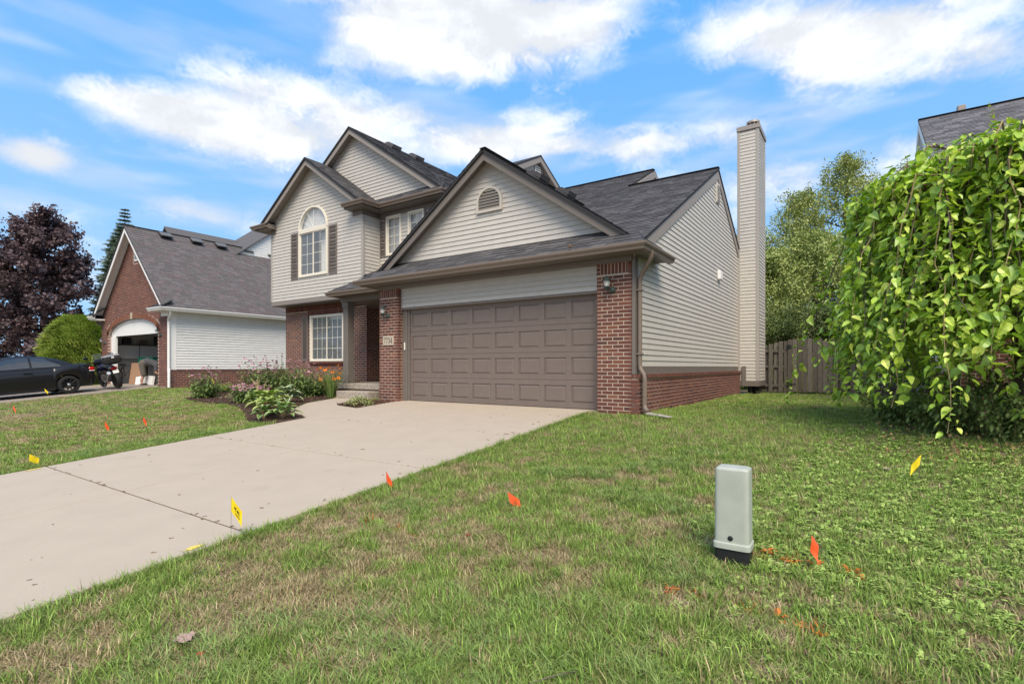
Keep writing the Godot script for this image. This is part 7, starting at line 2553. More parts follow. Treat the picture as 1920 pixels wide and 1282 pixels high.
	mb.lathe(Transform3D(Basis(Vector3(0, 0, 1), PI / 2), Vector3(-0.12, 0.22, 0)), [Vector2(0.085, 0.0), Vector2(0.085, 0.06), Vector2(0.05, 0.09), Vector2(0.0, 0.095)], 14)
	put(mb, "dial", M["steel"], e)
	mb = MB.new()
	mb.tube([Vector3(-0.02, 0.37, 0.05), Vector3(-0.02, 0.62, 0.05)], [0.02, 0.02], 8)
	put(mb, "conduit", M["steel"], e)
	var g := thing("gas_meter", "small pale gas meter with pipes on the neighbour's low brick wall", "gas meter", Vector3(5.36, 0.02, -7.2))
	put(boxed(Transform3D(Basis(), Vector3(-0.08, 0.30, 0)), Vector3(0.16, 0.26, 0.22), 0.04), "body", mat("gas_grey", lin(0.42, 0.42, 0.40), 0.5), g)
	mb = MB.new()
	mb.tube([Vector3(-0.06, -0.1, -0.2), Vector3(-0.06, 0.5, -0.2), Vector3(-0.06, 0.52, -0.1), Vector3(-0.06, 0.42, -0.08)], [0.016, 0.016, 0.016, 0.016], 7)
	mb.tube([Vector3(-0.06, 0.42, 0.08), Vector3(-0.06, 0.52, 0.1), Vector3(0.06, 0.52, 0.1)], [0.016, 0.016, 0.016], 7)
	put(mb, "pipes", M["gas_grey"], g)

func build_fence() -> void:
	var z := -10.0
	var y0 := -0.02
	var fe := thing("wooden_fence", "weathered grey-brown shadowbox fence panel between the chimney and the gate", "fence", Vector3(0, 0, z))
	# alternate boards front and back with rails between
	for k in 7:
		var front := k % 2 == 0
		var x := 0.98 + k * 0.145
		var top := 1.34 + 0.045 * k
		board(fe, x, 0.13, y0, top, 0.045 if front else -0.045)
	for y in [0.18, 0.80, 1.30]: put(boxed(Transform3D(Basis(), Vector3(1.45, y, 0)), Vector3(1.1, 0.085, 0.05), 0.005), "rail", M["wood0"], fe)
	put(boxed(Transform3D(Basis(), Vector3(1.985, 0.75, -0.02)), Vector3(0.10, 1.72, 0.10), 0.006), "post", M["wood2"], fe)
	var ga := thing("fence_gate", "weathered arched wooden gate with black strap hinges and green algae", "gate", Vector3(0, 0, z))
	for k in 9:
		var x := 2.115 + k * 0.138
		var u := (x - 2.67) / 0.62
		board(ga, x, 0.133, y0 + 0.01 + 0.01 * (k % 3), 1.68 - 0.17 * u * u if u > -0.2 else 1.673 + 0.02 * u, 0.05)
	for y in [0.25, 1.38]: put(boxed(Transform3D(Basis(), Vector3(2.66, y, 0.0)), Vector3(1.18, 0.09, 0.04), 0.005), "rail", M["wood0"], ga)
	var alg := mat("algae", lin(0.21, 0.22, 0.055), 1.0)
	for s in [[2.185, 0.05, 0.55], [2.32, 0.0, 0.7], [2.46, 0.1, 0.62], [2.60, 0.06, 0.45], [2.74, 0.12, 0.75], [2.20, 0.35, 0.5]]:
		put(boxed(Transform3D(Basis(), Vector3(s[0], s[1] + s[2] / 2, 0.0625)), Vector3(0.012, s[2], 0.004), 0.001), "algae_streak", alg, ga)
	for y in [0.24, 1.43]:
		var hg := sub("hinge", ga, Transform3D(Basis(), Vector3(2.045, y, 0.068)))
		var mb := MB.new()
		mb.extrude([Vector2(0, -0.075), Vector2(0.06, -0.06), Vector2(0.16, -0.012), Vector2(0.23, -0.02), Vector2(0.24, 0.0), Vector2(0.23, 0.02), Vector2(0.16, 0.012), Vector2(0.06, 0.06), Vector2(0, 0.075)], Transform3D(), 0.008)
		put(mb, "strap", M["black_metal"], hg)
		mb = MB.new()
		mb.tube([Vector3(0.0, -0.08, 0.006), Vector3(0.0, 0.08, 0.006)], [0.012, 0.012], 8)
		put(mb, "pin", M["black_metal"], hg)
	put(boxed(Transform3D(Basis(), Vector3(3.13, 1.32, 0.075)), Vector3(0.025, 0.17, 0.03), 0.006), "handle", M["black_metal"], ga)
	put(boxed(Transform3D(Basis(), Vector3(3.21, 1.40, 0.072)), Vector3(0.03, 0.03, 0.02), 0.004), "latch", M["black_metal"], ga)
	var f2 := thing("wooden_fence", "weathered wooden fence run with a capped post behind the hanging leaves", "fence", Vector3(0, 0, z))
	put(boxed(Transform3D(Basis(), Vector3(3.36, 0.77, 0)), Vector3(0.13, 1.66, 0.13), 0.008), "post", M["wood3"], f2)
	put(boxed(Transform3D(Basis(), Vector3(3.36, 1.625, 0)), Vector3(0.17, 0.05, 0.17), 0.012), "post_cap", M["wood3"], f2)
	for k in 14:
		board(f2, 3.51 + k * 0.142, 0.13, y0, 1.44 - 0.01 * (k % 4), 0.045 if k % 2 == 0 else -0.045)
	for y in [0.18, 0.80, 1.28]: put(boxed(Transform3D(Basis(), Vector3(4.43, y, 0)), Vector3(1.99, 0.085, 0.05), 0.005), "rail", M["wood0"], f2)

func board(parent: Node, x: float, w: float, y0: float, y1: float, z: float) -> void:
	var k := rng.randi() % 5
	put(boxed(Transform3D(Basis(Vector3(0, 0, 1), rand(-0.006, 0.006)), Vector3(x, (y0 + y1) / 2, z + rand(-0.004, 0.004))), Vector3(w - rand(0.002, 0.006), y1 - y0, 0.02), 0.004), "board", M["wood%d" % k], parent)

func build_far_house() -> void:
	var h := thing("far_house", "beige house with a pale brown roof seen through the purple maple", "house")
	var f := fz(-10.0)
	sheet(h, "front_wall", M["far_wall"], f, [Vector2(-66, -0.3), Vector2(-50, -0.3), Vector2(-50, 3.6), Vector2(-66, 3.6)], -8.0, 8.0)
	roof_deck(h, [Vector3(-67, 3.4, -9.2), Vector3(-49, 3.4, -9.2), Vector3(-51.5, 8.2, -14.5), Vector3(-64, 8.2, -14.5)], 0.1, "roof", M["far_roof"])
	roof_deck(h, [Vector3(-49, 3.4, -9.2), Vector3(-49, 3.4, -19), Vector3(-51.5, 8.2, -14.5)], 0.1, "roof", M["far_roof"])
	roof_deck(h, [Vector3(-67, 3.4, -19), Vector3(-64, 8.2, -14.5), Vector3(-51.5, 8.2, -14.5), Vector3(-49, 3.4, -19)], 0.1, "roof", M["far_roof"])
	for x in [-63.0, -59.0, -55.0, -52.0]:
		var w := sub("window", h)
		slab(w, "window_frame", M["white_trim"], Vector3(x - 0.6, 1.0, -10.0), Vector3(x + 0.6, 2.4, -9.93))
		slab(w, "pane", M["car_glass"], Vector3(x - 0.5, 1.1, -9.95), Vector3(x + 0.5, 2.3, -9.92))
	slab(h, "gutter", M["white_trim"], Vector3(-67, 3.25, -9.25), Vector3(-49, 3.4, -9.1))

# ---------- vehicles and the person ----------
func build_car(label: String, at: Vector3, paint: Material, turn: float) -> void:
	var t := thing("parked_car", label, "car", at, turn, "cars parked on the drives")
	t.basis = Basis(Vector3.UP, turn) * Basis(Vector3(0, 0, 1), -atan(SLOPE))
	var wr := -1.33
	var wf := 1.33
	var R := 0.325
	var top_at := func(x: float) -> float:
		return curve([[-2.19, 0.66], [-2.13, 0.90], [-2.05, 1.0], [-1.85, 1.03], [-1.5, 1.03], [-1.0, 0.98], [0.9, 0.96], [1.3, 0.93], [1.7, 0.86], [2.0, 0.74], [2.13, 0.62], [2.19, 0.5]], x)
	var half := func(x: float) -> float:
		return curve([[-2.19, 0.66], [-2.1, 0.77], [-1.8, 0.85], [-1.33, 0.875], [0.0, 0.865], [1.33, 0.87], [1.8, 0.82], [2.08, 0.68], [2.19, 0.52]], x)
	var bot := func(x: float) -> float:
		var b := curve([[-2.19, 0.40], [-2.05, 0.27], [-1.7, 0.22], [0, 0.19], [1.7, 0.2], [2.05, 0.24], [2.19, 0.34]], x)
		for wx in [wr, wf]:
			var d: float = x - wx
			if absf(d) < 0.385: b = maxf(b, 0.325 + sqrt(0.385 * 0.385 - d * d))
		return b
	var xs := []
	var x := -2.19
	while x < 2.20:
		xs.append(x)
		var near := minf(absf(absf(x) - 1.33 - 0.385), absf(absf(x) - 1.33 + 0.385))
		x += 0.025 if near < 0.08 else 0.05
	for side in [-1.0, 1.0]:
		var mb := MB.new()
		var rows := []
		for q in xs:
			var w: float = half.call(q)
			var tp: float = top_at.call(q)
			var b: float = bot.call(q)
			var sh := lerpf(b, tp, 0.74)
			var arch := 0.018 * exp(-pow((absf(q) - 1.33) / 0.5, 2.0))
			var r := [Vector3(q, b, w * 0.965 + arch), Vector3(q, lerpf(b, tp, 0.10), w * 0.99 + arch), Vector3(q, lerpf(b, tp, 0.40), w + arch), Vector3(q, lerpf(b, tp, 0.62), w * 0.992 + arch * 0.5), Vector3(q, sh, w * 0.985), Vector3(q, lerpf(b, tp, 0.82), w * 0.955), Vector3(q, lerpf(b, tp, 0.95), w * 0.925), Vector3(q, tp, w * 0.86), Vector3(q, tp + 0.012, w * 0.5), Vector3(q, tp + 0.018, 0)]
			for i in r.size(): r[i].z *= side
			if side > 0: r.reverse()
			rows.append(r)
		mb.grid(rows)
		put(mb, "body_side", paint, t)
	# tail and nose panels
	for e in [[-2.19, -1.0], [2.19, 1.0]]:
		var mb := MB.new()
		var p := []
		var w: float = half.call(e[0])
		var b: float = bot.call(e[0])
		var tp: float = top_at.call(e[0])
		for q in [[-0.96, 0], [0.96, 0], [1.0, 0.4], [0.9, 0.95], [0.5, 1.0], [-0.5, 1.0], [-0.9, 0.95], [-1.0, 0.4]]: p.append(Vector3(e[0] + e[1] * 0.004, lerpf(b, tp, q[1]), w * q[0]))
		if e[1] > 0: p.reverse()
		mb.poly(p)
		put(mb, "bumper", paint, t)
	var under := MB.new()
	under.cbox(Vector3(-2.05, 0.22, -0.80), Vector3(2.05, 0.5, 0.80), 0.03)
	put(under, "underbody", M["black_metal"], t)
	# cabin
	var prof := [[-1.62, 1.03], [-1.35, 1.15], [-1.05, 1.275], [-0.75, 1.36], [-0.4, 1.405], [0.0, 1.41], [0.25, 1.375], [0.5, 1.26], [0.75, 1.11], [0.99, 0.965]]
	var belt := func(q: float) -> Vector3: return Vector3(q, curve([[-1.62, 1.0], [-1.0, 0.965], [0.99, 0.94]], q), 0.79)
	var roof_w := func(y: float) -> float: return lerpf(0.77, 0.56, clampf((y - 0.97) / 0.43, 0, 1))
	var roof := func(q: float) -> Vector3:
		var y := curve(prof, q)
		return Vector3(q, y, roof_w.call(y))
	var mb := MB.new()
	var rows := []
	for k in 41:
		var q := lerpf(-1.62, 0.99, k / 40.0)
		var b: Vector3 = belt.call(q)
		var r: Vector3 = roof.call(q)
		var row := [b, b.lerp(r, 0.5) + Vector3(0, 0, 0.012), b.lerp(r, 0.92), r + Vector3(0, 0.006, -0.03), Vector3(q, r.y + 0.018, r.z * 0.5), Vector3(q, r.y + 0.024, 0)]
		for i in range(4, -1, -1): row.append(Vector3(row[i].x, row[i].y, -row[i].z))
		row.reverse()
		rows.append(row)
	rows.reverse()
	mb.grid(rows)
	put(mb, "cabin", paint, t)
	for side in [-1.0, 1.0]:
		for wd in [["side_window", -0.33, 0.80], ["quarter_window", -1.16, -0.39]]:
			mb = MB.new()
			var gr := []
			for k in 15:
				var q := lerpf(wd[1], wd[2], k / 14.0)
				var b: Vector3 = belt.call(q)
				var r: Vector3 = roof.call(q)
				var row := []
				var t1 := 0.90
				if wd[0] == "quarter_window": t1 = 0.90 * minf(1.0, 0.35 + (q + 1.16) * 1.5)
				for j in 5:
					var u := lerpf(0.10, t1, j / 4.0)
					var p := b.lerp(r, u) + Vector3(0, 0, 0.010 + 0.02 * (1.0 - absf(u - 0.5) * 1.6))
					row.append(Vector3(p.x, p.y, p.z * side))
				if side > 0: row.reverse()
				gr.append(row)
			mb.grid(gr)
			put(mb, wd[0], M["car_glass"], t)
		# light chrome-free waist line, handle, mirror, skirt
		mb = MB.new()
		bar_in(mb, Vector3(-0.35, 0.83, side * 0.872), Vector3(-0.13, 0.835, side * 0.872), 0.03, 0.03)
		put(mb, "door_handle", paint, t)
		mb = MB.new()
		mb.ocbox(Transform3D(Basis(Vector3.UP, side * 0.2), Vector3(0.72, 0.98, side * 0.93)), Vector3(0.12, 0.12, 0.2), 0.04)
		put(mb, "mirror", paint, t)
		mb = MB.new()
		bar_in(mb, Vector3(-0.94, 0.185, side * 0.845), Vector3(0.94, 0.185, side * 0.845), 0.05, 0.05, Vector3.UP, 0.015)
		put(mb, "side_skirt", paint, t)
		mb = MB.new()
		mb.ocbox(Transform3D(Basis(Vector3.UP, -side * 0.22), Vector3(-2.055, 0.83, side * 0.715)), Vector3(0.20, 0.16, 0.14), 0.035)
		put(mb, "tail_light", M["tail_red"], t)
		mb = MB.new()
		mb.ocbox(Transform3D(Basis(Vector3.UP, -side * 0.22), Vector3(-2.055, 0.775, side * 0.728)), Vector3(0.185, 0.035, 0.12), 0.01)
		put(mb, "reverse_light", M["white_trim"], t)
		mb = MB.new()
		mb.ocbox(Transform3D(Basis(Vector3.UP, side * 0.5), Vector3(2.0, 0.66, side * 0.60)), Vector3(0.16, 0.12, 0.24), 0.03)
		put(mb, "headlight", M["car_glass"], t)
		mb = MB.new()
		for k in 2:
			var q0 := lerpf(-0.37, 0.86, k)
			mb.obox(Transform3D(Basis(), Vector3(q0, 0.60, side * 0.878)), Vector3(0.008, 0.62, 0.004))
		put(mb, "door_gap", M["black_metal"], t)
	# glass front and rear
	for g in [["windscreen", 0.30, 0.95], ["rear_window", -1.52, -0.85]]:
		mb = MB.new()
		var gr := []
		for k in 9:
			var q := lerpf(g[1], g[2], k / 8.0)
			var r: Vector3 = roof.call(q)
			var row := []
			for j in 7:
				var u := lerpf(-0.9, 0.9, j / 6.0)
				row.append(Vector3(q, r.y + 0.034 - 0.016 * u * u, r.z * u))
			row.reverse()
			gr.append(row)
		gr.reverse()
		mb.grid(gr)
		put(mb, g[0], M["car_glass"], t)
	put(boxed(Transform3D(Basis(Vector3(0, 0, 1), -0.3), Vector3(-0.62, 1.435, 0)), Vector3(0.16, 0.05, 0.04), 0.015), "antenna_fin", paint, t)
	put(boxed(Transform3D(Basis(), Vector3(-2.03, 1.045, 0)), Vector3(0.10, 0.025, 1.3), 0.01), "spoiler", paint, t)
	for wx in [wr, wf]:
		for side in [-1.0, 1.0]:
			var w := sub("wheel", t, Transform3D(Basis(), Vector3(wx, R, side * 0.775)))
			mb = MB.new()
			mb.lathe(Transform3D(Basis(Vector3.RIGHT, PI / 2), Vector3.ZERO), [Vector2(0.225, -0.105), Vector2(0.30, -0.108), Vector2(0.322, -0.085), Vector2(0.325, 0.0), Vector2(0.322, 0.085), Vector2(0.30, 0.108), Vector2(0.225, 0.105)], 28)
			put(mb, "tyre", M["rubber"], w)
			mb = MB.new()
			mb.lathe(Transform3D(Basis(Vector3.RIGHT, PI / 2), Vector3.ZERO), [Vector2(0.215, -0.10), Vector2(0.232, -0.104), Vector2(0.232, 0.104), Vector2(0.215, 0.10), Vector2(0.205, 0.02), Vector2(0.205, -0.02), Vector2(0.215, -0.10)], 28)
			for k in 10:
				var a := TAU * k / 10
				for dd in [-0.07, 0.07]:
					bar_in(mb, Vector3(cos(a) * 0.05, sin(a) * 0.05, side * 0.06), Vector3(cos(a + dd) * 0.215, sin(a + dd) * 0.215, side * 0.09), 0.014, 0.03, Vector3(0, 0, 1), 0.003)
			put(mb, "rim", M["dark_rim"], w)
			mb = MB.new()
			mb.lathe(Transform3D(Basis(Vector3.RIGHT, side * PI / 2), Vector3(0, 0, side * 0.06)), [Vector2(0.05, 0.0), Vector2(0.045, 0.02), Vector2(0.0, 0.025)], 12)
			put(mb, "hub_cap", M["steel"], w)
			mb = MB.new()
			mb.lathe(Transform3D(Basis(Vector3.RIGHT, PI / 2), Vector3(0, 0, 0)), [Vector2(0.0, -0.01), Vector2(0.16, -0.01), Vector2(0.16, 0.01), Vector2(0.0, 0.01)], 20)
			put(mb, "brake_disc", M["steel"], w)

func curve(p: Array, x: float) -> float:
	if x <= p[0][0]: return p[0][1]
	for k in p.size() - 1:
		if x <= p[k + 1][0]:
			var t: float = (x - p[k][0]) / (p[k + 1][0] - p[k][0])
			var a: float = p[k - 1][1] if k > 0 else p[k][1]
			var d: float = p[k + 2][1] if k + 2 < p.size() else p[k + 1][1]
			var lo := lerpf(p[k][1], p[k + 1][1], t)
			return lerpf(lo, cubic_interpolate(p[k][1], p[k + 1][1], a, d, t), 0.35)
	return p[p.size() - 1][1]

func build_motorcycle() -> void:
	var t := thing("motorcycle", "black touring motorcycle with a top case leaning on its stand", "motorcycle", Vector3(-20.42, drive_y(0.5) + 0.012, 0.66))
	t.basis = Basis(Vector3.UP, PI - 0.02) * Basis(Vector3.RIGHT, -0.25)
	var bk: Material = M["car_black"]
	for s in [["rear_wheel", -0.74, 0.32, 0.085], ["front_wheel", 0.80, 0.33, 0.06]]:
		var w := sub(s[0], t, Transform3D(Basis(), Vector3(s[1], s[2], 0)))
		var mb := MB.new()
		var r: float = s[2]
		var tw: float = s[3]
		mb.lathe(Transform3D(Basis(Vector3.RIGHT, PI / 2), Vector3.ZERO), [Vector2(r - 0.10, -tw * 0.8), Vector2(r - 0.04, -tw), Vector2(r - 0.012, -tw * 0.7), Vector2(r, 0), Vector2(r - 0.012, tw * 0.7), Vector2(r - 0.04, tw), Vector2(r - 0.10, tw * 0.8)], 26)
		put(mb, "tyre", M["rubber"], w)
		mb = MB.new()
		mb.lathe(Transform3D(Basis(Vector3.RIGHT, PI / 2), Vector3.ZERO), [Vector2(r - 0.115, -tw * 0.8), Vector2(r - 0.095, -tw * 0.8), Vector2(r - 0.095, tw * 0.8), Vector2(r - 0.115, tw * 0.8), Vector2(r - 0.115, -tw * 0.8)], 24)
		for k in 10: bar_in(mb, Vector3.ZERO, Vector3(cos(TAU * k / 10), sin(TAU * k / 10), 0) * (r - 0.11), 0.018, 0.02, Vector3(0, 0, 1), 0.003)
		put(mb, "rim", M["dark_rim"], w)
	var P := func(mb: MB, called: String, m: Material): put(mb, called, m, t)
	P.call(boxed(Transform3D(Basis(), Vector3(0.05, 0.42, 0)), Vector3(0.45, 0.34, 0.36), 0.06), "engine", M["steel_dark"])
	P.call(boxed(Transform3D(Basis(Vector3(0, 0, 1), -0.1), Vector3(0.22, 0.82, 0)), Vector3(0.55, 0.30, 0.34), 0.10), "fuel_tank", mat("tank_blue", lin(0.012, 0.014, 0.045), 0.25, {"clear": 0.6}))
	P.call(boxed(Transform3D(Basis(Vector3(0, 0, 1), 0.10), Vector3(-0.28, 0.86, 0)), Vector3(0.62, 0.11, 0.28), 0.05), "seat", M["rubber"])
	P.call(boxed(Transform3D(Basis(Vector3(0, 0, 1), 0.16), Vector3(-0.62, 0.80, 0)), Vector3(0.42, 0.13, 0.22), 0.04), "tail_fairing", bk)
	P.call(boxed(Transform3D(Basis(), Vector3(-0.80, 0.96, 0)), Vector3(0.40, 0.03, 0.26), 0.01), "rack", M["black_metal"])
	var tc := sub("top_case", t, Transform3D(Basis(), Vector3(-0.84, 1.13, 0)))
	put(boxed(Transform3D(Basis(), Vector3(0, -0.03, 0)), Vector3(0.40, 0.24, 0.54), 0.05), "case_body", M["rubber"], tc)
	put(boxed(Transform3D(Basis(), Vector3(0.01, 0.13, 0)), Vector3(0.38, 0.09, 0.52), 0.04), "case_lid", M["case_lid"], tc)
	put(boxed(Transform3D(Basis(), Vector3(-0.205, 0.08, 0)), Vector3(0.02, 0.06, 0.09), 0.01), "case_latch", M["white_trim"], tc)
	P.call(boxed(Transform3D(Basis(), Vector3(-0.845, 0.80, 0)), Vector3(0.07, 0.09, 0.20), 0.02), "tail_light", M["tail_red"])
	P.call(boxed(Transform3D(Basis(Vector3(0, 0, 1), -0.25), Vector3(-0.93, 0.66, 0)), Vector3(0.01, 0.12, 0.19), 0.003), "licence_plate", M["white_trim"])
	P.call(boxed(Transform3D(Basis(Vector3(0, 0, 1), -0.35), Vector3(-0.90, 0.60, 0)), Vector3(0.03, 0.30, 0.10), 0.01), "plate_holder", M["black_metal"])
	var mb := MB.new()
	mb.tube([Vector3(-0.05, 0.30, -0.17), Vector3(-0.4, 0.30, -0.2), Vector3(-0.65, 0.52, -0.22), Vector3(-0.92, 0.66, -0.23)], [0.03, 0.03, 0.06, 0.065], 10)
	P.call(mb, "exhaust", M["steel"])
	mb = MB.new()
	for s in [-1.0, 1.0]: mb.tube([Vector3(-0.05, 0.42, s * 0.13), Vector3(-0.74, 0.32, s * 0.13)], [0.035, 0.025], 7)
	P.call(mb, "swing_arm", M["black_metal"])
	mb = MB.new()
	for s in [-1.0, 1.0]:
		mb.tube([Vector3(0.80, 0.33, s * 0.10), Vector3(0.52, 0.95, s * 0.10)], [0.026, 0.022], 7)
		mb.tube([Vector3(0.45, 0.95, s * 0.12), Vector3(-0.1, 0.55, s * 0.14), Vector3(-0.6, 0.80, s * 0.10)], [0.02, 0.02, 0.015], 6)
	P.call(mb, "frame", M["black_metal"])
	mb = MB.new()
	mb.tube([Vector3(0.36, 1.08, -0.42), Vector3(0.46, 1.05, -0.2), Vector3(0.48, 1.02, 0), Vector3(0.46, 1.05, 0.2), Vector3(0.36, 1.08, 0.42)], [0.016, 0.014, 0.014, 0.014, 0.016], 7)
	P.call(mb, "handlebar", M["black_metal"])
	for s in [-1.0, 1.0]:
		var mi := sub("mirror", t)
		mb = MB.new()
		mb.tube([Vector3(0.42, 1.07, s * 0.3), Vector3(0.44, 1.24, s * 0.40)], [0.007, 0.007], 6)
		put(mb, "stalk", M["black_metal"], mi)
		put(boxed(Transform3D(Basis(), Vector3(0.445, 1.27, s * 0.42)), Vector3(0.035, 0.09, 0.15), 0.015), "mirror_shell", M["black_metal"], mi)
		put(boxed(Transform3D(Basis(), Vector3(0.425, 1.27, s * 0.42)), Vector3(0.006, 0.075, 0.13), 0.002), "mirror_glass", mat("mirror_glass", lin(0.75, 0.8, 0.85), 0.03, {"metal": 1.0}), mi)
	P.call(boxed(Transform3D(Basis(Vector3(0, 0, 1), 0.5), Vector3(0.66, 1.0, 0)), Vector3(0.16, 0.34, 0.30), 0.06), "front_fairing", bk)
	P.call(boxed(Transform3D(Basis(Vector3(0, 0, 1), 0.5), Vector3(0.62, 1.22, 0)), Vector3(0.01, 0.3, 0.28), 0.003), "windshield", M["glass"])
	P.call(boxed(Transform3D(Basis(Vector3(0, 0, 1), 0.2), Vector3(0.85, 0.62, 0)), Vector3(0.40, 0.05, 0.14), 0.02), "front_mudguard", bk)
	for s in [-1.0, 1.0]: P.call(boxed(Transform3D(Basis(Vector3.UP, s * 0.2), Vector3(0.42, 0.68, s * 0.19)), Vector3(0.40, 0.32, 0.05), 0.02), "side_fairing", bk)
	mb = MB.new()
	mb.tube([Vector3(-0.1, 0.30, -0.15), Vector3(-0.16, -0.02, -0.34)], [0.014, 0.012], 6)
	mb.tube([Vector3(-0.20, -0.018, -0.36), Vector3(-0.12, -0.018, -0.36)], [0.016, 0.016], 6)
	P.call(mb, "side_stand", M["steel_dark"])

# ---- a body as one smooth surface: tapered capsules joined, meshed on a grid ----
func blob_mesh(bones: Array, cell: float, k: float, mb: MB) -> void:
	var lo := Vector3(1e9, 1e9, 1e9)
	var hi := -lo
	for b in bones:
		var rr: float = maxf(b[2], b[3]) + cell * 3
		lo = lo.min(b[0] - Vector3.ONE * rr).min(b[1] - Vector3.ONE * rr)
		hi = hi.max(b[0] + Vector3.ONE * rr).max(b[1] + Vector3.ONE * rr)
	var n := Vector3i(((hi - lo) / cell).ceil()) + Vector3i.ONE
	var d := PackedFloat32Array()
	d.resize(n.x * n.y * n.z)
	d.fill(1.0)
	for b in bones:
		var a: Vector3 = b[0]
		var ab: Vector3 = b[1] - b[0]
		var ll := maxf(ab.length_squared(), 1e-9)
		var rr: float = maxf(b[2], b[3]) + cell * 3 + k
		var p0 := Vector3i(((b[0].min(b[1]) - Vector3.ONE * rr - lo) / cell).floor()).clamp(Vector3i.ZERO, n - Vector3i.ONE)
		var p1 := Vector3i(((b[0].max(b[1]) + Vector3.ONE * rr - lo) / cell).ceil()).clamp(Vector3i.ZERO, n - Vector3i.ONE)
		for z in range(p0.z, p1.z + 1):
			for y in range(p0.y, p1.y + 1):
				for x in range(p0.x, p1.x + 1):
					var p := lo + Vector3(x, y, z) * cell
					var t := clampf((p - a).dot(ab) / ll, 0.0, 1.0)
					var v: float = (p - a - ab * t).length() - lerpf(b[2], b[3], t)
					var i := (z * n.y + y) * n.x + x
					var h := clampf(0.5 + 0.5 * (d[i] - v) / k, 0.0, 1.0)
					d[i] = lerpf(d[i], v, h) - k * h * (1.0 - h)
	var at := {}
	var verts := PackedVector3Array()
	var sx := 1
	var sy := n.x
	var sz := n.x * n.y
	for z in n.z - 1:
		for y in n.y - 1:
			for x in n.x - 1:
				var i := z * sz + y * sy + x
				var c := [d[i], d[i + 1], d[i + sy], d[i + sy + 1], d[i + sz], d[i + sz + 1], d[i + sz + sy], d[i + sz + sy + 1]]
				var neg := 0
				for q in c: neg += 1 if q < 0 else 0
				if neg == 0 or neg == 8: continue
				var s := Vector3()
				var m := 0
				for e in [[0, 1], [2, 3], [4, 5], [6, 7], [0, 2], [1, 3], [4, 6], [5, 7], [0, 4], [1, 5], [2, 6], [3, 7]]:
					var u: float = c[e[0]]
					var w: float = c[e[1]]
					if (u < 0) != (w < 0):
						var pa := Vector3(e[0] & 1, (e[0] >> 1) & 1, e[0] >> 2)
						var pb := Vector3(e[1] & 1, (e[1] >> 1) & 1, e[1] >> 2)
						s += pa.lerp(pb, u / (u - w))
						m += 1
				at[i] = verts.size()
				verts.append(lo + (Vector3(x, y, z) + s / m) * cell)
	var base := mb.v.size()
	var nor := PackedVector3Array()
	nor.resize(verts.size())
	var tri := PackedInt32Array()
	for z in range(1, n.z - 1):
		for y in range(1, n.y - 1):
			for x in range(1, n.x - 1):
				var i := z * sz + y * sy + x
				for e in [[sx, sy, sz], [sy, sz, sx], [sz, sx, sy]]:
					var u := d[i]
					var w := d[i + e[0]]
					if (u < 0) == (w < 0): continue
					var q := [i - e[1] - e[2], i - e[2], i, i - e[1]]
					if not (at.has(q[0]) and at.has(q[1]) and at.has(q[2]) and at.has(q[3])): continue
					var a: int = at[q[0]]; var b: int = at[q[1]]; var c2: int = at[q[2]]; var f: int = at[q[3]]
					if u < 0: tri.append_array(PackedInt32Array([a, c2, b, a, f, c2]))
					else: tri.append_array(PackedInt32Array([a, b, c2, a, c2, f]))
	for k2 in range(0, tri.size(), 3):
		var nn := (verts[tri[k2 + 2]] - verts[tri[k2]]).cross(verts[tri[k2 + 1]] - verts[tri[k2]])
		for j in 3: nor[tri[k2 + j]] += nn
	for i in verts.size():
		mb.v.append(verts[i]); mb.n.append(nor[i].normalized()); mb.c.append(mb.col)
	for i in tri: mb.ix.append(base + i)

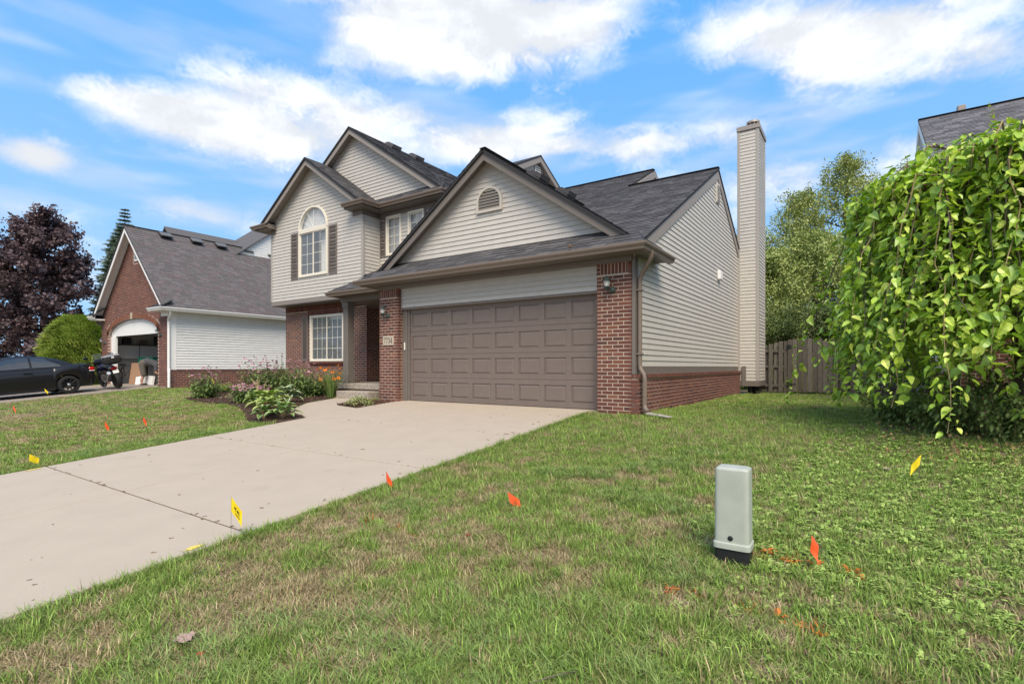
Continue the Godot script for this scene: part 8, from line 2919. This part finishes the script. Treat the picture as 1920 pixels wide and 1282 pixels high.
func build_person() -> void:
	# bent forward at the hips, back towards the street, reaching down to the packing
	var t := thing("person", "person in grey shorts and shirt bending over in the open garage", "person", Vector3(-20.95, 0.02, -0.66), -0.75)
	var V := func(x: float, y: float, z: float): return Vector3(x, y, z)
	# local -z is forward (into the garage)
	var hipL := Vector3(-0.10, 0.90, 0.06); var hipR := Vector3(0.10, 0.90, 0.06)
	var body := []
	for s in [-1.0, 1.0]:
		var hip := Vector3(s * 0.10, 0.88, 0.06)
		var knee := Vector3(s * 0.14, 0.47, 0.02 - 0.04 * s)
		var ank := Vector3(s * 0.15, 0.08, 0.09 - 0.06 * s)
		body.append([hip, knee, 0.088, 0.056]); body.append([knee, ank + Vector3(0, 0.12, 0.02), 0.055, 0.050]); body.append([ank + Vector3(0, 0.12, 0.02), ank, 0.050, 0.036])
		body.append([ank + Vector3(0, -0.03, 0.03), ank + Vector3(0, -0.045, -0.16), 0.036, 0.03])
		var sh := Vector3(s * 0.19, 0.80, -0.50)
		var el := Vector3(s * 0.23, 0.52, -0.52)
		var wr := Vector3(s * 0.17, 0.36, -0.70)
		body.append([sh, el, 0.05, 0.038]); body.append([el, wr, 0.037, 0.026]); body.append([wr, wr + Vector3(-s * 0.01, -0.05, -0.06), 0.028, 0.03])
	body.append([Vector3(0, 0.90, 0.04), Vector3(0, 0.96, -0.18), 0.13, 0.125])
	body.append([Vector3(0, 0.96, -0.18), Vector3(0, 0.84, -0.46), 0.13, 0.14])
	body.append([Vector3(-0.14, 0.82, -0.48), Vector3(0.14, 0.82, -0.48), 0.085, 0.085])
	body.append([Vector3(0, 0.82, -0.52), Vector3(0, 0.74, -0.64), 0.055, 0.05])
	body.append([Vector3(0, 0.70, -0.68), Vector3(0, 0.64, -0.76), 0.092, 0.085])
	body.append([Vector3(0, 0.64, -0.72), Vector3(0, 0.60, -0.74), 0.06, 0.05])
	var mb := MB.new()
	blob_mesh(body, 0.022, 0.04, mb)
	for s in [-1.0, 1.0]:   # hands, five fingers each
		var hand := []
		var w := Vector3(s * 0.16, 0.31, -0.76)
		hand.append([w + Vector3(0, 0.04, 0.05), w + Vector3(0, -0.02, -0.02), 0.026, 0.03])
		for k in 4:
			var r := w + Vector3((k - 1.5) * 0.02, -0.03, -0.03)
			var m: Vector3 = r + Vector3((k - 1.5) * 0.004, -0.03, -0.022) * [0.85, 1.0, 0.95, 0.8][k]
			hand.append([r, m, 0.0095, 0.009]); hand.append([m, m + Vector3(0, -0.032, 0.006), 0.009, 0.0075])
		hand.append([w + Vector3(-s * 0.02, 0.0, -0.01), w + Vector3(-s * 0.048, -0.022, -0.025), 0.011, 0.010]); hand.append([w + Vector3(-s * 0.048, -0.022, -0.025), w + Vector3(-s * 0.05, -0.05, -0.03), 0.010, 0.008])
		blob_mesh(hand, 0.006, 0.008, mb)
	put(mb, "body", mat("skin", lin(0.42, 0.25, 0.18), 0.6, {"back": lin(0.05, 0.02, 0.01)}), t)
	mb = MB.new()
	var sh2 := [[Vector3(0, 0.92, 0.05), Vector3(0, 0.97, -0.12), 0.155, 0.145]]
	for s in [-1.0, 1.0]: sh2.append([Vector3(s * 0.10, 0.88, 0.06), Vector3(s * 0.145, 0.44, 0.02 - 0.04 * s), 0.118, 0.088])
	blob_mesh(sh2, 0.022, 0.04, mb)
	put(mb, "shorts", mat("shorts_grey", lin(0.11, 0.098, 0.085), 0.9), t)
	mb = MB.new()
	var st := [[Vector3(0, 0.985, -0.10), Vector3(0, 0.86, -0.46), 0.15, 0.16], [Vector3(-0.15, 0.83, -0.48), Vector3(0.15, 0.83, -0.48), 0.10, 0.10]]
	for s in [-1.0, 1.0]: st.append([Vector3(s * 0.19, 0.80, -0.50), Vector3(s * 0.222, 0.62, -0.515), 0.07, 0.06])
	blob_mesh(st, 0.022, 0.04, mb)
	put(mb, "shirt", mat("shirt_grey", lin(0.075, 0.075, 0.082), 0.9), t)
	mb = MB.new()
	blob_mesh([[Vector3(0, 0.725, -0.68), Vector3(0, 0.655, -0.775), 0.094, 0.086]], 0.02, 0.02, mb)
	put(mb, "hair", mat("hair_dark", lin(0.04, 0.028, 0.02), 0.8), t)
	for s in [-1.0, 1.0]:
		mb = MB.new()
		var ank := Vector3(s * 0.15, 0.08, 0.09 - 0.06 * s)
		blob_mesh([[ank + Vector3(0, -0.035, 0.03), ank + Vector3(0, -0.045, -0.17), 0.044, 0.036]], 0.016, 0.02, mb)
		put(mb, "shoe", M["rubber"], t)

func _ready() -> void:
	rng.seed = 7
	set_camera_and_sky()
	make_materials()
	build_ground()
	build_house()
	build_left_neighbour()
	build_right_neighbour()
	build_far_house()
	build_fence()
	build_beds()
	build_trees()
	build_garage_contents()
	build_person()
	build_car("black two-door car parked on the neighbour's drive", Vector3(-20.53, drive_y(3.49) + 0.006, 3.49), M["car_black"], -PI / 2)
	build_car("red car mostly hidden behind the black car", Vector3(-23.2, drive_y(6.3) + 0.006, 6.3), M["car_red"], -PI / 2)
	build_motorcycle()
	build_small_things()
	build_lawn()
